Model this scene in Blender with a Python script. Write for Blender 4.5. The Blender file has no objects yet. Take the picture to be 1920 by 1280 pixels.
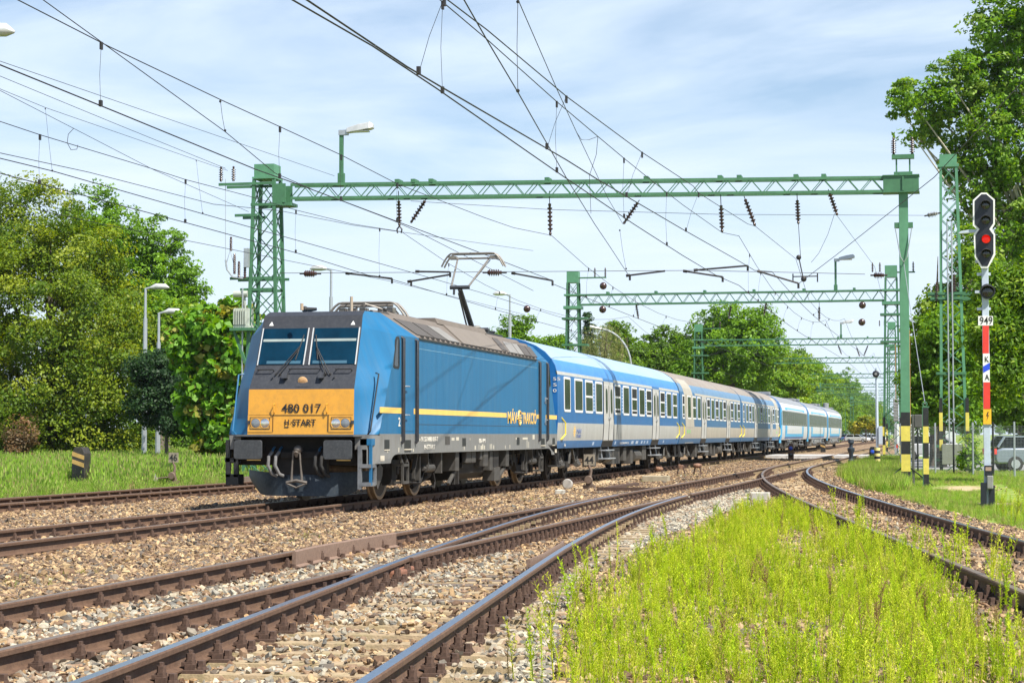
import bpy, math, random
import numpy as np
from mathutils import Vector, Matrix
random.seed(7)
rng = np.random.default_rng(7)
R = math.radians
sc = bpy.context.scene
C = sc.collection
# ------------------------------------------------------------------ camera
# world: X runs along the main line (away), Y to the left of it, Z up, rail heads at z = 0
F_PX, PHI, TH, HC, LC, S0 = 3623.07243, 0.0477914706, 0.219264290, 1.30785122, 11.7963125, 34.1782149
CT, ST, CP, SP = math.cos(TH), math.sin(TH), math.cos(PHI), math.sin(PHI)
RIGHT = Vector((ST, -CT, 0)); FH = Vector((CT, ST, 0))
FWD = FH * CP + Vector((0, 0, SP)); UP = FH * -SP + Vector((0, 0, CP))
CAM = Vector((0, -LC, HC))
cam_d = bpy.data.cameras.new('camera'); cam = bpy.data.objects.new('camera', cam_d); C.objects.link(cam)
cam_d.lens = F_PX / 1920 * 36; cam_d.sensor_width = 36; cam_d.clip_end = 6000; cam_d.clip_start = .5
m = Matrix((RIGHT, UP, -FWD)).transposed().to_4x4(); m.translation = CAM
cam.matrix_world = m
sc.camera = cam
def ray(px, py):
    return RIGHT * ((px - 960) / F_PX) + UP * (-(py - 640) / F_PX) + FWD
def onS(px, py, s): r = ray(px, py); return CAM + r * (s / r.x)          # where a sight line meets a plane across the line
def onD(px, py, d): r = ray(px, py); return CAM + r * ((d + LC) / r.y)   # ... a plane along the line
def onZ(px, py, z): r = ray(px, py); return CAM + r * ((z - HC) / r.z)   # ... a level plane
# ------------------------------------------------------------------ light
SUN = Vector((-.40, -.58, 1.0)).normalized()
sl = bpy.data.lights.new('sun', 'SUN'); so = bpy.data.objects.new('sun', sl); C.objects.link(so)
sl.energy = 5.0; sl.angle = R(.55); sl.color = (1, .94, .85)
so.rotation_euler = SUN.to_track_quat('Z', 'Y').to_euler()
w = bpy.data.worlds.new('World'); sc.world = w; w.use_nodes = True
nt = w.node_tree; N = nt.nodes; LK = nt.links; N.clear()
def nd(t, **k):
    n = N.new(t)
    for a, b in k.items(): setattr(n, a, b)
    return n
out = nd('ShaderNodeOutputWorld'); bg = nd('ShaderNodeBackground')
sky = nd('ShaderNodeTexSky', sky_type='NISHITA', sun_disc=False)
sky.sun_elevation = math.asin(SUN.z); sky.sun_rotation = math.atan2(SUN.x, SUN.y)
sky.air_density = 1.0; sky.dust_density = .6; sky.ozone_density = 2.0
tc = nd('ShaderNodeTexCoord'); sep = nd('ShaderNodeSeparateXYZ'); LK.new(tc.outputs['Generated'], sep.inputs[0])
mx = nd('ShaderNodeMath', operation='MAXIMUM'); LK.new(sep.outputs[2], mx.inputs[0]); mx.inputs[1].default_value = .05
ad = nd('ShaderNodeMath', operation='ADD'); LK.new(mx.outputs[0], ad.inputs[0]); ad.inputs[1].default_value = .22
vd = nd('ShaderNodeVectorMath', operation='DIVIDE'); cmb = nd('ShaderNodeCombineXYZ')
for i in range(3): LK.new(ad.outputs[0], cmb.inputs[i])
LK.new(tc.outputs['Generated'], vd.inputs[0]); LK.new(cmb.outputs[0], vd.inputs[1])
mp = nd('ShaderNodeMapping'); LK.new(vd.outputs[0], mp.inputs[0]); mp.inputs['Scale'].default_value = (2.2, 1.1, .6); mp.inputs['Rotation'].default_value = (0, 0, R(25)); mp.inputs['Location'].default_value = (3.35, .4, 0)
n1 = nd('ShaderNodeTexNoise'); LK.new(mp.outputs[0], n1.inputs['Vector']); n1.inputs['Scale'].default_value = 1.5; n1.inputs['Detail'].default_value = 7; n1.inputs['Roughness'].default_value = .55; n1.inputs['Distortion'].default_value = .5
cr = nd('ShaderNodeMapRange'); LK.new(n1.outputs[0], cr.inputs[0]); cr.inputs[1].default_value = .34; cr.inputs[2].default_value = .66; cr.inputs[3].default_value = -.80; cr.inputs[4].default_value = .22
el = nd('ShaderNodeMapRange', interpolation_type='SMOOTHSTEP'); LK.new(sep.outputs[2], el.inputs[0]); el.inputs[1].default_value = .02; el.inputs[2].default_value = .50; el.inputs[3].default_value = .97; el.inputs[4].default_value = .12
low = nd('ShaderNodeMapRange'); LK.new(sep.outputs[2], low.inputs[0]); low.inputs[1].default_value = .02; low.inputs[2].default_value = .22; low.inputs[3].default_value = .15; low.inputs[4].default_value = 1
cm = nd('ShaderNodeMath', operation='MULTIPLY'); LK.new(cr.outputs[0], cm.inputs[0]); LK.new(low.outputs[0], cm.inputs[1])
mul = nd('ShaderNodeMath', operation='ADD', use_clamp=True); LK.new(cm.outputs[0], mul.inputs[0]); LK.new(el.outputs[0], mul.inputs[1])
mix = nd('ShaderNodeMix', data_type='RGBA'); LK.new(mul.outputs[0], mix.inputs[0]); LK.new(sky.outputs[0], mix.inputs[6]); mix.inputs[7].default_value = (5.6, 6.5, 7.6, 1)
LK.new(mix.outputs[2], bg.inputs[0]); bg.inputs[1].default_value = .082; LK.new(bg.outputs[0], out.inputs[0])
sc.view_settings.view_transform = 'Standard'; sc.view_settings.look = 'None'; sc.view_settings.exposure = .92; sc.view_settings.gamma = 1
sc.cycles.max_bounces = 8; sc.cycles.diffuse_bounces = 3; sc.cycles.transparent_max_bounces = 16
sc.cycles.use_adaptive_sampling = True; sc.cycles.use_denoising = True
# ------------------------------------------------------------------ mesh builder
class MB:
    def __init__(s): s.v = []; s.f = []; s.mi = []; s.cur = 0
    def add(s, vs, fs):
        o = len(s.v); s.v += [tuple(p) for p in vs]; s.f += [tuple(i + o for i in f) for f in fs]; s.mi += [s.cur] * len(fs); return s
    def poly(s, vs): return s.add(vs, [tuple(range(len(vs)))])
    def box(s, x0, x1, y0, y1, z0, z1):
        v = [(x, y, z) for x in (x0, x1) for y in (y0, y1) for z in (z0, z1)]
        return s.add(v, [(0, 1, 3, 2), (4, 6, 7, 5), (0, 4, 5, 1), (2, 3, 7, 6), (0, 2, 6, 4), (1, 5, 7, 3)])
    def bar(s, p, q, w, h=None, up=(0, 0, 1)):                    # rectangular bar from p to q
        h = h or w; p = Vector(p); q = Vector(q); d = (q - p).normalized(); u = Vector(up)
        if abs(d.dot(u)) > .98: u = Vector((1, 0, 0))
        a = d.cross(u).normalized(); b = a.cross(d).normalized()
        v = [e + a * (i * w / 2) + b * (j * h / 2) for e in (p, q) for i in (-1, 1) for j in (-1, 1)]
        return s.add(v, [(0, 1, 3, 2), (4, 6, 7, 5), (0, 4, 5, 1), (2, 3, 7, 6), (0, 2, 6, 4), (1, 5, 7, 3)])
    def tube(s, pts, r, n=8, cap=True):
        pts = [Vector(p) for p in pts]; rs = r if isinstance(r, (list, tuple)) else [r] * len(pts)
        vs = []; fs = []; prev = None
        for i, p in enumerate(pts):
            d = (pts[min(i + 1, len(pts) - 1)] - pts[max(i - 1, 0)]).normalized()
            if prev is None:
                u = Vector((0, 0, 1)) if abs(d.z) < .9 else Vector((1, 0, 0)); a = d.cross(u).normalized()
            else: a = (prev - d * prev.dot(d)).normalized()
            prev = a; b = d.cross(a)
            for k in range(n):
                t = 2 * math.pi * k / n; vs.append(p + a * (rs[i] * math.cos(t)) + b * (rs[i] * math.sin(t)))
        for i in range(len(pts) - 1):
            for k in range(n):
                k2 = (k + 1) % n; fs.append((i * n + k, i * n + k2, (i + 1) * n + k2, (i + 1) * n + k))
        if cap: fs.append(tuple(range(n - 1, -1, -1))); fs.append(tuple(range((len(pts) - 1) * n, len(pts) * n)))
        return s.add(vs, fs)
    def prism(s, prof, axis, a, b):                               # closed 2-D outline pushed along an axis ('x','y','z')
        def P(u, v, t): return {'x': (t, u, v), 'y': (u, t, v), 'z': (u, v, t)}[axis]
        n = len(prof); vs = [P(u, v, a) for u, v in prof] + [P(u, v, b) for u, v in prof]
        fs = [(i, (i + 1) % n, n + (i + 1) % n, n + i) for i in range(n)] + [tuple(range(n - 1, -1, -1)), tuple(range(n, 2 * n))]
        return s.add(vs, fs)
    def lathe(s, prof, c, axis=(0, 0, 1), n=16):                  # prof: (radius, height) pairs along axis from c
        ax = Vector(axis).normalized(); u = Vector((0, 0, 1)) if abs(ax.z) < .9 else Vector((1, 0, 0)); a = ax.cross(u).normalized(); b = ax.cross(a); c = Vector(c)
        vs = [c + ax * h + a * (r * math.cos(2 * math.pi * k / n)) + b * (r * math.sin(2 * math.pi * k / n)) for r, h in prof for k in range(n)]
        fs = [(i * n + k, i * n + (k + 1) % n, (i + 1) * n + (k + 1) % n, (i + 1) * n + k) for i in range(len(prof) - 1) for k in range(n)]
        fs += [tuple(range(n - 1, -1, -1)), tuple(range((len(prof) - 1) * n, len(prof) * n))]
        return s.add(vs, fs)
    def sphere(s, c, r, n=12, k=8, sq=(1, 1, 1)):
        prof = [(max(r * math.sin(math.pi * i / k), 1e-4), -r * math.cos(math.pi * i / k)) for i in range(k + 1)]
        o = len(s.v); s.lathe(prof, (0, 0, 0), (0, 0, 1), n)
        for i in range(o, len(s.v)): p = s.v[i]; s.v[i] = (c[0] + p[0] * sq[0], c[1] + p[1] * sq[1], c[2] + p[2] * sq[2])
        return s
    def build(s, name, mats, parent=None, smooth=False, bev=0, loc=None, uvless=True):
        me = bpy.data.meshes.new(name); me.from_pydata(s.v, [], s.f)
        me.polygons.foreach_set('material_index', s.mi)
        ms = mats if isinstance(mats, (list, tuple)) else [mats]
        for q in ms: me.materials.append(q)
        o = bpy.data.objects.new(name, me); C.objects.link(o)
        fixn(me, smooth)
        if smooth:
            me.polygons.foreach_set('use_smooth', [True] * len(me.polygons)); me.set_sharp_from_angle(angle=R(40))
        if bev:
            b = o.modifiers.new('bevel', 'BEVEL'); b.width = bev; b.segments = 2; b.limit_method = 'ANGLE'; b.angle_limit = R(40)
        if parent: o.parent = parent
        if loc: o.location = loc
        return o
    def split(s, name, mats, parent=None, **k):                       # each connected piece becomes a part of its own
        up = list(range(len(s.v)))
        def fd(i):
            while up[i] != i: up[i] = up[up[i]]; i = up[i]
            return i
        for f in s.f:
            a = fd(f[0])
            for i in f[1:]: up[fd(i)] = a
        gr = {}
        for f, mi in zip(s.f, s.mi): gr.setdefault(fd(f[0]), []).append((f, mi))
        for fs in gr.values():
            b = MB(); mp = {}
            for f, mi in fs:
                for i in f:
                    if i not in mp: mp[i] = len(b.v); b.v.append(s.v[i])
                b.f.append(tuple(mp[i] for i in f)); b.mi.append(mi)
            o = b.build(name, mats, parent, **k)
        return o
import bmesh
def fixn(me, weld=False):
    bm = bmesh.new(); bm.from_mesh(me)
    if weld: bmesh.ops.remove_doubles(bm, verts=bm.verts[:], dist=2e-5)
    bmesh.ops.recalc_face_normals(bm, faces=bm.faces[:]); bm.to_mesh(me); bm.free()
def thing(name, label, cat, loc=(0, 0, 0), rotz=0, group=None):
    o = bpy.data.objects.new(name, None); C.objects.link(o); o.location = loc; o.rotation_euler = (0, 0, rotz)
    o.empty_display_size = .2; o['label'] = label; o['category'] = cat
    if group: o['group'] = group
    return o
def tag(o, label, cat=None, group=None, kind=None):
    o['label'] = label
    if cat: o['category'] = cat
    if group: o['group'] = group
    if kind: o['kind'] = kind
    return o
def dup(o, parent=None, loc=None, rotz=None, label=None):
    r = o.copy(); C.objects.link(r); r.parent = parent
    if loc is not None: r.location = loc
    if rotz is not None: r.rotation_euler = (0, 0, rotz)
    if label: r['label'] = label
    for ch in list(o.children): dup(ch, r)
    return r
FONT_CACHE = {}
def text(name, s, mat, parent, loc, rot, size, width=None, align='LEFT', bold=0.0, extrude=.0015, label=None):
    cu = bpy.data.curves.new(name, 'FONT'); cu.body = s; cu.size = size; cu.extrude = extrude; cu.align_x = align; cu.offset = bold; cu.resolution_u = 3
    t = bpy.data.objects.new('tmp', cu); C.objects.link(t)
    bpy.context.view_layer.update()
    me = bpy.data.meshes.new_from_object(t.evaluated_get(bpy.context.evaluated_depsgraph_get()))
    bpy.data.objects.remove(t); me.name = name
    me.materials.clear(); me.materials.append(mat)
    if width:
        xs = [v.co.x for v in me.vertices]; k = width / (max(xs) - min(xs))
        for v in me.vertices: v.co.x *= k
    o = bpy.data.objects.new(name, me); C.objects.link(o)
    if parent: o.parent = parent
    o.location = loc; o.rotation_euler = rot
    if label: o['label'] = label
    return o
# ------------------------------------------------------------------ materials
MATS = {}
def mat(name, col, rough=.6, metal=0.0, var=.12, vscale=3.0, dirt=None, dscale=6.0, damt=.35, bump=0.0, bscale=40.0, spec=.5, stretch=None, coat=0.0):
    """principled surface with two noise layers: tone variation and dirt of another colour"""
    if name in MATS: return MATS[name]
    q = bpy.data.materials.new(name); q.use_nodes = True; t = q.node_tree; n = t.nodes; p = n['Principled BSDF']
    p.inputs['Roughness'].default_value = rough; p.inputs['Metallic'].default_value = metal; p.inputs['Specular IOR Level'].default_value = spec
    if coat: p.inputs['Coat Weight'].default_value = coat; p.inputs['Coat Roughness'].default_value = .15
    co = n.new('ShaderNodeTexCoord'); src = co.outputs['Object']
    if stretch:
        mpn = n.new('ShaderNodeMapping'); mpn.inputs['Scale'].default_value = stretch; t.links.new(src, mpn.inputs[0]); src = mpn.outputs[0]
    a = n.new('ShaderNodeTexNoise'); a.inputs['Scale'].default_value = vscale; a.inputs['Detail'].default_value = 6; a.inputs['Roughness'].default_value = .65; t.links.new(src, a.inputs['Vector'])
    mr = n.new('ShaderNodeMapRange'); mr.inputs[1].default_value = .3; mr.inputs[2].default_value = .7; mr.inputs[3].default_value = 1 - var; mr.inputs[4].default_value = 1 + var; t.links.new(a.outputs[0], mr.inputs[0])
    mu = n.new('ShaderNodeMix'); mu.data_type = 'RGBA'; mu.blend_type = 'MULTIPLY'; mu.inputs[0].default_value = 1; mu.inputs[6].default_value = (*col, 1); t.links.new(mr.outputs[0], mu.inputs[7])
    last = mu.outputs[2]
    if dirt:
        d = n.new('ShaderNodeTexNoise'); d.inputs['Scale'].default_value = dscale; d.inputs['Detail'].default_value = 8; d.inputs['Roughness'].default_value = .7; t.links.new(src, d.inputs['Vector'])
        dr = n.new('ShaderNodeMapRange'); dr.inputs[1].default_value = .45; dr.inputs[2].default_value = .75; dr.inputs[3].default_value = 0; dr.inputs[4].default_value = damt; t.links.new(d.outputs[0], dr.inputs[0])
        mm = n.new('ShaderNodeMix'); mm.data_type = 'RGBA'; t.links.new(dr.outputs[0], mm.inputs[0]); t.links.new(last, mm.inputs[6]); mm.inputs[7].default_value = (*dirt, 1); last = mm.outputs[2]
    t.links.new(last, p.inputs['Base Color'])
    if bump:
        b = n.new('ShaderNodeTexNoise'); b.inputs['Scale'].default_value = bscale; b.inputs['Detail'].default_value = 4; t.links.new(src, b.inputs['Vector'])
        bu = n.new('ShaderNodeBump'); bu.inputs['Strength'].default_value = bump; bu.inputs['Distance'].default_value = .02; t.links.new(b.outputs[0], bu.inputs['Height']); t.links.new(bu.outputs[0], p.inputs['Normal'])
    MATS[name] = q
    return q
def S(r, g, b):  # sRGB 0-255 to linear
    return tuple(((c / 255) / 12.92 if c / 255 < .04045 else ((c / 255 + .055) / 1.055) ** 2.4) for c in (r, g, b))
def glass(name, col=(.02, .03, .03), rough=.04):
    q = mat(name, col, rough, 0, .2, 2.0, spec=.9); return q
M_rust = mat('rail_rust', (.100, .056, .034), .75, .1, .25, 30, (.19, .115, .068), 12, .5, .2, 80)
M_railtop = mat('rail_head_polished', (.55, .57, .62), .28, 1.0, .1, 20)
M_raildull = mat('rail_head_worn', (.30, .23, .17), .45, .7, .15, 20)
M_clip = mat('fastening_rust', (.068, .040, .028), .8, .1, .3, 40, (.22, .13, .09), 30, .4)
M_conc = mat('sleeper_concrete', (.32, .24, .145), .9, 0, .3, 8, (.13, .125, .04), 5, .65, .3, 60)
M_wood = mat('sleeper_timber', (.15, .115, .09), .9, 0, .3, 20, (.07, .05, .04), 9, .6, .4, 60, stretch=(6, 1, 6))
M_green = mat('mast_green', (.052, .155, .075), .5, 0, .18, 2.5, (.03, .08, .05), 8, .35)
M_greenlt = mat('mast_green_pale', (.085, .235, .13), .5, 0, .15, 2.5, (.05, .13, .08), 6, .3)
M_black = mat('black_paint', (.014, .015, .016), .5, 0, .3, 8, (.05, .05, .04), 10, .3)
M_bandy = mat('yellow_band_paint', (.62, .52, .09), .55, 0, .12, 6, (.3, .26, .1), 8, .3)
M_wire = mat('wire_dark', (.035, .033, .033), .55, .4, .1, 3)
M_insul = mat('insulator_brown', (.045, .02, .016), .22, 0, .3, 8, spec=.7)
M_insulg = mat('insulator_grey', (.20, .20, .18), .35, 0, .2, 8)
M_galv = mat('galvanised_steel', (.42, .45, .48), .45, .55, .15, 10, (.25, .24, .22), 5, .3)
M_grey = mat('grey_paint', (.22, .22, .21), .55, 0, .15, 5, (.12, .11, .1), 7, .35)
M_white = mat('white_paint', (.78, .78, .75), .5, 0, .08, 6, (.4, .38, .33), 10, .2)
M_red = mat('red_paint', (.66, .045, .03), .45, 0, .1, 5)
M_ink = mat('black_lettering', (.02, .02, .02), .5, 0, .1, 20)
# ------------------------------------------------------------------ tracks
G2 = .7525                                                          # half of the rail-head spacing
def c_main(s): return np.zeros_like(np.asarray(s, float))
def c_far(s): return np.zeros_like(np.asarray(s, float)) + 6.25
def c_mid(s): return np.interp(s, [-40, 22, 30, 42, 52, 70, 500], [-5.42, -5.43, -5.50, -5.63, -5.74, -5.80, -5.80])
_cs = np.array([5, 9.7, 16.2, 21.8, 28, 35, 42]); _cd = np.array([-3.05, -2.63, -1.92, -1.33, -.77, -.27, -.04])
_cp = np.polyfit(_cs, _cd, 3)
def c_branch(s): return c_mid(s) + np.minimum(np.polyval(_cp, s), 0)
_es = np.array([84, 76, 68, 59, 51, 45, 39, 33, 27, 23.5, 17.4, 8]); _ed = np.array([-5.80, -6.0, -6.38, -7.2, -8.15, -8.93, -9.76, -10.72, -11.62, -12.13, -13.1, -14.5])
_ep = np.polyfit(_es, _ed, 4)
def c_side(s): return np.polyval(_ep, s)
def frame(cf, s, off):
    a = np.asarray(s, float); y = cf(a); sl_ = (cf(a + .2) - cf(a - .2)) / .4; k = np.sqrt(1 + sl_ * sl_)
    return np.stack([a - sl_ / k * off, y + off / k], 1), np.arctan(sl_)
RAILP = [(-.0625, -.159), (.0625, -.159), (.0625, -.149), (.014, -.134), (.007, -.122), (.007, -.046), (.042, -.038), (.042, -.010), (.033, 0), (-.033, 0), (-.042, -.010), (-.042, -.038), (-.007, -.046), (-.007, -.122), (-.014, -.134), (-.0625, -.149)]
def sweep(pts, prof=RAILP, dz=0, top=8):
    """rail profile pushed along a ground path; the running face gets the second material"""
    b = MB(); n = len(prof); P = np.asarray(pts); T = np.gradient(P, axis=0); T /= np.linalg.norm(T, axis=1)[:, None]; Nn = np.stack([-T[:, 1], T[:, 0]], 1)
    b.v = [(p[0] + q[0] * u, p[1] + q[1] * u, v + dz) for p, q in zip(P, Nn) for u, v in prof]
    for i in range(len(P) - 1):
        for k in range(n):
            b.f.append((i * n + k, i * n + (k + 1) % n, (i + 1) * n + (k + 1) % n, (i + 1) * n + k)); b.mi.append(1 if k == top else 0)
    b.f += [tuple(range(n)), tuple(range((len(P) - 1) * n, len(P) * n))]; b.mi += [0, 0]
    return b
def fasten_mesh():
    b = MB(); b.box(-.08, .08, -.19, .19, -.183, -.160)
    for y in (-1, 1):
        b.box(-.05, .05, *sorted((y * .070, y * .135)), -.16, -.125); b.box(-.04, .04, *sorted((y * .045, y * .115)), -.138, -.112)
        b.lathe([(.036, 0), (.036, .024), (.029, .024), (.029, .064), (.017, .064), (.017, .085)], (0, y * .095, -.125), n=6)
        b.lathe([(.038, 0), (.034, .02), (.028, .02), (.028, .056)], (0, y * .165, -.162), n=6)
    o = b.build('fastening', M_clip); me = o.data; bpy.data.objects.remove(o); return me
FASTEN = fasten_mesh()
def sleeper_mesh(half, m, wd=.13):
    b = MB(); b.prism([(-wd, -.36), (wd, -.36), (wd - .03, -.180), (-wd + .03, -.180)], 'y', -half, half)
    o = b.build('sleeper', m, bev=0); me = o.data; bpy.data.objects.remove(o); return me
def track(label, cf, s0, s1, group=None, step=2.0, shiny=(0, 0), seen=(0, 0), half=1.25, ms=None, dz=0, gap=.6, rails=True, cut=None, tw=0):
    root = thing('railway_track', label, 'railway track', group='railway tracks')
    mid = ms or M_conc
    for side, sh in ((1, shiny[0]), (-1, shiny[1])):
        runs = [(s0, s1)]
        if cut and cut[0] == side: runs = cut[1]
        for a, bb in runs:
            pts, _ = frame(cf, np.arange(a, bb + .01, step), side * G2)
            sweep(pts, dz=dz).build('rail', [M_rust, M_railtop if sh else M_raildull], root, smooth=True)
    me = sleeper_mesh(half, mid)
    ss = np.arange(max(s0, seen[0]), min(s1, seen[1]), gap)[:100]
    for s in ss:
        a = cf(np.array([s])); ang = math.atan(float((cf(np.array([s + .3])) - cf(np.array([s - .3])))[0]) / .6)
        o = bpy.data.objects.new('sleeper', me); C.objects.link(o); o.parent = root; o.location = (s, float(a[0]) + tw, random.uniform(-.006, .006)); o.rotation_euler = (0, 0, ang + random.uniform(-.01, .01))
        for k in (1, -1):
            q = bpy.data.objects.new('fastening', FASTEN); C.objects.link(q); q.parent = o; q.location = (0, k * G2 - tw, 0)
    last = ss[-1] + gap if len(ss) else s0
    if s1 - last > 3:
        b = MB()
        for s in np.arange(last, min(s1, 190), gap):
            y = float(cf(np.array([s]))[0]); b.box(s - .13, s + .13, y - half, y + half, -.36, -.180)
            for k in (1, -1): b.box(s - .07, s + .07, y + k * G2 - .17, y + k * G2 + .17, -.1795, -.155)
            for k in (1, -1):
                for e in (-.1, .1): b.box(s - .03, s + .03, y + k * G2 + e - .03, y + k * G2 + e + .03, -.155, -.07)
        tag(b.build('sleeper', [mid], root), 'more distant sleepers of the track', kind='stuff')
    return root
t_main = track('straight main line track under the blue train', c_main, 8, 420, step=6, seen=(24.5, 84), tw=0)
t_far = track('farthest track, running beside the long grass with yellow joints', c_far, 15, 420, step=6, seen=(33, 92))
# yellow insulated joints on the far track
for s, side in ((57.3, 1), (47.6, -1), (48.0, -1)):
    b = MB()
    for e in (-1, 1): b.box(s - .42, s + .42, 6.25 + side * G2 + (.012 if e > 0 else -.05), 6.25 + side * G2 + (.05 if e > 0 else -.012), -.14, -.030)
    if s != 48.0: tag(b.build('rail_joint', mat('joint_paint', (.62, .45, .20), .7, 0, .2, 20, (.2, .15, .1), 20, .5), t_far), 'tan painted insulated rail joint')
t_mid = track('middle track with the wide timber and concrete bearers of the turnout', c_mid, 6, 420, step=1.5, seen=(10, 69.5), cut=(-1, [(6, 18.9), (21.2, 41.5), (42.2, 420)]), half=1.45, tw=-.1)
t_br = track('diverging turnout track with polished rails curving to the bottom edge', c_branch, 7, 41.4, step=.7, shiny=(1, 1), seen=(9, 24.5), dz=-.003, half=1.3, gap=.62)
t_side = track('curved siding track beside the weed patch on the right', c_side, 10, 83, step=.8, shiny=(0, 1), seen=(15, 75), dz=-.003)
# turnout pieces: check rails, wing rails, long timbers
sw = thing('rail_turnout', 'turnout frog with raised check rails and timber bearers', 'turnout')
CHECK = [(-.03, -.159), (.06, -.159), (.06, -.149), (.016, -.13), (.016, .015), (.0, .028), (-.024, .028), (-.03, -.14)]
def checkrail(cf, a, b_, off, flip=1, flare=.06):
    s = np.arange(a, b_ + .01, .5); pts, _ = frame(cf, s, off); t = (s - a) / (b_ - a); e = np.maximum(np.maximum(0, .2 - t), np.maximum(0, t - .8)) / .2
    pts[:, 1] += np.sign(off) * -flare * e
    pr = [(flip * u, v) for u, v in CHECK]
    sweep(pts, pr[::flip], top=99).build('check_rail', [mat('check_rail_rust', (.19, .125, .09), .7, .1, .25, 30, (.28, .2, .15), 14, .4, .15, 80), M_raildull], sw, smooth=True)
checkrail(c_mid, 20.3, 24.6, G2 - .085, flip=-1)
checkrail(c_branch, 19.4, 23.2, -G2 + .085, flip=1)
for (a, b_, cf, o0, fl) in ((19.9, 21.4, c_mid, -G2 - .02, -.10), (17.4, 19.0, c_branch, G2 + .055, .06)):      # wing rails
    s = np.arange(a, b_ + .01, .25); pts, _ = frame(cf, s, o0); t = (s - a) / (b_ - a); pts[:, 1] += fl * (np.maximum(0, .45 - t) if fl < 0 else np.maximum(0, t - .4))
    sweep(pts, dz=-.002).build('wing_rail', [M_rust, M_raildull], sw, smooth=True)
b = MB()
for i, s in enumerate(np.arange(16.9, 41, .6)):
    y0, y1 = (float(c_branch(np.array([s]))[0]) - 1.25, -4.1)
    b.cur = 0
    b.prism([(s - .12, -.36), (s + .12, -.36), (s + .12, -.184), (s - .12, -.184)], 'y', y0, y1)
tag(b.build('bearer', M_wood, sw), 'weathered timber bearers partly buried in the ballast')
b = MB()
for i, s in enumerate(np.arange(16.9, 41, .6)):
    for cf, off in ((c_branch, G2), (c_branch, -G2), (c_mid, -G2)):
        y = float(cf(np.array([s]))[0]) + off
        for k in (-1, 1):
            b.box(s - .05, s + .05, y + k * .10 - .035, y + k * .10 + .035, -.16, -.115); b.lathe([(.03, 0), (.03, .02), (.02, .02), (.02, .075)], (s, y + k * .10, -.115), n=6)
            b.lathe([(.03, 0), (.026, .018), (.02, .018), (.02, .05)], (s, y + k * .17, -.162), n=6)
        b.box(s - .08, s + .08, y - .19, y + .19, -.1835, -.161)
tag(b.build('fastening', M_clip, sw), 'rusty rail fastenings of the turnout', kind='stuff')
b = MB(); b.cur = 0
for s, y in ((19.05, -6.25), (19.5, -6.2)): b.box(s - .2, s + .2, y - .16, y + .16, -.18, -.075)
b.build('frog_block', mat('frog_rust', (.22, .10, .06), .8, .1, .3, 30, (.12, .07, .05), 20, .5), sw, bev=.02)
# ------------------------------------------------------------------ ground
def pip(x, y, poly):                                                # points inside a ground outline
    x = np.asarray(x); y = np.asarray(y); r = np.zeros(x.shape, bool); n = len(poly)
    for i in range(n):
        x0, y0 = poly[i][:2]; x1, y1 = poly[(i + 1) % n][:2]
        c = ((y0 > y) != (y1 > y)) & (x < (x1 - x0) * (y - y0) / (y1 - y0 + 1e-12) + x0); r ^= c
    return r
def gp(*pts): return [tuple(onZ(px, py, -.25))[:2] for px, py in pts]
WEEDS = gp((1062, 1340), (1080, 1210), (1115, 1140), (1185, 1090), (1265, 1044), (1335, 1004), (1385, 970), (1450, 958), (1500, 976), (1580, 1010), (1640, 1048), (1735, 1098), (1785, 1145), (1840, 1225), (1920, 1260), (1960, 1340))
SANDW = gp((1480, 1000), (1560, 1030), (1500, 1060), (1440, 1040))
GREY = gp((760, 1330), (930, 1150), (1045, 1060), (1200, 965), (1300, 932), (1400, 908), (1440, 905), (1440, 945), (1340, 970), (1180, 1045), (1090, 1090), (1050, 1180), (1030, 1330))
def zones(x, y):
    """grass, grey ballast, sand and paving weights of the ground"""
    x = np.asarray(x, float); y = np.asarray(y, float)
    cs = np.where(x < 86, c_side(np.clip(x, 5, 86)), -5.8)
    gr = np.zeros_like(x); gy = np.zeros_like(x); sd = np.zeros_like(x)
    gr = np.where(y > 8.45, np.clip((y - 8.45) / .5, 0, 1), gr)
    gr = np.where((y < cs - 1.9) & (x < 118), np.clip((cs - 1.9 - y) / .4, 0, 1), gr)
    gr = np.where((x > 118) & (y < -8.6), np.clip((-8.6 - y) / .5, 0, 1), gr)
    wd = pip(x, y, WEEDS); gr = np.where(wd, .35, gr); sd = np.where(wd, .75, sd)
    sd = np.maximum(sd, .95 * np.exp(-((y + 2.55 - .024 * np.clip(x - 18, 0, 45)) / .42) ** 2) * (x < 75))
    path = np.exp(-(((x - 57.5) / 3.6) ** 2 + ((y + 12.3) / .9) ** 2)); gr = gr * (1 - .95 * path)
    sd = np.maximum(sd, .7 * np.exp(-((y - 3.1) / .5) ** 2))
    sd = np.maximum(sd, .95 * (np.exp(-(((x - 57.5) / 3.6) ** 2 + ((y + 12.3) / .9) ** 2))))
    sd = np.maximum(sd, np.where((x > 30) & (x < 118) & (np.abs(y - cs) < 1.3), .55, 0))
    gy = np.where(pip(x, y, GREY), 1, gy)
    gy = np.maximum(gy, ((x < 24) & (y < -4.8) & (y > c_branch(np.clip(x, 5, 42)) + (.8 if False else -.2))) * .55)
    return np.clip(gr, 0, 1), gy, np.clip(sd, 0, 1)
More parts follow.
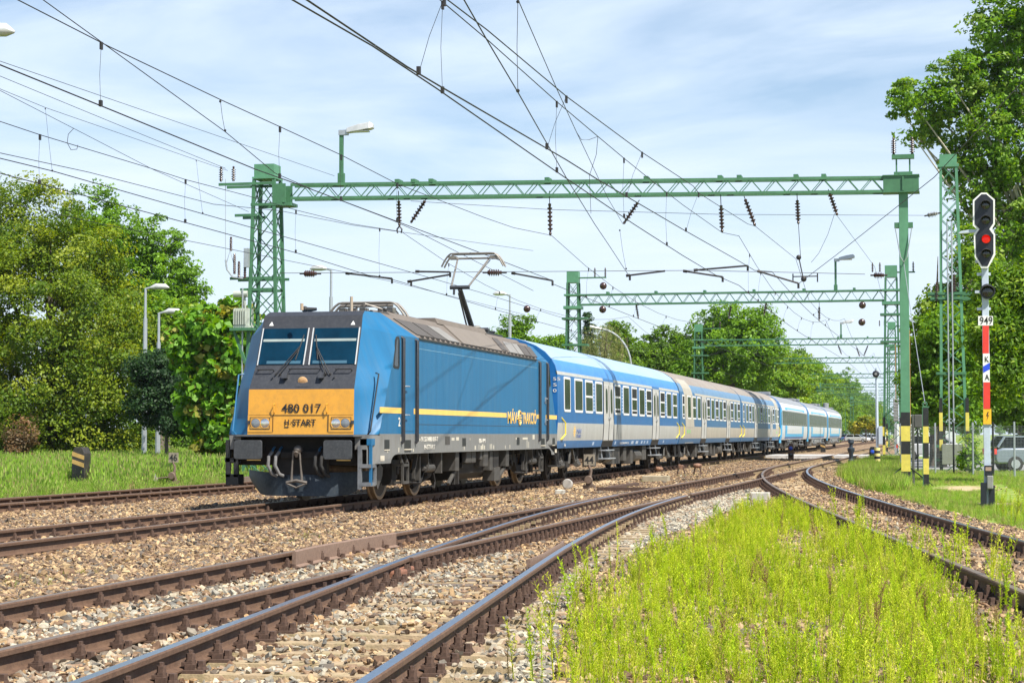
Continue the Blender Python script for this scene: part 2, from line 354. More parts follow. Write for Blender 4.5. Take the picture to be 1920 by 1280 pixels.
def height(x, y):
    x = np.asarray(x, float); y = np.asarray(y, float)
    cs = np.where(x < 86, c_side(np.clip(x, 5, 86)), -5.8)
    h = np.full(x.shape, -.225)
    for c0 in (0 * x, 0 * x + 6.25, c_mid(x), cs):
        h = np.maximum(h, -.225 + .035 * np.clip((1.75 - np.abs(y - c0)) / .5, 0, 1))
    h = np.where(y > 8.2, -.225 - .14 * np.clip((y - 8.2) / 2, 0, 1), h)
    h = np.where(y < cs - 1.6, -.225 - .04 * np.clip((cs - 1.6 - y) / 1.5, 0, 1), h)
    h = h + .012 * np.sin(x * 2.3 + 1.7 * np.sin(y * 1.9)) + .01 * np.sin(y * 3.1 + x * .7)
    return np.where(np.hypot(x, y) > 700, h - .2, h)
gx = np.unique(np.concatenate([np.arange(-60, 6, 4), np.arange(6, 60, .3), np.arange(60, 130, 1.), np.arange(130, 420, 6), np.array([500, 700, 1000, 1600, 3000, 5000.])]))
gy_ = np.unique(np.concatenate([np.array([-3000, -1200, -500, -250, -120.]), np.arange(-70, -18, 2), np.arange(-18, 9, .25), np.arange(9, 20, 1.), np.arange(20, 120, 4), np.array([180, 300, 600, 1200, 3000.])]))
XX, YY = np.meshgrid(gx, gy_, indexing='ij'); HH = height(XX, YY); za, zb, zc = zones(XX, YY)
nx, ny = XX.shape
me = bpy.data.meshes.new('ground'); vid = np.arange(nx * ny).reshape(nx, ny)
q = np.stack([vid[:-1, :-1], vid[1:, :-1], vid[1:, 1:], vid[:-1, 1:]], -1).reshape(-1, 4)
me.from_pydata(np.stack([XX, YY, HH], -1).reshape(-1, 3).tolist(), [], q.tolist())
ca = me.color_attributes.new('zone', 'FLOAT_COLOR', 'POINT')
ca.data.foreach_set('color', np.stack([za, zb, zc, np.ones_like(za)], -1).reshape(-1).astype(np.float32))
me.polygons.foreach_set('use_smooth', [True] * len(me.polygons))
ground = bpy.data.objects.new('ground', me); C.objects.link(ground); ground['kind'] = 'structure'
gm = bpy.data.materials.new('ground_mix'); gm.use_nodes = True; t = gm.node_tree; n = t.nodes; L_ = t.links; pb = n['Principled BSDF']; pb.inputs['Roughness'].default_value = .95; pb.inputs['Specular IOR Level'].default_value = .2
def gn(tp, **k):
    z = n.new(tp)
    for a, v in k.items(): setattr(z, a, v)
    return z
co = gn('ShaderNodeTexCoord'); at = gn('ShaderNodeAttribute', attribute_name='zone'); sp = gn('ShaderNodeSeparateColor'); L_.new(at.outputs['Color'], sp.inputs[0])
vo = gn('ShaderNodeTexVoronoi'); vo.inputs['Scale'].default_value = 15; L_.new(co.outputs['Object'], vo.inputs['Vector'])
vs_ = gn('ShaderNodeSeparateColor'); L_.new(vo.outputs['Color'], vs_.inputs[0])
def ramp(src, stops):
    r = gn('ShaderNodeValToRGB'); L_.new(src, r.inputs[0]); e = r.color_ramp.elements
    while len(e) < len(stops): e.new(.5)
    for i, (p_, c_) in enumerate(stops): e[i].position = p_; e[i].color = (*c_, 1)
    return r.outputs[0]
brown = ramp(vs_.outputs[0], [(0, (.08, .056, .04)), (.35, (.17, .115, .075)), (.7, (.27, .19, .115)), (1, (.38, .28, .17))])
grey = ramp(vs_.outputs[0], [(0, (.12, .12, .115)), (.4, (.24, .235, .215)), (.75, (.36, .345, .31)), (1, (.46, .43, .38))])
ns = gn('ShaderNodeTexNoise'); ns.inputs['Scale'].default_value = 1.3; ns.inputs['Detail'].default_value = 10; ns.inputs['Roughness'].default_value = .75; L_.new(co.outputs['Object'], ns.inputs['Vector'])
nf = gn('ShaderNodeTexNoise'); nf.inputs['Scale'].default_value = 30; nf.inputs['Detail'].default_value = 6; L_.new(co.outputs['Object'], nf.inputs['Vector'])
soil = ramp(ns.outputs[0], [(.3, (.11, .19, .025)), (.5, (.18, .26, .04)), (.62, (.27, .27, .09)), (.75, (.38, .29, .16))])
sand = ramp(nf.outputs[0], [(.3, (.30, .215, .13)), (.5, (.44, .33, .20)), (.7, (.55, .43, .27))])
def mixc(f, a, b_):
    z = gn('ShaderNodeMix', data_type='RGBA'); L_.new(f, z.inputs[0]); L_.new(a, z.inputs[6]); L_.new(b_, z.inputs[7]); return z.outputs[2]
def soft(ch, k=.6):                                                 # zone edge broken up by noise
    a = gn('ShaderNodeMath', operation='ADD'); L_.new(ch, a.inputs[0]); L_.new(ns.outputs[0], a.inputs[1])
    r = gn('ShaderNodeMapRange'); r.inputs[1].default_value = .75; r.inputs[2].default_value = 1.15; L_.new(a.outputs[0], r.inputs[0]); return r.outputs[0]
base = mixc(soft(sp.outputs[1]), brown, grey); base = mixc(soft(sp.outputs[2]), base, sand); base = mixc(soft(sp.outputs[0]), base, soil)
L_.new(base, pb.inputs['Base Color'])
bu = gn('ShaderNodeBump'); bu.inputs['Strength'].default_value = .6; bu.inputs['Distance'].default_value = .03; L_.new(vo.outputs['Distance'], bu.inputs['Height']); bu.invert = True; L_.new(bu.outputs[0], pb.inputs['Normal'])
me.materials.append(gm)
# ------------------------------------------------------------------ scattering (stuff)
def scatter(name, label, pts, rot, scl, idx, tint, sources):
    """one object whose points carry small meshes: ballast, weeds, grass"""
    me = bpy.data.meshes.new(name); k = len(pts); me.vertices.add(k); me.vertices.foreach_set('co', np.asarray(pts, np.float32).reshape(-1))
    for nm, tp, dat, fld in (('rot', 'FLOAT_VECTOR', rot, 'vector'), ('scl', 'FLOAT_VECTOR', scl, 'vector'), ('idx', 'INT', idx, 'value'), ('tint', 'FLOAT_COLOR', tint, 'color')):
        a = me.attributes.new(nm, tp, 'POINT'); a.data.foreach_set(fld, np.asarray(dat, np.int32 if tp == 'INT' else np.float32).reshape(-1))
    o = bpy.data.objects.new(name, me); C.objects.link(o); o['kind'] = 'stuff'; o['label'] = label
    col = bpy.data.collections.new(name + '_pieces')
    for i, s in enumerate(sources): s.name = '%s_piece_%02d' % (name, i); col.objects.link(s)
    g = bpy.data.node_groups.new(name + '_scatter', 'GeometryNodeTree')
    g.interface.new_socket('Geometry', in_out='INPUT', socket_type='NodeSocketGeometry'); g.interface.new_socket('Geometry', in_out='OUTPUT', socket_type='NodeSocketGeometry')
    gi = g.nodes.new('NodeGroupInput'); go = g.nodes.new('NodeGroupOutput'); ip = g.nodes.new('GeometryNodeInstanceOnPoints'); ci = g.nodes.new('GeometryNodeCollectionInfo')
    ci.inputs['Collection'].default_value = col; ci.inputs['Separate Children'].default_value = True; ci.inputs['Reset Children'].default_value = True
    ip.inputs['Pick Instance'].default_value = True
    def na(nm, tp):
        a = g.nodes.new('GeometryNodeInputNamedAttribute'); a.data_type = tp; a.inputs['Name'].default_value = nm; return a.outputs['Attribute']
    e2r = g.nodes.new('FunctionNodeEulerToRotation'); g.links.new(na('rot', 'FLOAT_VECTOR'), e2r.inputs[0])
    g.links.new(gi.outputs[0], ip.inputs['Points']); g.links.new(ci.outputs[0], ip.inputs['Instance']); g.links.new(na('idx', 'INT'), ip.inputs['Instance Index'])
    g.links.new(e2r.outputs[0], ip.inputs['Rotation']); g.links.new(na('scl', 'FLOAT_VECTOR'), ip.inputs['Scale']); g.links.new(ip.outputs[0], go.inputs[0])
    md = o.modifiers.new('scatter', 'NODES'); md.node_group = g
    return o
def tint_mat(name, rough=.9, trans=0.0, spec=.25, bump=False):
    q = bpy.data.materials.new(name); q.use_nodes = True; t = q.node_tree; p = t.nodes['Principled BSDF']; a = t.nodes.new('ShaderNodeAttribute'); a.attribute_type = 'INSTANCER'; a.attribute_name = 'tint'
    nz = t.nodes.new('ShaderNodeTexNoise'); nz.inputs['Scale'].default_value = 4; tcn = t.nodes.new('ShaderNodeTexCoord'); t.links.new(tcn.outputs['Object'], nz.inputs['Vector'])
    mr = t.nodes.new('ShaderNodeMapRange'); mr.inputs[1].default_value = .3; mr.inputs[2].default_value = .7; mr.inputs[3].default_value = .8; mr.inputs[4].default_value = 1.2; t.links.new(nz.outputs[0], mr.inputs[0])
    mu = t.nodes.new('ShaderNodeMix'); mu.data_type = 'RGBA'; mu.blend_type = 'MULTIPLY'; mu.inputs[0].default_value = 1; t.links.new(a.outputs['Color'], mu.inputs[6]); t.links.new(mr.outputs[0], mu.inputs[7])
    t.links.new(mu.outputs[2], p.inputs['Base Color']); p.inputs['Roughness'].default_value = rough; p.inputs['Specular IOR Level'].default_value = spec
    if trans:
        tr = t.nodes.new('ShaderNodeBsdfTranslucent'); t.links.new(mu.outputs[2], tr.inputs[0]); ms = t.nodes.new('ShaderNodeMixShader'); ms.inputs[0].default_value = trans
        t.links.new(p.outputs[0], ms.inputs[1]); t.links.new(tr.outputs[0], ms.inputs[2]); t.links.new(ms.outputs[0], t.nodes['Material Output'].inputs[0])
    return q
def loose(b, name, m):                                              # source mesh kept out of the scene
    o = b.build(name, m); C.objects.unlink(o); return o
def rock():
    bm = bmesh.new()
    for _ in range(13):
        p = Vector(rng.normal(size=3)).normalized() * rng.uniform(.8, 1.05); bm.verts.new((p.x * .62, p.y * .5, p.z * .36))
    bmesh.ops.convex_hull(bm, input=bm.verts[:]); b = MB(); bm.verts.index_update()
    b.v = [tuple(v.co) for v in bm.verts]; b.f = [tuple(v.index for v in f.verts) for f in bm.faces]; b.mi = [0] * len(b.f); bm.free(); return b
STONE = tint_mat('ballast_stone')
def view_mask(x, y, z, mrg=60):
    p = np.stack([x, y + LC, z - HC], -1); r = p @ np.array(RIGHT); u = p @ np.array(UP); f = p @ np.array(FWD)
    px = 960 + F_PX * r / f; py = 640 - F_PX * u / f
    return (f > 1) & (px > -mrg) & (px < 1920 + mrg) & (py > -mrg) & (py < 1280 + 3 * mrg), f
def candidates(x0, x1, y0, y1, dens):
    k = int((x1 - x0) * (y1 - y0) * dens); x = rng.uniform(x0, x1, k); y = rng.uniform(y0, y1, k); z = height(x, y)
    v, f = view_mask(x, y, z, 420); return x[v], y[v], z[v], f[v]
xs, ys, zs = [], [], []
for (a, b_, dn) in ((8, 22, 950), (22, 34, 640), (34, 52, 330), (52, 80, 80), (80, 120, 25)):
    x, y, z, f = candidates(a, b_, -16, 9.2, dn); xs.append(x); ys.append(y); zs.append(z)
x = np.concatenate(xs); y = np.concatenate(ys); z = np.concatenate(zs)
a, b_, c_ = zones(x, y); u = rng.uniform(size=len(x))
under = (np.abs(y) < 1.2) & (x > 36)
keep = (u > a * 1.1) & (u > np.where(c_ > .3, c_ * .75, 0)) & ~((under) & (u > .3)) & (np.exp(-(((x - 57.5) / 3.6) ** 2 + ((y + 12.3) / .9) ** 2)) < .25); x, y, z, b_, c_ = x[keep], y[keep], z[keep], b_[keep], c_[keep]
# sleepers carry fewer stones near the rails
near_rail = np.min([np.abs(np.abs(y - cf(x)) - G2) for cf in (c_main, c_far, c_mid)] + [np.where(x < 83, np.abs(np.abs(y - c_side(x)) - G2), 9), np.where(x < 42, np.abs(np.abs(y - c_branch(x)) - G2), 9)], axis=0)
onsl = np.zeros(len(x), bool)
for cf, a0, gap, hw, h0, h1, half in ((c_main, 24.5, .6, .10, 24.5, 84, 1.3), (c_mid, 10, .6, .10, 10, 30, 1.0), (c_branch, 9, .62, .11, 9, 24.5, 1.3), (c_side, 15, .6, .12, 15, 75, 1.3), (c_far, 33, .6, .1, 33, 92, 1.3)):
    ph = (x - a0 + gap / 2) % gap - gap / 2; onsl |= (np.abs(ph) < hw) & (x > h0) & (x < h1) & (np.abs(y - cf(x)) < half)
u = rng.uniform(size=len(x)); keep = (near_rail > .085) & ~(onsl & (u < np.where(np.abs(y - c_side(np.clip(x, 8, 84))) < 1.3, .97, .84))); x, y, z, b_, c_, onsl = x[keep], y[keep], z[keep], b_[keep], c_[keep], onsl[keep]
k = len(x); size = rng.gamma(5, .0075, k) + .016; size = np.where(onsl, size * .8, size)
pal_b = np.array([(.26, .175, .092), (.175, .113, .066), (.10, .072, .052), (.34, .24, .135), (.21, .142, .092), (.14, .118, .094), (.40, .29, .16), (.135, .086, .056)])
pal_g = np.array([(.30, .275, .215), (.215, .20, .165), (.37, .34, .265), (.13, .125, .11), (.39, .34, .25), (.26, .19, .13)])
mixg = np.clip(b_ + rng.normal(0, .15, k), 0, 1) > rng.uniform(.15, .85, k)
col = np.where(mixg[:, None], pal_g[rng.integers(0, len(pal_g), k)], pal_b[rng.integers(0, len(pal_b), k)]) * rng.uniform(.8, 1.2, (k, 1))
nrk = near_rail[keep]; stain = np.clip(1 - nrk / .45, 0, 1)[:, None] * rng.uniform(.4, 1, (k, 1)); col = col * (1 - stain * np.array([.22, .36, .46]))
scatter('ballast', 'loose ballast stones, brown between the tracks and pale grey beside the turnout', np.stack([x, y, np.where(onsl, -.165, z + size * .12 + rng.uniform(-.01, .012, k))], 1),
        np.stack([rng.normal(0, .5, k), rng.normal(0, .5, k), rng.uniform(0, 6.28, k)], 1), np.stack([size] * 3, 1) * rng.uniform(.85, 1.2, (k, 3)), rng.integers(0, 9, k), np.concatenate([col, np.ones((k, 1))], 1), [loose(rock(), 'r', STONE) for _ in range(9)])
print('ballast', k)
# ------------------------------------------------------------------ locomotive (local x = metres behind its front buffers, near side y = -1.49)
M_blue = mat('loco_blue', (.010, .115, .25), .5, 0, .14, 1.2, (.075, .15, .22), 2.6, .38, stretch=(3.2, 1, .28), spec=.4)
M_lgrey = mat('skirt_grey', (.175, .178, .172), .6, 0, .12, 2, (.10, .085, .065), 4, .6, stretch=(2.5, 1, .5))
M_lyel = mat('loco_yellow', (.62, .30, .032), .42, 0, .06, 2, (.22, .13, .05), 9, .35, coat=.2)
M_charc = mat('loco_charcoal', (.026, .029, .036), .5, 0, .15, 4, (.10, .10, .10), 18, .3)
M_under = mat('underframe_dirt', (.012, .011, .010), .85, 0, .3, 5, (.038, .031, .024), 7, .5)
M_ugrey = mat('underframe_grey', (.055, .052, .046), .7, 0, .25, 6, (.03, .026, .021), 7, .5)
M_steel = mat('wheel_tread', (.34, .25, .16), .5, .5, .2, 10, (.12, .09, .06), 12, .5)
M_roofbr = mat('loco_roof_grey', (.14, .118, .10), .8, 0, .12, 3, (.10, .085, .07), 5, .4)
M_grille = mat('roof_grille', (.075, .068, .062), .7, 0, .2, 30, (.12, .1, .09), 9, .4)
M_roofpl = mat('roof_panel_pale', (.20, .195, .185), .7, 0, .1, 4, (.14, .12, .10), 6, .4)
M_wind = mat('windscreen_glass', (.003, .026, .052), .12, 0, .4, 1.4, spec=.25)
M_sglass = mat('dark_window_glass', (.006, .009, .007), .10, 0, .4, 2.2, spec=.3)
M_cream = mat('stripe_cream_yellow', (.80, .50, .12), .45, 0, .06, 4)
M_rubber = mat('rubber_black', (.02, .02, .02), .7, 0, .2, 8)
M_chrome = mat('lamp_reflector', (.75, .72, .68), .18, .9, .15, 18)
M_lens = mat('lamp_lens', (.20, .22, .24), .12, .2, .2, 14, spec=.8)
M_lampor = mat('lamp_warm_glass', (.85, .55, .30), .2, .4, .3, 22)
loco = thing('electric_locomotive', 'blue electric locomotive with a yellow nose and raised pantograph at the head of the train', 'locomotive', (S0, 0, 0))
CX = 9.2
FP = [(.45, 1.30, 1.05), (.50, 2.15, 1.04), (.78, 2.60, 1.01), (1.10, 3.35, 1.00), (1.20, 3.58, .99), (1.42, 3.67, .96)]
CP_ = [(.64, 1.30), (1.17, 2.15), (1.46, 2.60), (1.85, 3.22)]
def Fs(z): return float(np.interp(z, [p[1] for p in FP], [p[0] for p in FP]))
def cab(b, mir):
    fx = (lambda s: 2 * CX - s) if mir else (lambda s: s)
    for sg in (-1, 1):
        Fq = [(fx(s), sg * wd, z) for s, z, wd in FP]; Cq = [(fx(s), sg * 1.49, z) for s, z in CP_]
        b.cur = 0
        for i in range(3):
            for k in range(6):                                        # twisted corner panel in narrow strips
                L0, L1 = [[Vector(A[i]).lerp(Vector(A[i + 1]), e / 6) for A in (Fq, Cq)] for e in (k, k + 1)]
                for j in range(4): b.poly([L0[0].lerp(L0[1], j / 4), L1[0].lerp(L1[1], j / 4), L1[0].lerp(L1[1], (j + 1) / 4), L0[0].lerp(L0[1], (j + 1) / 4)])
        T = (fx(2.35), sg * 1.0, 3.69); E = (fx(3.33), sg * 1.49, 3.24)
        b.poly([Fq[3], Fq[4], Fq[5], Cq[3]]); b.poly([Fq[5], T, E, Cq[3]])
        b.poly([Cq[0], Cq[1], Cq[2], Cq[3], E, (fx(3.33), sg * 1.49, 1.31), (fx(.64), sg * 1.49, 1.31)])
        b.cur = 1                                                     # grey skirt with the wheel-arch step
        arc = [(1.43 + .45 * (1 - math.cos(a)), .75 + .17 * math.sin(a)) for a in np.linspace(0, math.pi / 2, 5)]
        b.poly([(fx(.66), sg * 1.49, 1.31), (fx(.66), sg * 1.49, .75)] + [(fx(s), sg * 1.49, z) for s, z in arc] + [(fx(3.33), sg * 1.49, .92), (fx(3.33), sg * 1.49, 1.31)])
        b.poly([(fx(.30), sg * 1.35, 1.28), (fx(.66), sg * 1.49, 1.28), (fx(.66), sg * 1.49, .75), (fx(.30), sg * 1.35, .75)])
        b.poly([(fx(.30), sg * 1.35, 1.28), (fx(.30), sg * 1.12, 1.28), (fx(.30), sg * 1.12, 1.02), (fx(.30), sg * 1.35, 1.02)])
        b.cur = 0
    b.poly([(fx(1.42), -.96, 3.67), (fx(2.35), -1.0, 3.69), (fx(3.33), -1.0, 3.69), (fx(3.33), 1.0, 3.69), (fx(2.35), 1.0, 3.69), (fx(1.42), .96, 3.67)])
    if mir:
        for i in range(5):
            b.cur = 0; p, q = FP[i], FP[i + 1]; b.poly([(fx(p[0]), -p[2], p[1]), (fx(q[0]), -q[2], q[1]), (fx(q[0]), q[2], q[1]), (fx(p[0]), p[2], p[1])])
b = MB(); cab(b, 0); cab(b, 1)
x0, x1 = 3.33, 2 * CX - 3.33
for sg in (-1, 1):
    b.cur = 0; b.poly([(x0, sg * 1.49, 1.31), (x1, sg * 1.49, 1.31), (x1, sg * 1.49, 3.24), (x0, sg * 1.49, 3.24)])
    b.cur = 1; b.poly([(x0, sg * 1.49, .92), (x1, sg * 1.49, .92), (x1, sg * 1.49, 1.31), (x0, sg * 1.49, 1.31)])
b.cur = 1; b.poly([(1, -1.48, .95), (2 * CX - 1, -1.48, .95), (2 * CX - 1, 1.48, .95), (1, 1.48, .95)])
body = b.build('body', [M_blue, M_lgrey], loco, smooth=True)
# roof between the cabs
def RZ(t): return (1.49 - .50 * t, 3.24 + .455 * t)                   # along the sloping roof panel
b = MB()
for sg in (-1, 1):
    b.poly([(x0, sg * 1.49, 3.24), (x1, sg * 1.49, 3.24), (x1 - .85, sg * .97, 3.79), (x0 - .85 + .0, sg * .97, 3.79)] if False else [(x0, sg * 1.49, 3.24), (x1, sg * 1.49, 3.24), (x1 + .97, sg * .99, 3.695), (x0 - .97, sg * .99, 3.695)])
b.prism([(-.99, 3.69), (-.9, 3.76), (.9, 3.76), (.99, 3.69)], 'x', x0 - .2, x1 + .2)
b.prism([(-.97, 3.73), (-.9, 3.86), (.9, 3.86), (.97, 3.73)], 'x', 6.9, 11.6)
roof = b.build('roof', M_roofbr, loco)
def slope_panel(nm, s0, s1, t0, t1, m, off=.018, lean=.0):
    b = MB()
    for sg in (-1,):
        q = []
        for t, s in ((t0, s0), (t0, s1), (t1, s1), (t1, s0)):
            y, z = RZ(t); q.append((s - .9 * t * lean, sg * (y + off * .72), z + off * .69))
        p = []
        for t, s in ((t0, s0), (t0, s1), (t1, s1), (t1, s0)):
            y, z = RZ(t); p.append((s - .9 * t * lean, sg * (y - .02), z - .02))
        b.add(p + q, [(4, 5, 6, 7), (0, 1, 5, 4), (1, 2, 6, 5), (2, 3, 7, 6), (3, 0, 4, 7)])
    return b.build(nm, m, roof)
for s0, s1, m in ((3.65, 4.95, M_grille), (5.05, 6.1, M_grille), (6.2, 7.2, M_roofpl), (12.0, 12.95, M_roofpl), (13.05, 13.65, M_roofpl), (13.75, 14.5, M_grille), (14.6, 15.3, M_grille)): slope_panel('roof_hatch', s0, s1, .14, .80, m, lean=1 if s0 < 9 else -1)
slope_panel('roof_hatch', 7.3, 11.2, .10, 1.02, mat('roof_cover_tan', (.165, .142, .12), .75, 0, .08, 3, (.13, .11, .1), 6, .35), .03)
slope_panel('roof_hatch', 11.3, 11.9, .2, .9, M_grille, lean=-.6)
b = MB(); b.box(x0 + .1, x1 - .1, -1.515, -1.47, 3.215, 3.245)
for s in np.arange(3.7, 15, .42): b.box(s, s + .02, -1.52, -1.44, 3.25, 3.30)
b.build('gutter', mat('gutter_dark', (.05, .047, .045), .7), roof)
# nose
b = MB()
for i in range(5):
    b.cur = 1 if i else 0; p, q = FP[i], FP[i + 1]
    b.poly([(p[0], -p[2], p[1]), (q[0], -q[2], q[1]), (q[0], q[2], q[1]), (p[0], p[2], p[1])])
nose = b.build('front_panel', [M_lyel, M_charc], loco)
def fbox(b, y0, y1, z0, z1, d=.012, back=.02):                        # plate lying on the nose
    v = [(Fs(z) + e, y, z) for e in (-d, back) for y in (y0, y1) for z in (z0, z1)]
    return b.add(v, [(0, 1, 3, 2), (4, 6, 7, 5), (0, 4, 5, 1), (2, 3, 7, 6), (0, 2, 6, 4), (1, 5, 7, 3)])
def ftrap(b, y0b, y1b, y0t, y1t, z0, z1, d=.012, back=.02):
    zz = np.linspace(z0, z1, 4); vs = []
    for z in zz:
        k = (z - z0) / (z1 - z0)
        for e in (-d, back): vs += [(Fs(z) + e, y0b + (y0t - y0b) * k, z), (Fs(z) + e, y1b + (y1t - y1b) * k, z)]
    f = []
    for i in range(3):
        o = i * 4; f += [(o, o + 4, o + 5, o + 1), (o + 1, o + 5, o + 7, o + 3), (o, o + 2, o + 6, o + 4)]
    return b.add(vs, f + [(0, 1, 3, 2), (12, 14, 15, 13)])
for sg in (1, -1):
    b = MB(); ftrap(b, sg * .075, sg * .965, sg * .075, sg * .955, 2.63, 3.33, .012)
    ws = b.build('windscreen', M_wind, nose)
    b = MB(); fbox(b, sg * .10, sg * .93, 3.075, 3.125, .016); b.build('sun_blind', mat('blind_pale', (.25, .30, .29), .5), ws)
    b = MB(); fbox(b, sg * .12, sg * .80, 2.645, 2.70, .015); b.build('desk_edge', mat('desk_blue_grey', (.035, .10, .15), .5), ws)
    b = MB()
    for y in ((.965, .985), (.045, .065)): ftrap(b, sg * y[0], sg * y[1], sg * (y[0] - .01), sg * (y[1] - .01), 2.62, 3.34, .02)
    b.build('window_trim', mat('aluminium_trim', (.62, .63, .62), .4, .4), ws)
    b = MB(); z0 = 2.44; a = Vector((Fs(z0) - .05, sg * .38, z0)); c = Vector((Fs(2.95) - .04, sg * .16, 2.97)); a2 = a + Vector((0, sg * .09, .01))
    if sg < 0: a = Vector((Fs(z0) - .05, -.52, z0)); a2 = a + Vector((0, .08, 0)); c = Vector((Fs(2.95) - .04, -.17, 2.97))
    if sg > 0: a = Vector((Fs(z0) - .05, .56, z0)); a2 = a + Vector((0, -.08, 0)); c = Vector((Fs(2.95) - .04, .17, 2.97))
    b.tube([a, c], .009, 5); b.tube([a2, c + Vector((0, 0, -.03))], .009, 5); b.tube([(Fs(2.72) - .03, sg * .22, 2.72), (Fs(3.2) - .03, sg * .12, 3.2)], .011, 5); b.tube([a + Vector((.06, 0, 0)), a], .018, 6); b.tube([a2 + Vector((.06, 0, 0)), a2], .018, 6)
    b.build('wiper', M_rubber, nose)
    # lamp cluster
    b = MB(); fbox(b, sg * .56, sg * 1.045, 1.345, 1.66, .010); lc = b.build('headlight', M_lyel, nose)
    b = MB(); fbox(b, sg * .605, sg * 1.0, 1.395, 1.625, .016); b.build('bezel', M_rubber, lc)
    b = MB(); fbox(b, sg * .617, sg * .988, 1.407, 1.613, .018); b.build('recess', mat('lamp_recess', (.42, .24, .05), .5), lc)
    for y, mm in ((.885, M_lens), (.70, M_chrome)):
        b = MB(); b.lathe([(.094, 0), (.094, .012), (.08, .02), (.03, .026)], (Fs(1.51) - .006, sg * y, 1.51), (-1, 0, 0), 20); b.build('lamp', mm, lc, smooth=True)
        b = MB(); b.tube([(Fs(1.51) - .022, sg * y + .096 * math.cos(t), 1.51 + .096 * math.sin(t)) for t in np.linspace(0, 2 * math.pi, 21)], .006, 5); b.build('lamp_rim', M_lyel, lc)
    # rails and small boxes
    b = MB(); y = sg * 1.0
    if True:
        yy0, yy1 = (.93, .62) if sg > 0 else (-.62, -.93)
        b.tube([(Fs(2.55), yy0, 2.52), (Fs(2.55) - .10, yy0, 2.53), (Fs(2.55) - .10, yy1, 2.53), (Fs(2.5), yy1, 2.50)], .012, 6)
    b.build('grab_rail', M_black, nose)
    b = MB(); b.tube([(Fs(1.85), sg * .52, 1.87), (Fs(1.85) - .07, sg * .52, 1.86), (Fs(1.7) - .05, sg * .52, 1.72), (Fs(1.7), sg * .52, 1.70)], .012, 6); b.build('lifting_hook', M_lyel, nose)
    b = MB(); fbox(b, sg * .31, sg * .41, 2.36, 2.47, .11); b.build('camera_box', M_charc, nose)
    b = MB(); fbox(b, sg * .60, sg * .62, 2.37, 2.39, .06); fbox(b, sg * 1.0, sg * 1.05, 1.5, 1.56, .05); b.split('bracket', M_charc, nose)
    b = MB(); zt = 3.39; b.add([(Fs(zt) - .006, sg * .82 - .045, zt), (Fs(zt) - .006, sg * .82 + .045, zt), (Fs(zt + .08) - .006, sg * .82, zt + .08)], [(0, 1, 2)]); b.build('marking', M_white, nose)
b = MB(); b.tube([(Fs(2.55), .30, 2.53), (Fs(2.55) - .10, .30, 2.54), (Fs(2.55) - .10, -.30, 2.54), (Fs(2.55), -.30, 2.53)], .012, 6); b.build('grab_rail', M_black, nose)
b = MB(); fbox(b, -.13, .13, 2.19, 2.42, .008); tl = b.build('top_headlight', M_charc, nose)
b = MB(); b.lathe([(.095, 0), (.095, .014), (.06, .024), (.02, .028)], (Fs(2.30) - .006, 0, 2.30), (-1, 0, -.3), 20); b.build('lamp', M_lampor, tl, smooth=True)
b = MB(); fbox(b, -.045, .045, 3.34 - .72, 3.34, .006); b.build('pillar', M_charc, nose)
b = MB(); fbox(b, -.545, -.54, 1.35, 1.66, .013); fbox(b, .54, .545, 1.35, 1.66, .013); fbox(b, -1.03, 1.03, 1.664, 1.668, .011); b.build('panel_seam', M_rubber, nose)
RF = (R(90), 0, R(-90))
text('lettering', '480 017', M_ink, nose, (Fs(1.74) - .012, .375, 1.715), RF, .225, .78, bold=.003)
text('lettering', 'H', M_ink, nose, (Fs(1.47) - .012, .315, 1.475), RF, .15, .085, bold=.003); text('lettering', '·START', M_ink, nose, (Fs(1.47) - .012, .20, 1.465), RF, .17, .50, bold=.003)
b = MB(); fbox(b, .23, .315, 1.43, 1.445, .010); b.build('lettering', M_ink, nose)
# shelf, buffers, coupling, hoses, steps, plough
b = MB(); b.prism([(.12, -1.15), (.12, 1.15), (.62, 1.47), (.75, 1.47), (.75, -1.47), (.62, -1.47)], 'z', 1.255, 1.295); b.build('front_ledge', mat('ledge_grey', (.075, .08, .085), .6, 0, .2, 8), loco, bev=.008)
b = MB(); b.box(.55, .75, -1.3, 1.3, .72, 1.25); b.box(.42, .56, -.55, .55, .55, 1.0); b.box(.36, .55, -.35, .35, .85, .98); b.build('buffer_beam', M_under, loco, bev=.02)
def rrect(w, h, r, n=5):
    p = []
    for cx, cy, a0 in ((w - r, h - r, 0), (-w + r, h - r, 90), (-w + r, -h + r, 180), (w - r, -h + r, 270)):
        p += [(cx + r * math.cos(R(a0 + 90 * k / n)), cy + r * math.sin(R(a0 + 90 * k / n))) for k in range(n + 1)]
    return p
M_buf = mat('buffer_face', (.045, .05, .055), .5, .2, .25, 6, (.2, .2, .2), 22, .25)
for sg in (1, -1):
    b = MB(); b.prism([(y + sg * .875, z + 1.015) for y, z in rrect(.275, .178, .05)], 'x', 0, .05); bf = b.build('buffer', M_buf, loco, bev=.008)
    b = MB(); b.lathe([(.12, 0), (.12, .25), (.15, .25), (.15, .6)], (.05, sg * .875, 1.015), (1, 0, 0), 16); b.build('shank', M_under, bf, smooth=True)
    b = MB(); b.box(.02, .06, sg * .875 - .24 * 1, sg * .875 + .02, .815, .832); b.build('edge_strip', M_cream, bf)
b = MB(); b.lathe([(.055, 0), (.075, .04), (.075, .10), (.05, .14)], (.28, .05, 1.02), (0, -1, 0), 12)
b.tube([(.55, 0, .98), (.30, 0, 1.0), (.22, 0, .95), (.24, 0, .88)], [.045, .05, .05, .02], 8)
for y in (-.055, .06): b.tube([(.26, y, 1.0), (.25, y * 1.4, .75), (.27, y * 1.7, .52), (.27, y * 1.7, .44)], [.022, .016, .024, .03], 7)
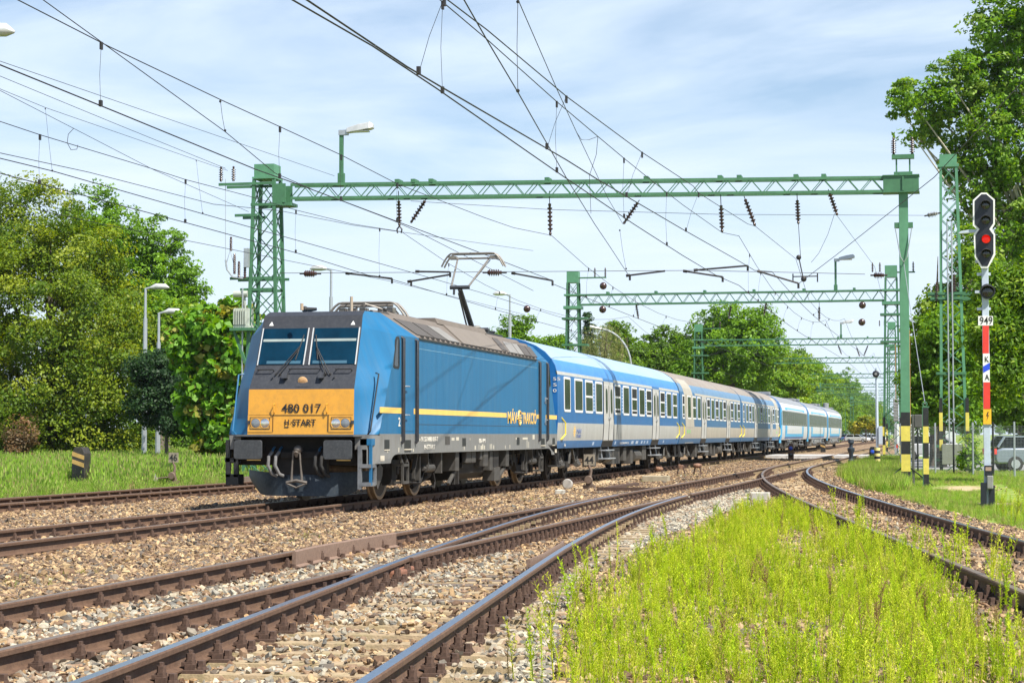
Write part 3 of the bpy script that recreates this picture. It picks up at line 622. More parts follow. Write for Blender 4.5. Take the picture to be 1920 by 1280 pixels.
b.tube([(.26, -.2, .40), (.24, 0, .44), (.26, .2, .40)], .03, 8); b.tube([(.25, -.2, .39), (.24, 0, .31), (.25, .2, .39)], .018, 6)
b.build('coupling', mat('coupling_steel', (.17, .15, .13), .55, .5, .25, 14, (.1, .08, .07), 12, .5), loco, smooth=True)
for y, mm in ((.52, 0), (.38, 0), (-.40, 1), (-.52, 1)):
    b = MB(); b.cur = 1; b.tube([(.5, y, 1.06), (.40, y, 1.02), (.36, y, .95)], .022, 7); b.cur = 0
    b.tube([(.36, y, .97), (.28, y + .04, .88), (.27, y + .05, .72), (.33, y - .01, .56), (.4, y - .08, .52)], .033, 8)
    b.build('brake_hose', [mat('hose_grey', (.15, .15, .15), .5, 0, .2, 10) if not mm else M_rubber, mat('hose_cock_blue', (.02, .1, .2), .5)], loco, smooth=True)
pl = MB(); ny = 17
for i in range(ny):
    y = -1.28 + 2.56 * i / (ny - 1); a = abs(y) / 1.28; s = .34 + .75 * a ** 2.2; zt = .60 - .02 * a + (.10 * max(0, a - .6)); zb = .15 + .22 * max(0, a - .72) / .28
    pl.v += [(s + .10, y, zt), (s + .03, y * .98, (zt + zb) / 2), (s, y * (.97 - .05), zb), (s + .02, y * (.97 - .05), zb), (s + .13, y, zt)]
for i in range(ny - 1):
    for k in range(4): pl.f.append((i * 5 + k, i * 5 + k + 1, (i + 1) * 5 + k + 1, (i + 1) * 5 + k)); pl.mi.append(0)
pl.build('snow_plough', mat('plough_blue_black', (.009, .018, .028), .5, .1, .3, 3, (.12, .13, .13), 16, .3), loco, smooth=True)
b = MB(); b.prism([(1.05, .42), (1.1, .66), (1.35, .74), (1.55, .66), (1.5, .5), (1.2, .25)], 'y', -1.30, -1.26); b.build('wheel_guard', M_ugrey, loco)
for sg in (-1, 1):
    b = MB(); yo = sg * 1.44; yi = sg * 1.22
    if sg < 0:
        b.cur = 1; b.box(.30, .66, yo, yi, 1.10, 1.22); b.bar((.33, yo + .02, .36), (.33, yo + .02, 1.1), .05); b.cur = 0
        for z in (.38, .72): b.box(.26, .60, yo, yi, z - .04, z + .03)
        b.bar((.30, yi, .28), (.30, yi, 1.1), .07); b.bar((.6, yo + .02, .36), (.6, yo + .02, 1.1), .05)
    else:
        b.box(.30, .60, yi - .05, yo - .02, .35, .55); b.bar((.33, yi, .5), (.33, yi, 1.2), .09, .06); b.bar((.33, yo - .06, .5), (.33, yo - .06, 1.2), .09, .06); b.box(.3, .6, yi, yo, .78, .86)
    b.build('corner_step', [mat('step_steel', (.16, .17, .18), .5, .2, .2, 8), M_blue] if sg < 0 else [M_black, M_black], loco)
# side fittings
for sg, xx in ((-1, 1), (1, 1)):
    b = MB(); b.tube([(.98, sg * 1.32, 2.46), (.90, sg * 1.40, 2.44), (.50, sg * 1.36, 1.36), (.52, sg * 1.30, 1.30)], .016, 6); b.build('handrail', M_blue if sg > 0 else M_black, loco)
def plate(b, s0, s1, z0, z1, d=.004, y=-1.49): return b.box(s0, s1, y - d, y + .01, z0, z1)
for mir in (0, 1):
    fx = (lambda s: 2 * CX - s) if mir else (lambda s: s)
    b = MB(); o = [(1.56, 2.60), (1.66, 2.57), (1.95, 2.57), (2.0, 2.62), (2.0, 3.14), (1.95, 3.19), (1.80, 3.19), (1.74, 3.13)]
    b.prism([(fx(s), z) for s, z in o], 'y', -1.497, -1.48); cw = b.build('cab_window', M_rubber, loco)
    b = MB(); cxx = sum(s for s, z in o) / 8; czz = sum(z for s, z in o) / 8; b.prism([(fx(cxx + (s - cxx) * .80), czz + (z - czz) * .86) for s, z in o], 'y', -1.501, -1.485); b.build('pane', M_sglass, cw)
    b = MB(); a0, a1 = sorted((fx(2.24), fx(3.04))); plate(b, a0, a1, 1.36, 3.16, .006); dr = b.build('cab_door', M_blue, loco, bev=.004)
    for z in (2.22, 1.66):
        b = MB(); b.box(fx(2.30) - .03, fx(2.30) + .03, -1.52, -1.49, z - .11, z + .06); b.tube([(fx(2.3), -1.52, z + .02), (fx(2.3), -1.56, z + .02), (fx(2.3) + (.2 if not mir else -.2), -1.56, z + .02)], .014, 6); b.build('handle', M_galv, dr)
    for s in (2.14, 3.15):
        b = MB(); b.tube([(fx(s), -1.49, 3.19), (fx(s), -1.54, 3.17), (fx(s), -1.54, 1.17), (fx(s), -1.50, 1.13)], .034, 8); b.build('door_rail', M_charc, loco, smooth=True)
    b = MB(); b.box(*sorted((fx(2.36), fx(2.84))), -1.494, -1.45, 1.02, 1.19); b.box(*sorted((fx(.98), fx(1.32))), -1.494, -1.45, 1.02, 1.20); b.build('pocket', M_black, loco)
    b = MB(); b.box(*sorted((fx(2.36), fx(2.84))), -1.52, -1.47, .995, 1.015); b.box(*sorted((fx(.98), fx(1.32))), -1.50, -1.47, .995, 1.015); b.box(*sorted((fx(.72), fx(.98))), -1.495, -1.48, .80, .90); b.build('pocket_sill', mat('sill_cream', (.55, .5, .4), .6), loco)
    b = MB()
    for s in (2.42, 2.80): b.bar((fx(s), -1.36, .92), (fx(s), -1.44, .72), .045); b.bar((fx(s), -1.44, .74), (fx(s), -1.44, .33), .045)
    for z in (.36, .70): b.box(*sorted((fx(2.42), fx(2.80))), -1.47, -1.26, z - .03, z + .02)
    b.build('door_step', M_ugrey, loco)
    b = MB(); b.box(*sorted((fx(2.5), fx(2.8))), -1.2, -1.0, .3, .8); b.build('step_back', M_under, loco)
b = MB(); plate(b, .70, 2 * CX - .70, 1.705, 1.815, .003); b.build('stripe', M_cream, loco)
b = MB(); plate(b, 3.3, 2 * CX - 3.3, 1.495, 1.505, .002); b.build('panel_seam', M_charc, loco)
b = MB(); plate(b, 3.3, 2 * CX - 3.3, 3.02, 3.028, .002); b.build('panel_seam', mat('seam_pale', (.2, .36, .48), .5), loco)
for s in (7.05, 12.6):
    b = MB(); b.box(s, s + .32, -1.494, -1.45, 1.04, 1.22); b.build('pocket', M_black, loco)
b = MB(); plate(b, 5.55, 5.95, 1.08, 1.26, .003); b.build('data_plate', M_ugrey, loco)
RS = (R(90), 0, 0)
M_lettw = mat('white_lettering', (.66, .63, .55), .6, 0, .1, 20)
# clear the stripe behind the company lettering
b = MB(); plate(b, 11.45, 15.0, 1.69, 1.83, .0045); b.build('stripe_gap', M_blue, loco)
text('lettering', 'MÁV', M_cream, loco, (11.55, -1.497, 1.57), RS, .40, 1.05, bold=.007)
text('lettering', 'TRAKCIÓ', M_cream, loco, (13.22, -1.497, 1.57), RS, .40, 1.72, bold=.007)
b = MB()                                                             # winged wheel emblem between the words
c0, z0 = 12.92, 1.71
b.tube([(c0 + .17 * math.cos(t), -1.497, z0 + .17 * math.sin(t)) for t in np.linspace(R(35), R(325), 15)], .022, 5)
for dz in (-.06, .0, .06): b.box(c0 - .05, c0 + .24 - abs(dz) * 1.0, -1.500, -1.488, z0 + dz - .017, z0 + dz + .017)
for sg in (-1, 1): b.tube([(c0 - .26, -1.497, z0 + sg * .02), (c0 - .15, -1.497, z0 + sg * .06)], .022, 5)
b.build('emblem', M_cream, loco)
text('lettering', '91 55 0480 017-7', M_lettw, loco, (3.62, -1.494, 1.16), RS, .13, 1.32, bold=.003)
text('lettering', 'H-START', M_lettw, loco, (3.85, -1.494, 1.00), RS, .13, .85, bold=.003)
text('lettering', 'EB-VM', M_lettw, loco, (8.6, -1.494, 1.11), RS, .13, .62, bold=.003)
text('lettering', '2', M_lettw, loco, (1.93, -1.494, 1.46), RS, .24, .13, bold=.004)
b = MB()
for s, w_, h in ((1.18, .05, .09), (1.95, .05, .09), (2.1, .28, .08), (3.0, .06, .06), (3.5, .06, .05), (4.7, .06, .05), (6.1, .25, .06), (6.5, .25, .07), (7.2, .05, .09), (7.75, .03, .05), (8.2, .12, .09), (8.6, .03, .11), (8.78, .1, .09), (8.93, .1, .12), (9.1, .1, .09), (9.7, .06, .12), (9.85, .06, .12), (10.05, .08, .09), (11.3, .05, .08), (11.8, .05, .09), (12.5, .3, .05), (13.3, .6, .05), (13.8, .05, .2), (14.0, .05, .16), (14.5, .25, .12)):
    z = .955 if h > .055 and w_ < .2 else 1.17; plate(b, s, s + w_, z, z + h, .002)
b.build('small_marking', mat('small_lettering', (.5, .47, .38), .6), loco)
# running gear
def wheelset(par, s, r=.60, yo=.79, mm=None):
    b = MB()
    for sg in (-1, 1):
        b.lathe([(r + .03, 0), (r + .03, .03), (r, .045), (r - .005, .13), (r - .05, .135), (r - .07, .115), (.30, .09), (.20, .12), (.12, .12), (.12, .17)], (s, sg * (yo - .09), r), (0, sg, 0), 32)
    b.tube([(s, -.7, r), (s, .7, r)], .09, 10)
    w_ = b.build('wheelset', mm or M_steel, par, smooth=True)
    b = MB()
    for sg in (-1, 1):
        b.lathe([(r - .075, .0), (r - .075, .012), (.31, .012), (.31, 0)], (s, sg * (yo + .017), r), (0, sg, 0), 28)
    b.build('brake_disc', mat('disc_dark', (.05, .042, .034), .7, .2), w_)
    return w_
def bogie(par, c, wb, loco_type=True):
    o = bpy.data.objects.new('bogie', bpy.data.meshes.new('bogie')); bpy.data.objects.remove(o)
    b = MB(); h = wb / 2
    for sg in (-1, 1):
        y = sg * 1.06
        b.prism([(c - h - .35, .62), (c - h - .2, .78), (c - .6, .80), (c - .35, .52), (c + .35, .52), (c + .6, .80), (c + h + .2, .78), (c + h + .35, .62), (c + h + .1, .58), (c + .7, .60), (c + .4, .34), (c - .4, .34), (c - .7, .60), (c - h - .1, .58)], 'y', y - .07, y + .07)
        for e in (-1, 1):
            b.box(c + e * h - .16, c + e * h + .16, y - .09 * 1, y + .10, .42, .74)
            b.lathe([(.11, 0), (.11, .3)], (c + e * (h - .42), y, .62), (0, 0, 1), 10); b.lathe([(.11, 0), (.11, .3)], (c + e * (h + .38), y, .62), (0, 0, 1), 10)
            b.lathe([(.085, 0), (.085, .05)], (c + e * h, y + sg * .10, .58), (0, sg, 0), 10)
        b.box(c - .45, c + .45, y - .14, y + .14, .80, .92)
    b.box(c - .3, c + .3, -1, 1, .4, .7)
    return b.build('bogie', M_under, par, bev=.012)
for c, ws in ((4.23, (2.93, 5.53)), (14.67, (13.37, 15.97))):
    bg_ = bogie(loco, c, 2.6)
    for s in ws: wheelset(bg_, s)
    b = MB()
    b.tube([(c + .35, -1.30, .60), (c + .95, -1.30, .60)], .085, 12); b.tube([(c + .2, -1.30, .60), (c + 1.1, -1.30, .60)], .045, 8)
    b.bar((c + .35, -1.30, .92), (c + .42, -1.30, .62), .16, .05); b.bar((c - .22, -1.28, .90), (c - .42, -1.28, .60), .08, .05); b.bar((c - .42, -1.28, .62), (c - .42, -1.28, .40), .06)
    b.bar((c + 1.42, -1.32, .92), (c + 1.42, -1.32, .48), .14, .10); b.bar((c - .02, -1.26, .85), (c - .02, -1.26, .36), .10, .08)
    b.build('damper', M_ugrey, bg_)
    b = MB(); b.tube([(c + 1.15, -1.28, .48), (c + 1.2, -1.3, .3), (c + 1.12, -1.3, .16), (c + 1.05, -1.3, .2)], .02, 6); b.tube([(c + .8, -.9, .2), (c + 1.6, -1.05, .42), (c + 1.9, -1.1, .7)], .05, 8); b.tube([(c - 1.0, -1.2, .34), (c + .2, -1.24, .30), (c + .7, -1.2, .55)], .03, 6); b.build('pipe', M_under, bg_)
b = MB(); b.prism([(-1.22, .95), (-1.22, .42), (-1.05, .28), (1.05, .28), (1.22, .42), (1.22, .95)], 'x', 7.35, 10.7); b.build('transformer_tank', M_under, loco, bev=.03)
b = MB()
for s0, s1, y0, z0, z1 in ((6.75, 7.05, -1.42, .50, .93), (7.8, 8.25, -1.40, .66, .93), (8.3, 8.7, -1.40, .66, .93), (9.05, 9.25, -1.42, .72, .93), (9.3, 9.75, -1.44, .56, .93), (10.4, 11.0, -1.44, .20, .52), (10.1, 10.4, -1.4, .45, .9), (11.7, 12.0, -1.43, .52, .93)): b.box(s0, s1, y0, y0 + .3, z0, z1)
for s in (6.9, 11.85): b.bar((s, -1.35, .5), (s - .35 if s < 9 else s - .6, -1.30, .22), .07)
b.split('equipment_box', [M_ugrey], loco, bev=.012)
b = MB(); b.box(10.45, 11.0, -1.40, -1.1, .53, .92); b.bar((7.5, -1.25, .2), (7.5, -1.25, .6), .09); b.bar((7.15, -1.25, .2), (7.15, -1.25, .6), .09); b.box(7.8, 8.7, -1.3, -1.1, .55, .92); b.split('equipment_box', M_under, loco)
# roof gear
M_pan = mat('pantograph_grey', (.20, .185, .165), .55, .4, .2, 12)
def bow(b, s, z, half=.80, dip=.30, r=.022):
    for e in (-.14, .14):
        pts = [(s + e, y, z - (0 if abs(y) < .55 else dip * ((abs(y) - .55) / (half - .55)) ** 1.7)) for y in np.linspace(-half, half, 21)]
        b.tube(pts, r, 6)
    for y in (-.45, 0, .45): b.tube([(s - .14, y, z), (s + .14, y, z)], .014, 5)
pa = thing('tmp', 't', 't'); bpy.data.objects.remove(pa)
sF = onD(690, 560, 0).x - S0
b = MB(); bow(b, sF, 4.06, .86, .32, .026); b.tube([(sF, -.55, 4.0), (sF, .6, 4.0)], .03, 8); b.tube([(sF + .3, -.5, 3.93), (sF + 1.9, -.12, 3.95)], .022, 6); b.tube([(sF + .3, .5, 3.93), (sF + 1.9, .12, 3.95)], .022, 6); b.tube([(sF + 2.0, 0, 3.95), (sF + .2, 0, 3.88)], .05, 8)
for y in (-.5, -.3, .1, .35, .55): b.box(sF - .1, sF + .2, y - .06, y + .06, 3.86, 3.96)
for y in (-.4, .4): b.lathe([(.05, 0), (.08, .03), (.05, .06), (.08, .09), (.05, .12)], (sF + .3, y, 3.78), n=10)
b.tube([(sF - .05, .35, 3.9), (sF - .2, 0, 4.03), (sF - .1, -.35, 3.92)], .018, 5); b.box(sF + .2, sF + 2.2, -.45, .45, 3.84, 3.87)
b.build('lowered_pantograph', M_pan, loco, smooth=True)
def Pd(px, py, d=0): p = onD(px, py, d); return Vector((p.x - S0, p.y, p.z))
K = Pd(862, 541); HB = Pd(888, 480); HB.y = 0
b = MB(); b.tube([(14.15, 0, 3.95), K], [.075, .06], 10); b.tube([(13.6, 0, 3.92), K + Vector((-.12, 0, -.12))], .022, 6); b.box(13.4, 15.4, -.5, .5, 3.86, 3.90); b.tube([(14.15, -.4, 3.98), (14.15, .4, 3.98)], .06, 8)
b.tube([K + Vector((0, -.25, .03)), K + Vector((0, .25, .03))], .05, 8); b.tube([K + Vector((-.1, .12, -.02)), K + Vector((-.12, .12, -.16))], .03, 6)
for y in (-.3, .3): b.lathe([(.06, 0), (.11, .03), (.06, .06), (.11, .09), (.06, .12), (.11, .15), (.06, .18)], (15.0, y, 3.82), n=12)
b.box(14.7, 15.2, -.2, .2, 3.98, 4.06)
pan = b.build('pantograph', M_charc, loco, smooth=True)
b = MB()
for y in (-1, 1): b.tube([K + Vector((0, y * .22, .04)), Vector((HB.x, y * .42, HB.z - .06))], [.028, .022], 7)
b.tube([K + Vector((.05, -.18, 0)), Vector((HB.x + .1, -.42, HB.z - .10))], .012, 5); b.build('upper_arm', M_pan, pan, smooth=True)
b = MB(); bow(b, HB.x, HB.z + .06, .82, .34, .024); b.tube([(HB.x, -.5, HB.z - .06), (HB.x, .5, HB.z - .06)], .028, 7)
for y in (-.55, .55): b.box(HB.x - .14, HB.x + .14, y - .09, y + .09, HB.z - .08, HB.z)
b.build('collector_head', M_pan, pan, smooth=True)
b = MB(); b.sphere((1.75, .36, 3.74), .065); b.tube([(1.75, .30, 3.73), (1.75, .12, 3.74)], [.05, .03], 8); b.build('horn', M_rubber, loco, smooth=True)
for px, h in ((659, .36), (566, .13)):
    q = onD(px, 575, -.4 if px > 600 else .1); b = MB(); b.tube([(q.x - S0, q.y, 3.66), (q.x - S0, q.y, 3.66 + h)], .032, 8); b.build('antenna', mat('antenna_tan', (.36, .28, .2), .6), loco)
for s, y in ((15.6, .3), (12.5, -.5), (9.2, .6)):
    b = MB(); b.lathe([(.06, 0), (.11, .03), (.06, .06), (.11, .09), (.06, .12), (.11, .15), (.06, .2)], (s, y, 3.80), n=12); b.split('insulator', M_insulg, loco, smooth=True)
# ------------------------------------------------------------------ coaches
K_blue = mat('coach_blue', (.005, .105, .31), .4, 0, .10, 1.3, (.10, .16, .24), 4, .20, stretch=(2, 1, .5), coat=.1)
K_dull = mat('coach_blue_faded', (.030, .115, .245), .5, 0, .14, 1.5, (.14, .17, .19), 4, .3, stretch=(2, 1, .5))
K_low = mat('coach_sole_blue', (.035, .14, .33), .5, 0, .12, 2, (.14, .17, .2), 5, .35)
K_wht = mat('coach_grey_white', (.38, .385, .365), .5, 0, .07, 1.6, (.30, .29, .26), 3, .4, stretch=(2, 1, .6))
K_wht2 = mat('coach_cream_aged', (.37, .345, .29), .55, 0, .10, 1.6, (.26, .23, .19), 3, .45, stretch=(2, 1, .6))
K_rf1 = mat('coach_roof_light_blue', (.27, .38, .52), .5, 0, .08, 1.0, (.33, .40, .50), 2.5, .4, stretch=(.6, 1, 1))
K_rf1b = mat('coach_roof_edge_blue', (.05, .20, .47), .5, 0, .10, 1.2, (.2, .36, .55), 4, .3, stretch=(2.5, 1, 1))
K_rf2 = mat('coach_roof_weathered', (.23, .21, .19), .75, 0, .15, 1.2, (.26, .17, .11), 2.2, .45, stretch=(.6, 1, 1))
K_rf2b = mat('coach_roof_edge_weathered', (.10, .20, .33), .6, 0, .15, 1.5, (.25, .25, .25), 3, .4, stretch=(2.5, 1, 1))
K_rf3 = mat('coach_roof_grey', (.22, .235, .255), .6, 0, .10, 1.5, (.18, .18, .18), 3, .35)
K_icw = mat('coach_white', (.50, .52, .54), .4, 0, .06, 1.5, (.40, .40, .40), 3, .25)
K_cyan = mat('coach_cyan', (.05, .33, .58), .4, 0, .05, 2)
K_navy = mat('coach_slate_blue', (.07, .16, .36), .45, 0, .08, 2)
K_frame = mat('window_frame_white', (.68, .68, .66), .45, 0, .06, 6, (.35, .33, .3), 8, .25)
K_pane = mat('coach_pane', (.020, .028, .022), .12, 0, .55, 1.6, (.07, .09, .045), 2.5, .5, spec=.35)
K_dark = mat('coach_opening', (.006, .006, .006), .6)
K_door = mat('coach_door_grey', (.44, .44, .42), .5, 0, .1, 4, (.2, .18, .16), 6, .45, stretch=(3, 1, .6))
K_hand = mat('yellow_handrail', (.72, .58, .05), .45)
K_band = mat('window_band_grey', (.075, .08, .075), .25, 0, .25, 2, spec=.4)
SIDE = [(.91, 1.35), (1.12, 1.41), (1.62, 1.44), (2.95, 1.425), (3.05, 1.40), (3.20, 1.36), (3.38, 1.26), (3.58, 1.08), (3.75, .82), (3.88, .50), (3.96, .22), (3.98, 0)]
def Yz(z): return float(np.interp(z, [p[0] for p in SIDE], [p[1] for p in SIDE]))
def shell(root, Ln, rowmat, mats, bottom=.91):
    b = MB(); half = [(bottom if i == 0 else z, y) for i, (z, y) in enumerate(SIDE)]
    prof = [(-y, z) for z, y in half] + [(y, z) for z, y in half[::-1][1:]]
    n = len(prof)
    for xx in (0, Ln): b.v += [(xx, y, z) for y, z in prof]
    for i in range(n - 1):
        b.f.append((i, i + 1, n + i + 1, n + i)); b.mi.append(rowmat[min(i, 2 * len(SIDE) - 3 - i)])
    b.f += [tuple(range(n)), tuple(range(n, 2 * n)), (0, n - 1, 2 * n - 1, n)]; b.mi += [len(mats) - 1] * 3
    return b.build('body', mats, root, smooth=True)
def sidebox(b, s0, s1, z0, z1, d=.006, back=.03):                    # plate that follows the leaning near side
    zs = [z0] + [z for z, _ in SIDE if z0 + .01 < z < z1 - .01] + [z1]
    if z0 < .91: zs = [z0] + [z for z in zs[1:]]
    v = [(s, -Yz(z) - e, z) for z in zs for s, e in ((s0, d), (s1, d), (s1, -back), (s0, -back))]
    f = [(i * 4 + k, i * 4 + (k + 1) % 4, i * 4 + 4 + (k + 1) % 4, i * 4 + 4 + k) for i in range(len(zs) - 1) for k in range(4)]
    n = (len(zs) - 1) * 4
    return b.add(v, f + [(0, 1, 2, 3), (n, n + 1, n + 2, n + 3)])
def sideround(b, s0, s1, z0, z1, r=.07, d=.010):
    o = [((s0 + s1) / 2 + u, (z0 + z1) / 2 + v) for u, v in rrect((s1 - s0) / 2, (z1 - z0) / 2, r, 3)]
    n = len(o); v = [(s, -Yz(z) - d, z) for s, z in o] + [(s, -Yz(z) + .03, z) for s, z in o]
    return b.add(v, [tuple(range(n)), tuple(range(n, 2 * n))] + [(i, (i + 1) % n, n + (i + 1) % n, n + i) for i in range(n)])
def window(root, s0, s1, kind, z0=1.93, z1=2.92):
    b = MB(); sideround(b, s0, s1, z0, z1); w = b.build('window', K_frame, root)
    b = MB(); m = .075
    if kind == 'o':                                                    # drop-light let down
        zc = z1 - .36 * (z1 - z0) - .06
        c = MB(); sidebox(c, s0 + m, s1 - m, zc + .03, z1 - .07, .012); c.build('open_light', K_dark, w)
        sidebox(b, s0 + m, s1 - m, z0 + .20, zc - .03, .012)
        c = MB(); sidebox(c, s0 + m, s1 - m, z0 + .07, z0 + .16, .012); c.build('sill_gap', K_dark, w)
    elif kind == 'h':
        zc = (z0 + z1) / 2; sidebox(b, s0 + m, s1 - m, zc + .03, z1 - .07, .012); sidebox(b, s0 + m, s1 - m, z0 + .07, zc - .03, .012)
    else: sideround(b, s0 + m, s1 - m, z0 + .07, z1 - .07, .04, .012)
    b.build('pane', K_pane, w)
def coachdoor(root, s0, s1, z0=.96):
    b = MB(); sidebox(b, s0, s1, z0, 2.96, .004); d = b.build('door', K_door, root)
    mid = (s0 + s1) / 2
    for a, c in ((s0 + .1, mid - .05), (mid + .05, s1 - .1)):
        b = MB(); sidebox(b, a, c, z0 + .14, 2.84, .018); lf = b.build('door_leaf', K_door, d, bev=.01)
        b = MB(); k = (a + c) / 2; sideround(b, k - .17, k + .17, 1.95, 2.74, .16, .024); b.build('pane', K_pane, lf)
    b = MB(); sidebox(b, mid - .03, mid + .03, z0 + .14, 2.84, .021); sidebox(b, s0 - .03, s0 + .05, z0, 2.95, .01); sidebox(b, s1 - .05, s1 + .03, z0, 2.95, .01); b.build('door_seal', M_rubber, d)
    b = MB(); sidebox(b, mid - .18, mid - .06, 1.78, 1.84, .05); sidebox(b, mid + .06, mid + .18, 1.78, 1.84, .05); b.build('handle', M_galv, d)
    b = MB(); sidebox(b, s0 - .02, s1 + .02, .90, z0 + .13, .012); b.build('step_well', K_dark, d)
def running(root, Ln, full=True):
    for c in (2.9, Ln - 2.9):
        g = bogie(root, c, 2.5)
        for s in (c - 1.25, c + 1.25): wheelset(g, s, .46, .79, M_under)
        b = MB()
        for e in (-1.25, 1.25): b.lathe([(.13, 0), (.13, .06), (.08, .1)], (c + e, -1.16, .46), (0, -1, 0), 12); b.tube([(c + e - .25, -1.2, .42), (c + e + .25, -1.2, .42)], .07, 8)
        b.bar((c - .1, -1.25, .88), (c - .45, -1.28, .45), .05); b.bar((c + .15, -1.25, .88), (c + .4, -1.28, .5), .06)
        b.split('axle_box', M_ugrey, g)
    b = MB(); b.box(6.2, Ln - 6.2, -1.0, 1.0, .55, .90); b.build('underframe', M_under, root)
    b = MB()
    for s, w_, z, h in ((6.6, .5, .30, .55), (7.5, .7, .45, .4), (10.2, 1.4, .32, .55), (12.4, .6, .4, .45), (13.9, .5, .28, .5), (16.6, .9, .38, .5)): b.box(s * Ln / 25.2, s * Ln / 25.2 + w_, -1.25, -.9, z, z + h)
    b.tube([(8.6, -1.1, .6), (9.8, -1.1, .6)], .22, 12); b.tube([(14.8, -1.1, .55), (16.2, -1.1, .55)], .2, 12)
    b.split('equipment_box', M_ugrey, root, bev=.015)
    b = MB()
    for s in (8.3, 18.7):
        k = s * Ln / 25.2
        for z, y in ((.78, -1.38), (.52, -1.42)): b.box(k - .75, k + .75, y - .12, y + .18, z, z + .035)
        for e in (-.7, .7): b.bar((k + e, -1.3, .92), (k + e, -1.36, .5), .03)
    b.split('footboard', M_galv, root)
    b = MB()
    for xx, sg in ((0, -1), (Ln, 1)):
        for y in (-.875, .875): b.lathe([(.10, 0), (.10, .3), (.22, .3), (.22, .34)], (xx, y, 1.03), (sg, 0, 0), 14)
        b.bar((xx + sg * -.3, -1.3, .9), (xx + sg * -.35, -1.33, .42), .04); b.bar((xx + sg * -.7, -1.3, .9), (xx + sg * -.66, -1.33, .42), .04); b.box(xx + min(sg * -.75, sg * -.25), xx + max(sg * -.75, sg * -.25), -1.36, -1.1, .40, .44)
        b.box(min(xx, xx + sg * .32), max(xx, xx + sg * .32), -.75, .75, 1.1, 3.4)
    b.split('end_gear', M_rubber, root)
WIN = [(.93, 1.89, 'p'), (2.54, 3.81, 'p'), (4.25, 5.51, 'h'), (5.97, 7.2, 'p'), (9.51, 10.68, 'o'), (11.23, 12.46, 'p'), (13.03, 14.21, 'o'), (14.7, 15.94, 'p'), (16.38, 17.62, 'o'), (19.87, 21.08, 'o'), (21.6, 22.87, 'p'), (23.33, 24.58, 'h')]
WIN2 = [(.75, 1.45, 'o'), (2.4, 3.6, 'p'), (4.2, 5.4, 'h'), (5.9, 7.1, 'p'), (9.51, 10.68, 'o'), (11.23, 12.46, 'p'), (13.03, 14.21, 'o'), (14.7, 15.94, 'p'), (16.38, 17.62, 'o'), (19.87, 21.08, 'o'), (21.6, 22.87, 'p'), (23.33, 24.58, 'o')]
WIN3 = [(.75, 1.45, 'o'), (2.4, 3.6, 'p'), (4.2, 5.4, 'o'), (5.9, 7.1, 'p'), (9.51, 10.68, 'p'), (11.23, 12.46, 'o'), (13.03, 14.21, 'p'), (14.7, 15.94, 'p'), (16.38, 17.62, 'h'), (19.87, 21.08, 'o'), (21.6, 22.87, 'p'), (23.33, 24.58, 'h')]
ROW = [3, 2, 1, 0, 4, 4, 5, 5, 5, 5, 5]
def handrail(root, s, sg=1):
    b = MB(); y = -Yz(1.4) - .02; b.tube([(s, y + .03, 1.78), (s + sg * .22, y - .06, 1.62), (s + sg * .22, y - .06, 1.30), (s, y + .03, 1.15)], .022, 6); b.build('handrail', K_hand, root)
def bhv(label, st, Ln, win, mats, rows, aged=False, slants=(), hr=True):
    root = thing('passenger_coach', label, 'railway coach', (S0 + st, 0, 0), 0, 'coaches of the train')
    k = Ln / 25.2; shell(root, Ln, rows, mats)
    for s0, s1 in slants:
        b = MB()
        for z0, z1 in ((.93, 1.62), (1.62, 2.95), (2.95, 3.05), (3.05, 3.2), (3.2, 3.38), (3.38, 3.58)):
            sh = lambda z: -.35 * (z - 2.0)
            v = [(s + sh(z), -Yz(z) - e, z) for e in (.004, -.03) for s in (s0, s1) for z in (z0, z1)]; b.add(v, [(0, 1, 3, 2), (4, 6, 7, 5), (0, 4, 5, 1), (2, 3, 7, 6), (0, 2, 6, 4), (1, 5, 7, 3)])
        b.build('slanted_band', K_wht2, root)
    for s0, s1, q in win: window(root, s0 * k, s1 * k, q)
    for s0, s1 in ((7.39, 9.3), (17.88, 19.59)): coachdoor(root, s0 * k, s1 * k)
    if hr: handrail(root, .55); handrail(root, Ln - .75)
    b = MB()
    for s in (.02, Ln * .34, Ln * .34 + .05, Ln * .62): 
        for z0, z1 in zip([p[0] for p in SIDE[4:-1]], [p[0] for p in SIDE[5:]]):
            v = [(x_, -Yz(z) - (.006), z + .004) for x_ in (s, s + .02) for z in (z0, z1)]; b.add(v, [(0, 1, 3, 2)])
    b.build('roof_seam', mat('roof_seam', (.10, .14, .22) if not aged else (.12, .11, .10), .6), root)
    running(root, Ln); return root
c1 = bhv('bright blue coach with light blue roof coupled right behind the locomotive', 18.1, 25.15, WIN, [K_blue, K_blue, K_wht, K_low, K_rf1b, K_rf1, K_blue], [3, 2, 1, 0, 4, 4, 5, 5, 5, 5, 5])
SIDEWHITE = MB()
for s0, s1 in ((0, 7.35), (9.35, 17.85), (19.65, 25.15)): sidebox(SIDEWHITE, s0, s1, 2.955, 3.05, .003)
SIDEWHITE.build('cantrail', K_wht, c1)
b = MB(); sidebox(b, 2.0, 2.02, 1.15, 1.6, .002); b = MB()
c0 = 2.55
for i, z in enumerate(np.linspace(1.24, 1.52, 7)): w_ = .16 * math.sin(math.pi * (i + .8) / 7.6); sidebox(b, c0 - w_, c0 + w_, z - .015, z + .018, .004)
b.build('emblem', M_cream, c1)
text('lettering', 'MÁV', mat('blue_lettering', (.06, .12, .35), .5), c1, (2.85, -Yz(1.38) - .005, 1.32), RS, .20, .75)
text('lettering', 'START', mat('blue_lettering', (.06, .12, .35), .5), c1, (2.85, -Yz(1.28) - .005, 1.20), RS, .13, .75)
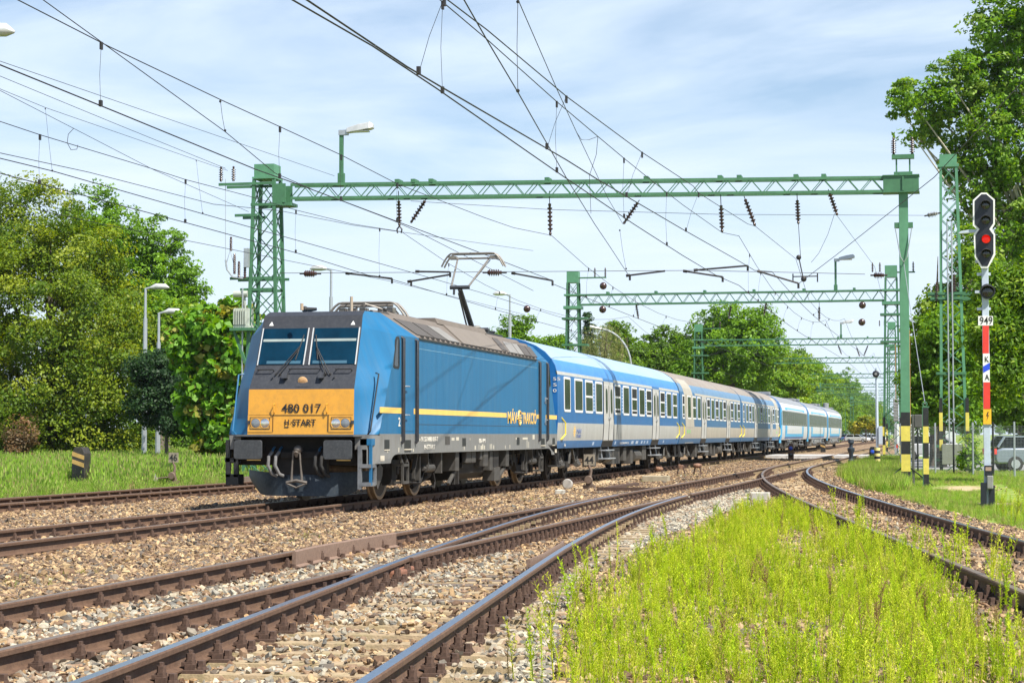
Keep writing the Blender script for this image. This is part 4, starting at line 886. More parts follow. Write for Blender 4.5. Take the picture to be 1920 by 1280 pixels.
text('lettering', '50 55 20-05 417-2', M_lettw, c1, (10.7, -1.395, .98), RS, .09, 1.9); text('lettering', 'A', M_lettw, c1, (1.2, -1.39, .96), RS, .12, .2, bold=.004)
for i, tx in enumerate(('55', '5', '0')): text('lettering', tx, M_lettw, c1, (-.012, -1.30 + .0, 2.78 - i * .16), RF, .13, .10 if len(tx) == 1 else .2, align='LEFT')
b = MB()
for s, w_ in ((5.7, .25), (9.8, .2), (13.2, .5), (14.2, .5), (15.4, .3), (16.1, .2), (16.8, .2), (20.9, .2)): sidebox(b, s, s + w_, .97, 1.07, .003)
for s in (5.62, 10.95, 16.15, 21.3): 
    for z in np.arange(2.0, 2.8, .11): sidebox(b, s, s + .16, z, z + .07, .003)
b.build('small_marking', mat('pale_marking', (.45, .55, .68), .6), c1)
c2 = bhv('weathered blue coach with rusty beige roof and slanted cream band, second behind the locomotive', 43.55, 24.2, WIN2, [K_dull, K_dull, K_wht2, K_dull, K_rf2b, K_rf2, K_dull], [3, 2, 1, 0, 4, 4, 5, 5, 5, 5, 5], True, ((1.6, 4.4),))
b = MB(); sidebox(b, 4.9, 23.9, 2.955, 3.05, .003); b.build('cantrail', K_wht2, c2)
c3 = bhv('weathered blue coach with dull roof just ahead of the white coaches', 68.05, 24.2, WIN3, [K_dull, K_dull, K_wht2, K_dull, K_rf2b, K_rf2, K_dull], [3, 2, 1, 0, 4, 4, 5, 5, 5, 5, 5], True, ((21.2, 23.4),))
b = MB(); sidebox(b, .2, 20.6, 2.955, 3.05, .003); b.build('cantrail', K_wht2, c3)
for cc, xs_ in ((c2, ((2.3, .25), (3.0, .2))), (c3, ((21.9, .25),))):
    b = MB()
    for s, w_ in xs_: sidebox(b, s, s + w_, 1.34, 1.48, .008)
    b.build('sticker', mat('green_sticker', (.15, .55, .12), .5), cc)
def ic(label, st, Ln, seed, skirt=False):
    root = thing('passenger_coach', label, 'railway coach', (S0 + st, 0, 0), 0, 'coaches of the train')
    shell(root, Ln, [0, 0, 0, 0, 1, 1, 2, 2, 2, 2, 2], [K_icw, K_icw, K_rf3, K_navy])
    b = MB(); sidebox(b, 0, 1.6, .92, 3.05, .004)
    for z0, z1 in zip([p[0] for p in SIDE[4:-1]], [p[0] for p in SIDE[5:]]): v = [(x_, -Yz(z) - .006, z + .004) for x_ in (0, 1.4) for z in (z0, z1)]; b.add(v, [(0, 1, 3, 2)])
    b.build('end_panel', K_blue, root)
    b = MB(); sidebox(b, .35, 1.45, .72, 2.95, .03); d = b.build('door', K_cyan, root); b = MB(); sidebox(b, .7, 1.1, 1.9, 2.75, .036); b.build('pane', K_pane, d)
    b = MB(); sidebox(b, 2.0, Ln - .4, 1.90, 2.86, .006); wb = b.build('window_band', K_band, root)
    b = MB()
    for s in np.arange(3.2, Ln - 1.5, 1.85): sidebox(b, s, s + .07, 1.92, 2.84, .010)
    b.split('mullion', mat('mullion_black', (.03, .03, .03), .4), wb)
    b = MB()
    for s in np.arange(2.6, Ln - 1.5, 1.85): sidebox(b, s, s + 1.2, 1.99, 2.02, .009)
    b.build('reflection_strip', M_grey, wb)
    for m_, o, z0 in ((K_navy, 0, .98), (K_cyan, .25, 1.12)):
        b = MB(); a, c = 4.2 + o, Ln - 4.2 - o
        sidebox(b, a, c, z0, 1.88, .004 + o * .01); b.build('frame_panel', m_, root)
    b = MB(); sidebox(b, 5.9, Ln - 5.9, 1.32, 1.885, .010); b.build('frame_panel', K_icw, root)
    b = MB(); sidebox(b, 4.6, Ln - 3.2, 2.94, 3.10, .006); b.build('frame_panel', K_cyan, root)
    b = MB(); sidebox(b, 6.2, Ln - 5.0, 2.90, 3.0, .009); b.build('frame_panel', K_icw, root)
    if skirt:
        b = MB(); b.prism([(-1.3, .91), (-1.34, .6), (-1.2, .35), (1.2, .35), (1.34, .6), (1.3, .91)], 'x', 6.6, Ln - 6.4); b.build('skirt', M_lgrey, root)
    b = MB(); b.box(.2, 1.6, -.7, .7, 3.9, 4.08); b.box(Ln - 3.2, Ln - .8, -.6, .6, 3.9, 4.05); b.build('roof_unit', K_rf3, root)
    running(root, Ln); return root
ic('white and cyan coach with grey roof, foremost of the three white ones', 92.6, 26.0, 1)
ic('white and cyan coach with rounded grey belly skirt, middle of the three white ones', 118.95, 26.0, 2, True)
c6 = ic('last white and cyan coach at the tail of the train', 145.3, 26.1, 3, True)
b = MB(); b.lathe([(.3, 0), (.3, .5), (.05, .55)], (22.5, 0, 3.97), n=10); b.build('roof_vent', K_rf3, c6)
# ------------------------------------------------------------------ catenary gantries
def lattice(par, name, A, B, ax1, ax2, w0, w1, n, leg=.09, brace=.045, zig=False, mats=None, lname='leg'):
    """four legs round the axis A-B with bracing on each face; widths w0 at A, w1 at B (pairs along ax1, ax2)"""
    A = Vector(A); B = Vector(B); ax1 = Vector(ax1); ax2 = Vector(ax2); mats = mats or M_green
    P = lambda t, i, j: A.lerp(B, t) + ax1 * (i * (w0[0] + (w1[0] - w0[0]) * t) / 2) + ax2 * (j * (w0[1] + (w1[1] - w0[1]) * t) / 2)
    for i in (-1, 1):
        for j in (-1, 1):
            b = MB(); b.bar(P(0, i, j), P(1, i, j), leg, leg, ax1); b.build(lname, mats, par)
    b = MB()
    for k in range(n):
        t0, t1 = k / n, (k + 1) / n
        for (i0, j0), (i1, j1) in (((-1, -1), (1, -1)), ((1, -1), (1, 1)), ((1, 1), (-1, 1)), ((-1, 1), (-1, -1))):
            if zig:
                a, c = (t0, t1); tm = (a + c) / 2
                if i0 == i1:
                    b.bar(P(a, i0, -1), P(tm, i0, 1), brace, brace * .5, ax2); b.bar(P(tm, i0, 1), P(c, i0, -1), brace, brace * .5, ax2)
            else:
                b.bar(P(t0, i0, j0), P(t1, i1, j1), brace, brace * .4, ax2)
                b.bar(P(t0, i1, j1), P(t1, i0, j0), brace, brace * .4, ax2)
    return b.build('bracing', mats, par)
def shed_insulator(b, p, q, r=.075, n=6, core=.03):
    p = Vector(p); q = Vector(q); L = (q - p).length; ax = (q - p).normalized(); pr = [(core * .8, 0), (core * 1.6, .02)]
    for k in range(n):
        z = L * (.12 + .76 * k / n); pr += [(core, z), (r, z + L * .02), (r * .92, z + L * .05), (core, z + L * .08)]
    pr += [(core, L * .9), (core * 1.4, L * .93), (core * .7, L)]
    b.lathe(pr, p, ax, 12)
def stripes(par, x, y, z0, bands, wx, wy):
    b = MB(); z = z0
    for i, h in enumerate(bands): b.cur = i % 2; b.box(x - wx / 2, x + wx / 2, y - wy / 2, y + wy / 2, z, z + h); z += h
    return b.build('warning_bands', [M_black, M_bandy], par)
AX, AY, AZ = (1, 0, 0), (0, 1, 0), (0, 0, 1)
# first gantry
SL, SR = 58.0, 60.3
ga = thing('catenary_gantry', 'nearest green lattice gantry spanning all tracks with a street lamp on its beam', 'gantry', (0, 0, 0), 0, 'green gantries over the tracks')
ml = bpy.data.objects.new('lattice_mast', None); C.objects.link(ml); ml.parent = ga
yl = 9.10
lattice(ml, 'm', (SL, yl, -.35), (SL, yl, 9.35), AX, AY, (.95, 1.15), (.62, .66), 11, .10, .055)
b = MB(); b.box(SL - .33, SL + .33, yl - .33, yl + .33, 9.43, 9.84); b.box(SL - .38, SL + .38, yl - .38, yl + .38, 9.37, 9.43); b.build('cap_box', M_greenlt, ml)
b = MB()
for z, y0, y1 in ((9.22, yl + 1.5, yl - .3), (8.22, yl + .95, yl + .2), (8.55, yl + .42, yl - .62), (6.22, yl + 1.1, yl - .62), (5.86, yl + .75, yl - .4)):
    for xx in (-.36, .36): b.bar((SL + xx, y0, z), (SL + xx, y1, z), .05, .085)
b.split('cross_bar', M_green, ml)
b = MB(); b.box(SL - .34, SL + .34, yl - .90, yl - .34, 8.50, 8.60); b.box(SL - .36, SL - .30, yl - .72, yl - .32, 8.6, 9.2); b.box(SL + .30, SL + .36, yl - .72, yl - .32, 8.6, 9.2); b.build('beam_seat', M_green, ml)
b = MB()
for y in (yl + 1.45, yl + 1.03): shed_insulator(b, (SL - .3, y, 9.32), (SL - .3, y, 9.80), .075, 5)
shed_insulator(b, (SL - .3, yl + 1.1, 7.1), (SL - .3, yl + 1.1, 7.55), .05, 6)
b.split('insulator', M_insul, ml, smooth=True)
# switchgear beside the mast
b = MB()
for y, z0, z1 in ((yl + 1.05, 5.9, 6.55), (yl + .90, 5.8, 6.3), (yl + .70, 5.75, 6.5)): shed_insulator(b, (SL - .5, y - .15, z0 + .45), (SL - .5, y - .15, z1 + .45), .05, 8)
for y in (.38, .22): shed_insulator(b, (SL - .3, yl + y + .25, 5.28), (SL - .3, yl + y + .25, 5.75), .06, 4)
b.split('insulator', M_insul, ml, smooth=True)
b = MB(); b.tube([(SL - .5, yl + 1.2, 6.8), (SL - .5, yl + 1.15, 6.5), (SL - .5, yl + .95, 6.25), (SL - .5, yl + .6, 6.2)], .03, 7); b.box(SL - .6, SL - .42, yl + .42, yl + .56, 6.55, 7.15); b.tube([(SL - .5, yl + 1.2, 6.6), (SL - .5, yl + 1.05, 7.1), (SL - .5, yl + .9, 6.6)], .014, 5)
b.tube([(SL - .5, yl + .62, 5.9), (SL - .5, yl + .62, 1.0)], .025, 6); b.tube([(SL - .3, yl + 1.30, 9.4), (SL - .5, yl + 1.2, 6.7)], .010, 5); b.build('switchgear', M_galv, ml)
b = MB()
for i in range(6): b.box(SL - .66, SL - .60, yl + .84 - i * .075, yl + .87 - i * .075, 4.74, 5.24)
b.box(SL - .60, SL - .10, yl + .40, yl + .86, 4.72, 5.26); b.box(SL - .62, SL - .08, yl + .38, yl + .88, 4.64, 4.72); b.tube([(SL - .4, yl + .48, 5.72), (SL - .4, yl + .95, 5.72)], .10, 12); b.bar((SL - .4, yl + .6, 5.66), (SL - .4, yl + .55, 5.2), .045)
b.build('transformer', mat('transformer_cream', (.40, .44, .38), .5, 0, .1, 5, (.25, .25, .22), 6, .3), ml)
b = MB(); b.box(SL - .7, SL + .2, yl + .2, yl + .98, 4.55, 4.64); b.bar((SL - .5, yl + .9, 4.55), (SL - .5, yl + .45, 3.4), .08); b.build('platform', M_green, ml)
bl = bpy.data.objects.new('lattice_beam', None); C.objects.link(bl); bl.parent = ga
YB0, YB1 = 8.25, -10.1
sB = lambda y: SL + (SR - SL) * (YB0 - y) / (YB0 - YB1)
ZB0, ZB1 = 8.74, 9.17
lattice(bl, 'b', (sB(YB0), YB0, (ZB0 + ZB1) / 2), (sB(YB1), YB1, (ZB0 + ZB1) / 2), AX, AZ, (.42, ZB1 - ZB0), (.42, ZB1 - ZB0), 25, .085, .05, zig=1, lname='chord')
b = MB(); b.box(SR - .28, SR + .28, -11.15, -10.08, ZB0 - .02, ZB1 + .03); b.box(SR - .32, SR + .32, -11.17, -10.06, ZB1 + .03, ZB1 + .06); b.box(SR - .32, SR + .32, -11.17, -10.06, ZB0 - .05, ZB0 - .02)
b.bar((SR - .3, -10.68, ZB0), (SR - .3, -10.68, ZB1), .05); b.build('end_plate', M_green, bl)
BEAM1 = [(748, 1), (778, 1), (811, 1), (1028, 1), (1213, 1), (1351, 1), (1387, 1), (1493, 1), (1545, 1)]
b = MB()
for px, _ in BEAM1: p = onS(px, 340, sB(onS(px, 340, 59).y)); b.box(p.x - .25, p.x + .25, p.y - .07, p.y + .07, ZB1 + .02, ZB1 + .13)
b.split('hanger_plate', M_green, bl)
po = bpy.data.objects.new('steel_post', None); C.objects.link(po); po.parent = ga
yp = -10.68
b = MB()
for sg in (-1, 1): b.box(SR - .13, SR + .13, yp + sg * .125 - .014, yp + sg * .125 + .014, -.35, 8.70)
b.box(SR - .012, SR + .012, yp - .112, yp + .112, -.35, 8.70); b.box(SR - .135, SR - .121, yp - .13, yp + .13, -.3, 8.70)
b.build('column', M_greenlt, po)
stripes(po, SR, yp, -.33, [.50, .52, .40, .46, .42], .28, .275)
b = MB(); b.box(SR - .06, SR + .06, yp - .28, yp + .28, 9.25, 9.35); b.bar((SR, yp - .2, 9.3), (SR, yp - .2, 9.75), .05); b.bar((SR, yp + .2, 9.3), (SR, yp + .2, 9.75), .05); b.box(SR - .1, SR + .1, yp - .34, yp + .34, 9.75, 9.88); b.box(SR - .12, SR + .12, yp - .28, yp + .28, 7.62, 7.78); b.bar((SR, yp - .03, 9.2), (SR, yp - .03, 9.3), .3)
b.split('top_frame', M_green, po)
b = MB()
for e in (-.28, .28): shed_insulator(b, (SR, yp + e, 9.88), (SR, yp + e, 10.42), .085, 6)
b.split('insulator', M_insul, po, smooth=True)
b = MB(); b.tube([(SR - .2, yp + .25, 7.6), (SR - .22, yp + .1, 6.7), (SR - .2, yp, 6.55), (SR - .22, yp - .1, 6.7), (SR - .2, yp - .25, 7.6)], .018, 5); b.tube([(SR - .2, yp, 6.5), (SR - .5, yp - .2, 5.0), (58.78, -11.28, 2.2)], .012, 5); b.build('guy_wire', M_galv, po)
b = MB(); b.box(SR - .05, SR + .05, yp - .50, yp - .26, 1.5, 1.9); b.box(SR - .04, SR + .03, yp - .26, yp - .18, -.3, 1.9); b.build('control_box', mat('box_dark_grey', (.075, .075, .07), .6, 0, .15, 5), po, bev=.02)
b = MB(); b.bar((SR - .2, yp + .8, -.25), (SR, yp + .1, .3), .035); b.bar((SR - .2, yp - .8, -.25), (SR, yp - .1, .3), .035); b.split('ground_stay', M_black, po)
def box_lamp(p, h, label, group='lamps on the gantry beams', sc_=1.0, m=None):
    r = thing('gantry_lamp', label, 'street lamp', p, 0, group)
    b = MB(); b.box(-.05, .05, -.06, .06, 0, h); b.box(-.08, .08, -.10, .10, -.05, .35 * sc_); b.build('lamp_post', m or M_green, r)
    b = MB(); b.box(-.08, .08, -.22, .08, h - .06, h + .10); hd = b.split('bracket', M_galv, r)
    b = MB(); L = -.95 * sc_
    v = []
    for y, w_, za, zb in ((-.18, .13, .0, .16), (L * .6, .19, .04, .26), (L, .19, .10, .32), (L - .1, .13, .13, .26)): v += [(-w_, y, h + za), (w_, y, h + za), (w_ * .7, y, h + zb), (-w_ * .7, y, h + zb)]
    b.add(v, [(i * 4 + k, i * 4 + (k + 1) % 4, i * 4 + 4 + (k + 1) % 4, i * 4 + 4 + k) for i in range(3) for k in range(4)] + [(0, 1, 2, 3), (12, 13, 14, 15)]); b.build('lamp_head', mat('lamp_housing', (.52, .53, .52), .4, .3, .1, 6), r, bev=.02)
    b = MB(); b.box(-.13, .13, L * .95, -.3, h + .02, h + .055); b.build('lamp_glass', mat('lamp_diffuser', (.55, .55, .5), .3), r)
    return r
q = onS(640, 345, sB(6.6)); box_lamp((q.x, q.y, ZB1 + .02), 1.62, 'grey box street lamp on a green stalk above the nearest gantry beam')
# further gantries
def plain_gantry(label, s, yl_, yr, zt, h=.5, left='lattice', right='lattice', lamp=None, near=False, top=1.1):
    g = thing('catenary_gantry', label, 'gantry', (s, 0, 0), 0, 'green gantries over the tracks')
    nb = int(abs(yl_ - yr) / .75)
    for y, kind, nm in ((yl_, left, -1), (yr, right, 1)):
        if kind == 'lattice':
            m_ = bpy.data.objects.new('lattice_mast', None); C.objects.link(m_); m_.parent = g
            lattice(m_, 'm', (0, y, -.35), (0, y, zt + top - .4), AX, AY, (.8, .95), (.55, .60), 12 if near else 8, .10, .055)
            b = MB(); b.box(-.32, .32, y - .33, y + .33, zt + top - .4, zt + top + .25); b.box(-.45, .45, y - .5, y + .5, zt - h - .25, zt - h - .08); b.box(-.4, .4, y - .48, y + .48, zt - .05, zt + .05); b.build('cap_box', M_greenlt, m_)
            if near:
                b = MB()
                for z in (zt - 1.4, zt - 2.9): b.box(-.4, .4, y - .85, y + .6, z, z + .12)
                b.box(-.1, .1, y - 1.9 if nm < 0 else y - 1.3, y + .2, zt + .95, zt + 1.02); b.split('cross_bar', M_green, m_)
                b = MB()
                for e in (-1.85, -1.25) if nm < 0 else (-1.2, -.75, .6, 1.0): shed_insulator(b, (0, y + e, zt + 1.02), (0, y + e, zt + 1.55), .075, 5)
                b.split('insulator', M_insul, m_, smooth=True)
                b = MB()
                for i in (-1, 1):
                    z = -.3
                    for k, hh in enumerate((.5, .5, .5, .5, .5)): b.cur = k % 2; b.box(-.47, -.30, y + i * .45 - .07, y + i * .45 + .07, z, z + hh); z += hh
                b.build('warning_bands', [M_black, M_bandy], m_)
        else:
            b = MB(); b.box(-.12, .12, y - .13, y + .13, -.35, zt - h); b.build('steel_post', M_green, g)
            b = MB(); b.box(-.28, .28, y - .55 if nm < 0 else y - .5, y + .55, zt - h - .02, zt + .02); b.bar((0, y, zt), (0, y, zt + .9), .07); b.box(-.06, .06, y - .3, y + .3, zt + .85, zt + .92); b.build('end_plate', M_green, g)
    bm_ = bpy.data.objects.new('lattice_beam', None); C.objects.link(bm_); bm_.parent = g
    lattice(bm_, 'b', (0, yl_ - .3, zt - h / 2), (0, yr + .3, zt - h / 2), AX, AZ, (.42, h), (.42, h), nb, .09, .05, zig=1, lname='chord')
    b = MB()
    for y in np.linspace(yl_ - 2, yr + 2, 6): b.box(-.25, .25, y - .07, y + .07, zt + .04, zt + .16)
    b.split('hanger_plate', M_green, bm_)
    if lamp is not None: box_lamp((s, lamp[0], zt), lamp[1], lamp[2])
    return g
def zAt(px, py, s): return onS(px, py, s).z
s2 = onD(1075, 560, 8.7).x; z2 = zAt(1300, 550, s2)
plain_gantry('second green gantry, its lattice mast rising behind the first coach', s2, 8.7, onS(1671, 550, s2).y, z2, .55, lamp=(onS(1567, 550, s2).y, 1.7, 'lamp on the second gantry beam near its far mast'), near=True)
s3 = onD(1310, 640, 8.7).x; z3 = zAt(1450, 636, s3)
plain_gantry('third green gantry with lattice mast in front of the big round tree', s3, 8.7, onS(1672, 640, s3).y, z3, .5, lamp=(onS(1577, 640, s3).y, 1.3, 'lamp on the third gantry beam under the sky gap'), near=True)
s4 = onD(1383, 680, 9.0).x; z4 = zAt(1450, 672, s4)
plain_gantry('fourth green gantry with a single steel post and square end plate', s4, 9.0, onS(1674, 680, s4).y, z4, .5, left='post', near=False)
s5 = onD(1456, 700, 9.0).x; z5 = zAt(1560, 701, s5)
plain_gantry('fifth green gantry with single post, seen over the white coaches', s5, 9.0, -9.4, z5, .5, left='post')
s6 = s4 + (s5 - s4) * 1.0 + 38
LAB = ['distant green gantry with a lamp, sixth along the line', 'distant green gantry, seventh along the line', 'distant green gantry, eighth along the line', 'hazy distant green gantry, ninth along the line', 'hazy distant green gantry, farthest along the line']
g6 = None
for i, lb in enumerate(LAB):
    s = s5 + 42 * (i + 1) + 3 * (i % 2)
    if g6 is None: g6 = plain_gantry(lb, s, 9.0, -9.4, z5 - .2, .5); 
    else:
        d = dup(g6, None, (s, 0, 0), None, lb)
# ------------------------------------------------------------------ hanging insulators, registration arms
def hang(px0, py0, px1, py1, s, label, hook=False):
    a = onS(px0, py0, s); c = onS(px1, py1, s); r = thing('hanging_insulator', label, 'insulator', a, 0, 'insulators of the overhead line')
    d = c - a; t = .28 if d.length > 1 else .1
    b = MB(); b.tube([(0, 0, 0), d * t], .014, 5)
    if hook: b.tube([d, d + Vector((0, .08, -.1)), d + Vector((0, .06, -.22))], .025, 6); b.tube([d, d + Vector((0, -.08, -.1)), d + Vector((0, -.06, -.22))], .025, 6)
    b.split('rod', M_wire, r); b = MB(); shed_insulator(b, d * t, d, .085, 6, .035); b.build('sheds', M_insul, r, smooth=True)
    return r
for px0, py0, px1, py1, lb, hk in ((747, 358, 749, 424, 'dark insulator hanging straight at the beam end nearest the lamp', True), (800, 372, 770, 418, 'slanting insulator beside the straight one left of the pantograph', False), (1030, 358, 1032, 442, 'dark insulator hanging straight above the rear of the locomotive', False), (1199, 375, 1169, 420, 'slanting insulator right of the middle of the nearest beam', False), (1351, 365, 1354, 436, 'straight hanging insulator, first of the close pair over the turnout', False), (1395, 368, 1416, 424, 'slanting insulator, second of the close pair over the turnout', False), (1494, 358, 1497, 420, 'straight insulator holding the long rod to the yoke', False), (1553, 355, 1570, 404, 'slanting insulator closest to the steel post of the nearest gantry', False)):
    hang(px0, py0, px1, py1, sB(onS(px0, py0, 59).y), lb, hk)
for px0, py0, px1, py1, s, lb in ((1191, 560, 1197, 597, s2, 'small insulator under the second gantry left part'), (1372, 565, 1366, 598, s2, 'small insulator before the big round tree'), (1437, 565, 1432, 592, s2, 'rusty insulator at the right edge of the big round tree'), (1536, 565, 1536, 602, s2, 'small insulator hanging in the open sky below the second beam'), (1571, 646, 1578, 664, s3, 'tiny tilted insulator under the third beam'), (1604, 646, 1612, 668, s3, 'tiny insulator of a V pair under the third beam, left arm'), (1628, 646, 1620, 666, s3, 'tiny insulator of a V pair under the third beam, right arm')):
    hang(px0, py0, px1, py1, s, lb)
def strain(px0, px1, py, s, label, m=None, py1=None):
    a = onS(px0, py, s); c = onS(px1, py1 or py, s); r = thing('strain_insulator', label, 'insulator', a, 0, 'insulators of the overhead line')
    b = MB(); d = c - a; b.tube([(0, 0, 0), d * .25], .03, 6); b.tube([d * .75, d], .03, 6); b.build('clamp', M_wire, r); b = MB(); shed_insulator(b, d * .2, d * .8, .11, 5, .05); b.build('sheds', m or M_insul, r, smooth=True)
strain(562, 602, 513, sB(7.5), 'brown ribbed insulator in the span wire left of the pantograph')
strain(905, 950, 511, sB(2.0), 'brown ribbed insulator in the span wire right of the pantograph')
strain(1632, 1664, 516, sB(-9.7), 'brown ribbed insulator in the span wire by the steel post')
strain(1733, 1764, 405, 70, 'grey ribbed insulator in the wire tied to the lattice pylon', M_insulg, 399)
def arm(px0, py0, px1, py1, drop, label):
    s = sB(onS((px0 + px1) / 2, py0, 59).y); a = onS(px0, py0, s); c = onS(px1, py1, s); r = thing('registration_arm', label, 'registration arm', a, 0, 'arms steadying the contact wires')
    b = MB(); d = c - a; b.tube([(0, 0, 0), d], .032, 6); b.tube([(0, 0, .0), -d.normalized() * .12], .05, 6); b.split('rod', M_wire, r)
    b = MB(); e = d if drop > 0 else Vector((0, 0, 0)); b.tube([e, e + Vector((0, 0, -.16))], .035, 6); b.build('clip', M_wire, r)
for px0, py0, px1, py1, dr, lb in ((655, 513, 735, 522, 1, 'black registration arm nearest the lattice mast'), (786, 509, 844, 510, 1, 'level black arm just left of the pantograph'), (771, 527, 842, 515, 0, 'slanting black arm under the level one left of the pantograph'), (966, 513, 1036, 526, 1, 'rusty arm over the joint of locomotive and coach'), (1181, 516, 1247, 508, 0, 'long black arm over the first coach, rising to the right'), (1308, 506, 1402, 498, 1, 'longest black arm, rising to the right over the turnout'), (1288, 509, 1355, 519, 1, 'black arm dipping to the right over the turnout'), (1427, 510, 1497, 531, 1, 'black arm reaching the insulator yoke')):
    arm(px0, py0, px1, py1, dr, lb)
r = thing('insulator_yoke', 'small rusty yoke with clamps where the contact wires meet', 'wire yoke', onS(1507, 520, sB(-7.6)), 0, 'insulators of the overhead line')
b = MB(); b.tube([(0, .33, .03), (0, -.42, .03)], .02, 6); b.tube([(0, .33, .12), (0, .33, -.15)], .02, 6); b.tube([(0, -.42, .12), (0, -.42, -.15)], .02, 6); b.sphere((0, 0, -.05), .09); b.sphere((0, .15, .62), .08); b.tube([(0, .02, 0), (0, .13, .55)], .02, 5); b.build('yoke_frame', M_wire, r)
# ------------------------------------------------------------------ wires
def extend(pts, far=30):
    pts = [Vector(p) for p in pts]
    if pts[0].x < 47 and (pts[1] - pts[0]).length > .5: pts.insert(0, pts[0] + (pts[0] - pts[1]).normalized() * far)
    return pts
def wire(label, pts, r=.010, cat='overhead wire', name='overhead_wire', drops=(), part='wire'):
    if 'jumper' not in label: pts = extend(pts)
    root = thing(name, label, cat, pts[0], 0, 'overhead wires'); o = Vector(pts[0])
    b = MB(); b.tube([Vector(p) - o for p in pts], r * .85, 5); b.build(part, M_wire, root)
    for p, q in drops:
        b = MB(); b.tube([Vector(p) - o, Vector(p) - o + (Vector(q) - Vector(p)) * .5 + Vector((.03, .02, 0)), Vector(q) - o], r * .45, 4); b.sphere(Vector(p) - o + Vector((0, 0, -.03)), r * 2.6, 6, 4); b.sphere(Vector(q) - o + Vector((0, 0, .02)), r * 2.8, 6, 4); b.build('dropper', M_wire, root)
    return root
Dp = lambda pts, d: [onD(px, py, d) for px, py in pts]
Zp = lambda pts, z: [onZ(px, py, z) for px, py in pts]
def far_run(d, z_c, z_m, sag, s0=60, s1=420, span=46.0):
    ss = np.arange(s0, s1, span / 8); m_ = []; c_ = []
    for s in ss:
        t = ((s - s0) / span) % 1; m_.append((s, d, z_m - sag * 4 * t * (1 - t))); c_.append((s, d + .2 * math.sin(2 * math.pi * (s - s0) / span / 2), z_c))
    return m_, c_
def both(label, mess, cont, drops, r=.0085):
    """one catenary: carrying wire, contact wire, droppers"""
    mess = extend(mess); cont = extend(cont)
    root = thing('overhead_line', label, 'overhead line', mess[0], 0, 'overhead lines'); o = Vector(mess[0])
    b = MB(); b.tube([Vector(p) - o for p in mess], r, 5); b.build('messenger_wire', M_wire, root)
    b = MB(); b.tube([Vector(p) - o for p in cont], r * 1.25, 5); b.build('contact_wire', M_wire, root)
    def at(pl, s):
        xs_ = [p[0] for p in pl]; return Vector((s, np.interp(s, xs_, [p[1] for p in pl]), np.interp(s, xs_, [p[2] for p in pl]))) - o
    for s in drops:
        p, q = at(mess, s), at(cont, s); b = MB(); b.tube([p, (p + q) / 2 + Vector((.02, .03, 0)), q], r * .4, 4); b.box(p.x - .03, p.x + .03, p.y - .015, p.y + .015, p.z - .10, p.z + .01); b.box(q.x - .03, q.x + .03, q.y - .02, q.y + .02, q.z - .01, q.z + .08); b.build('dropper', M_wire, root)
mono = lambda pl: sorted([tuple(p) for p in pl], key=lambda p: p[0])
# main line
m1 = mono(Dp([(33, 0), (205, 88), (413, 187), (525, 238), (640, 291), (745, 345), (908, 408), (963, 427), (1032, 441)], 0)); c1_ = mono(Dp([(0, 122), (217, 210), (480, 318), (570, 350), (890, 470), (1036, 526)], 0))
c0x = onD(-250, 24, 0); m0x = onD(-200, -118, 0)
fm, fc = far_run(0, c1_[-1][2] - .1, m1[-1][2], 1.0, m1[-1][0] + .3)
both('overhead line right above the blue train, touched by the pantograph', [tuple(m0x)] + m1 + fm, [tuple(c0x)] + c1_ + fc, [onD(px, py, 0).x for px, py in ((190, 82), (525, 238), (745, 345), (640, 291))] + [65, 70, 76, 84, 92, 98])
# far track
dA = 5.2
m2 = mono(Dp([(0, 228), (75, 253), (141, 273), (280, 315), (348, 337), (467, 368), (555, 394), (660, 420), (750, 434)], dA)); c2_ = mono(Dp([(0, 325), (350, 418), (566, 477), (700, 519), (735, 524)], dA))
fm, fc = far_run(dA, c2_[-1][2], m2[-1][2], 1.1, max(m2[-1][0], c2_[-1][0]) + .3)
both('overhead line above the farthest track, left of the train', m2 + fm, c2_ + fc, [onD(px, py, dA).x for px, py in ((75, 253), (348, 337), (555, 394), (712, 428))] + [66, 74, 82, 90])
m3 = mono(Dp([(0, 287), (166, 323), (400, 383), (524, 395), (660, 422)], dA + 1.6)); c3_ = mono(Dp([(0, 297), (99, 321), (380, 401), (769, 510), (900, 548)], dA + .9))
both('second overhead line left of the train, sagging close to its contact wire', m3 + [tuple(onD(1000, 470, dA + 1.6))], c3_ + [tuple(onD(1140, 622, dA + .9))], [])
wire('thin low wire crossing behind the lattice mast at pantograph height', Dp([(0, 378), (190, 420), (380, 457), (591, 499), (741, 529), (985, 590)], dA + 1.2), .009)
# middle track: two lines
m4 = mono(Dp([(825, 0), (914, 75), (1044, 191), (1121, 256), (1170, 297), (1227, 343), (1280, 384), (1341, 427), (1354, 436)], -5.2)); c4_ = mono(Dp([(548, 0), (699, 87), (817, 165), (1036, 317), (1064, 336), (1188, 420), (1280, 479), (1344, 517)], -5.2))
fm, fc = far_run(-5.6, c4_[-1][2] - .1, m4[-1][2], 1.0, 60.6)
both('overhead line above the middle track, thicker of the two in the upper middle', [tuple(onD(760, -58, -5.2))] + m4 + fm, [tuple(onD(440, -65, -5.2))] + c4_ + fc, [onD(px, py, -5.2).x for px, py in ((830, 4), (1044, 191), (1170, 297), (1250, 360))] + [64, 68, 74, 80, 88, 96])
m5 = mono(Dp([(839, 0), (914, 57), (1062, 181), (1204, 286), (1300, 349), (1310, 362), (1402, 420), (1416, 424)], -6.3)); c5_ = mono(Dp([(575, 0), (764, 126), (825, 162), (1062, 300), (1121, 337), (1198, 382), (1280, 430), (1390, 492), (1415, 507)], -6.0))
fm, fc = far_run(-6.6, c5_[-1][2] - .1, m5[-1][2], 1.0, 60.9)
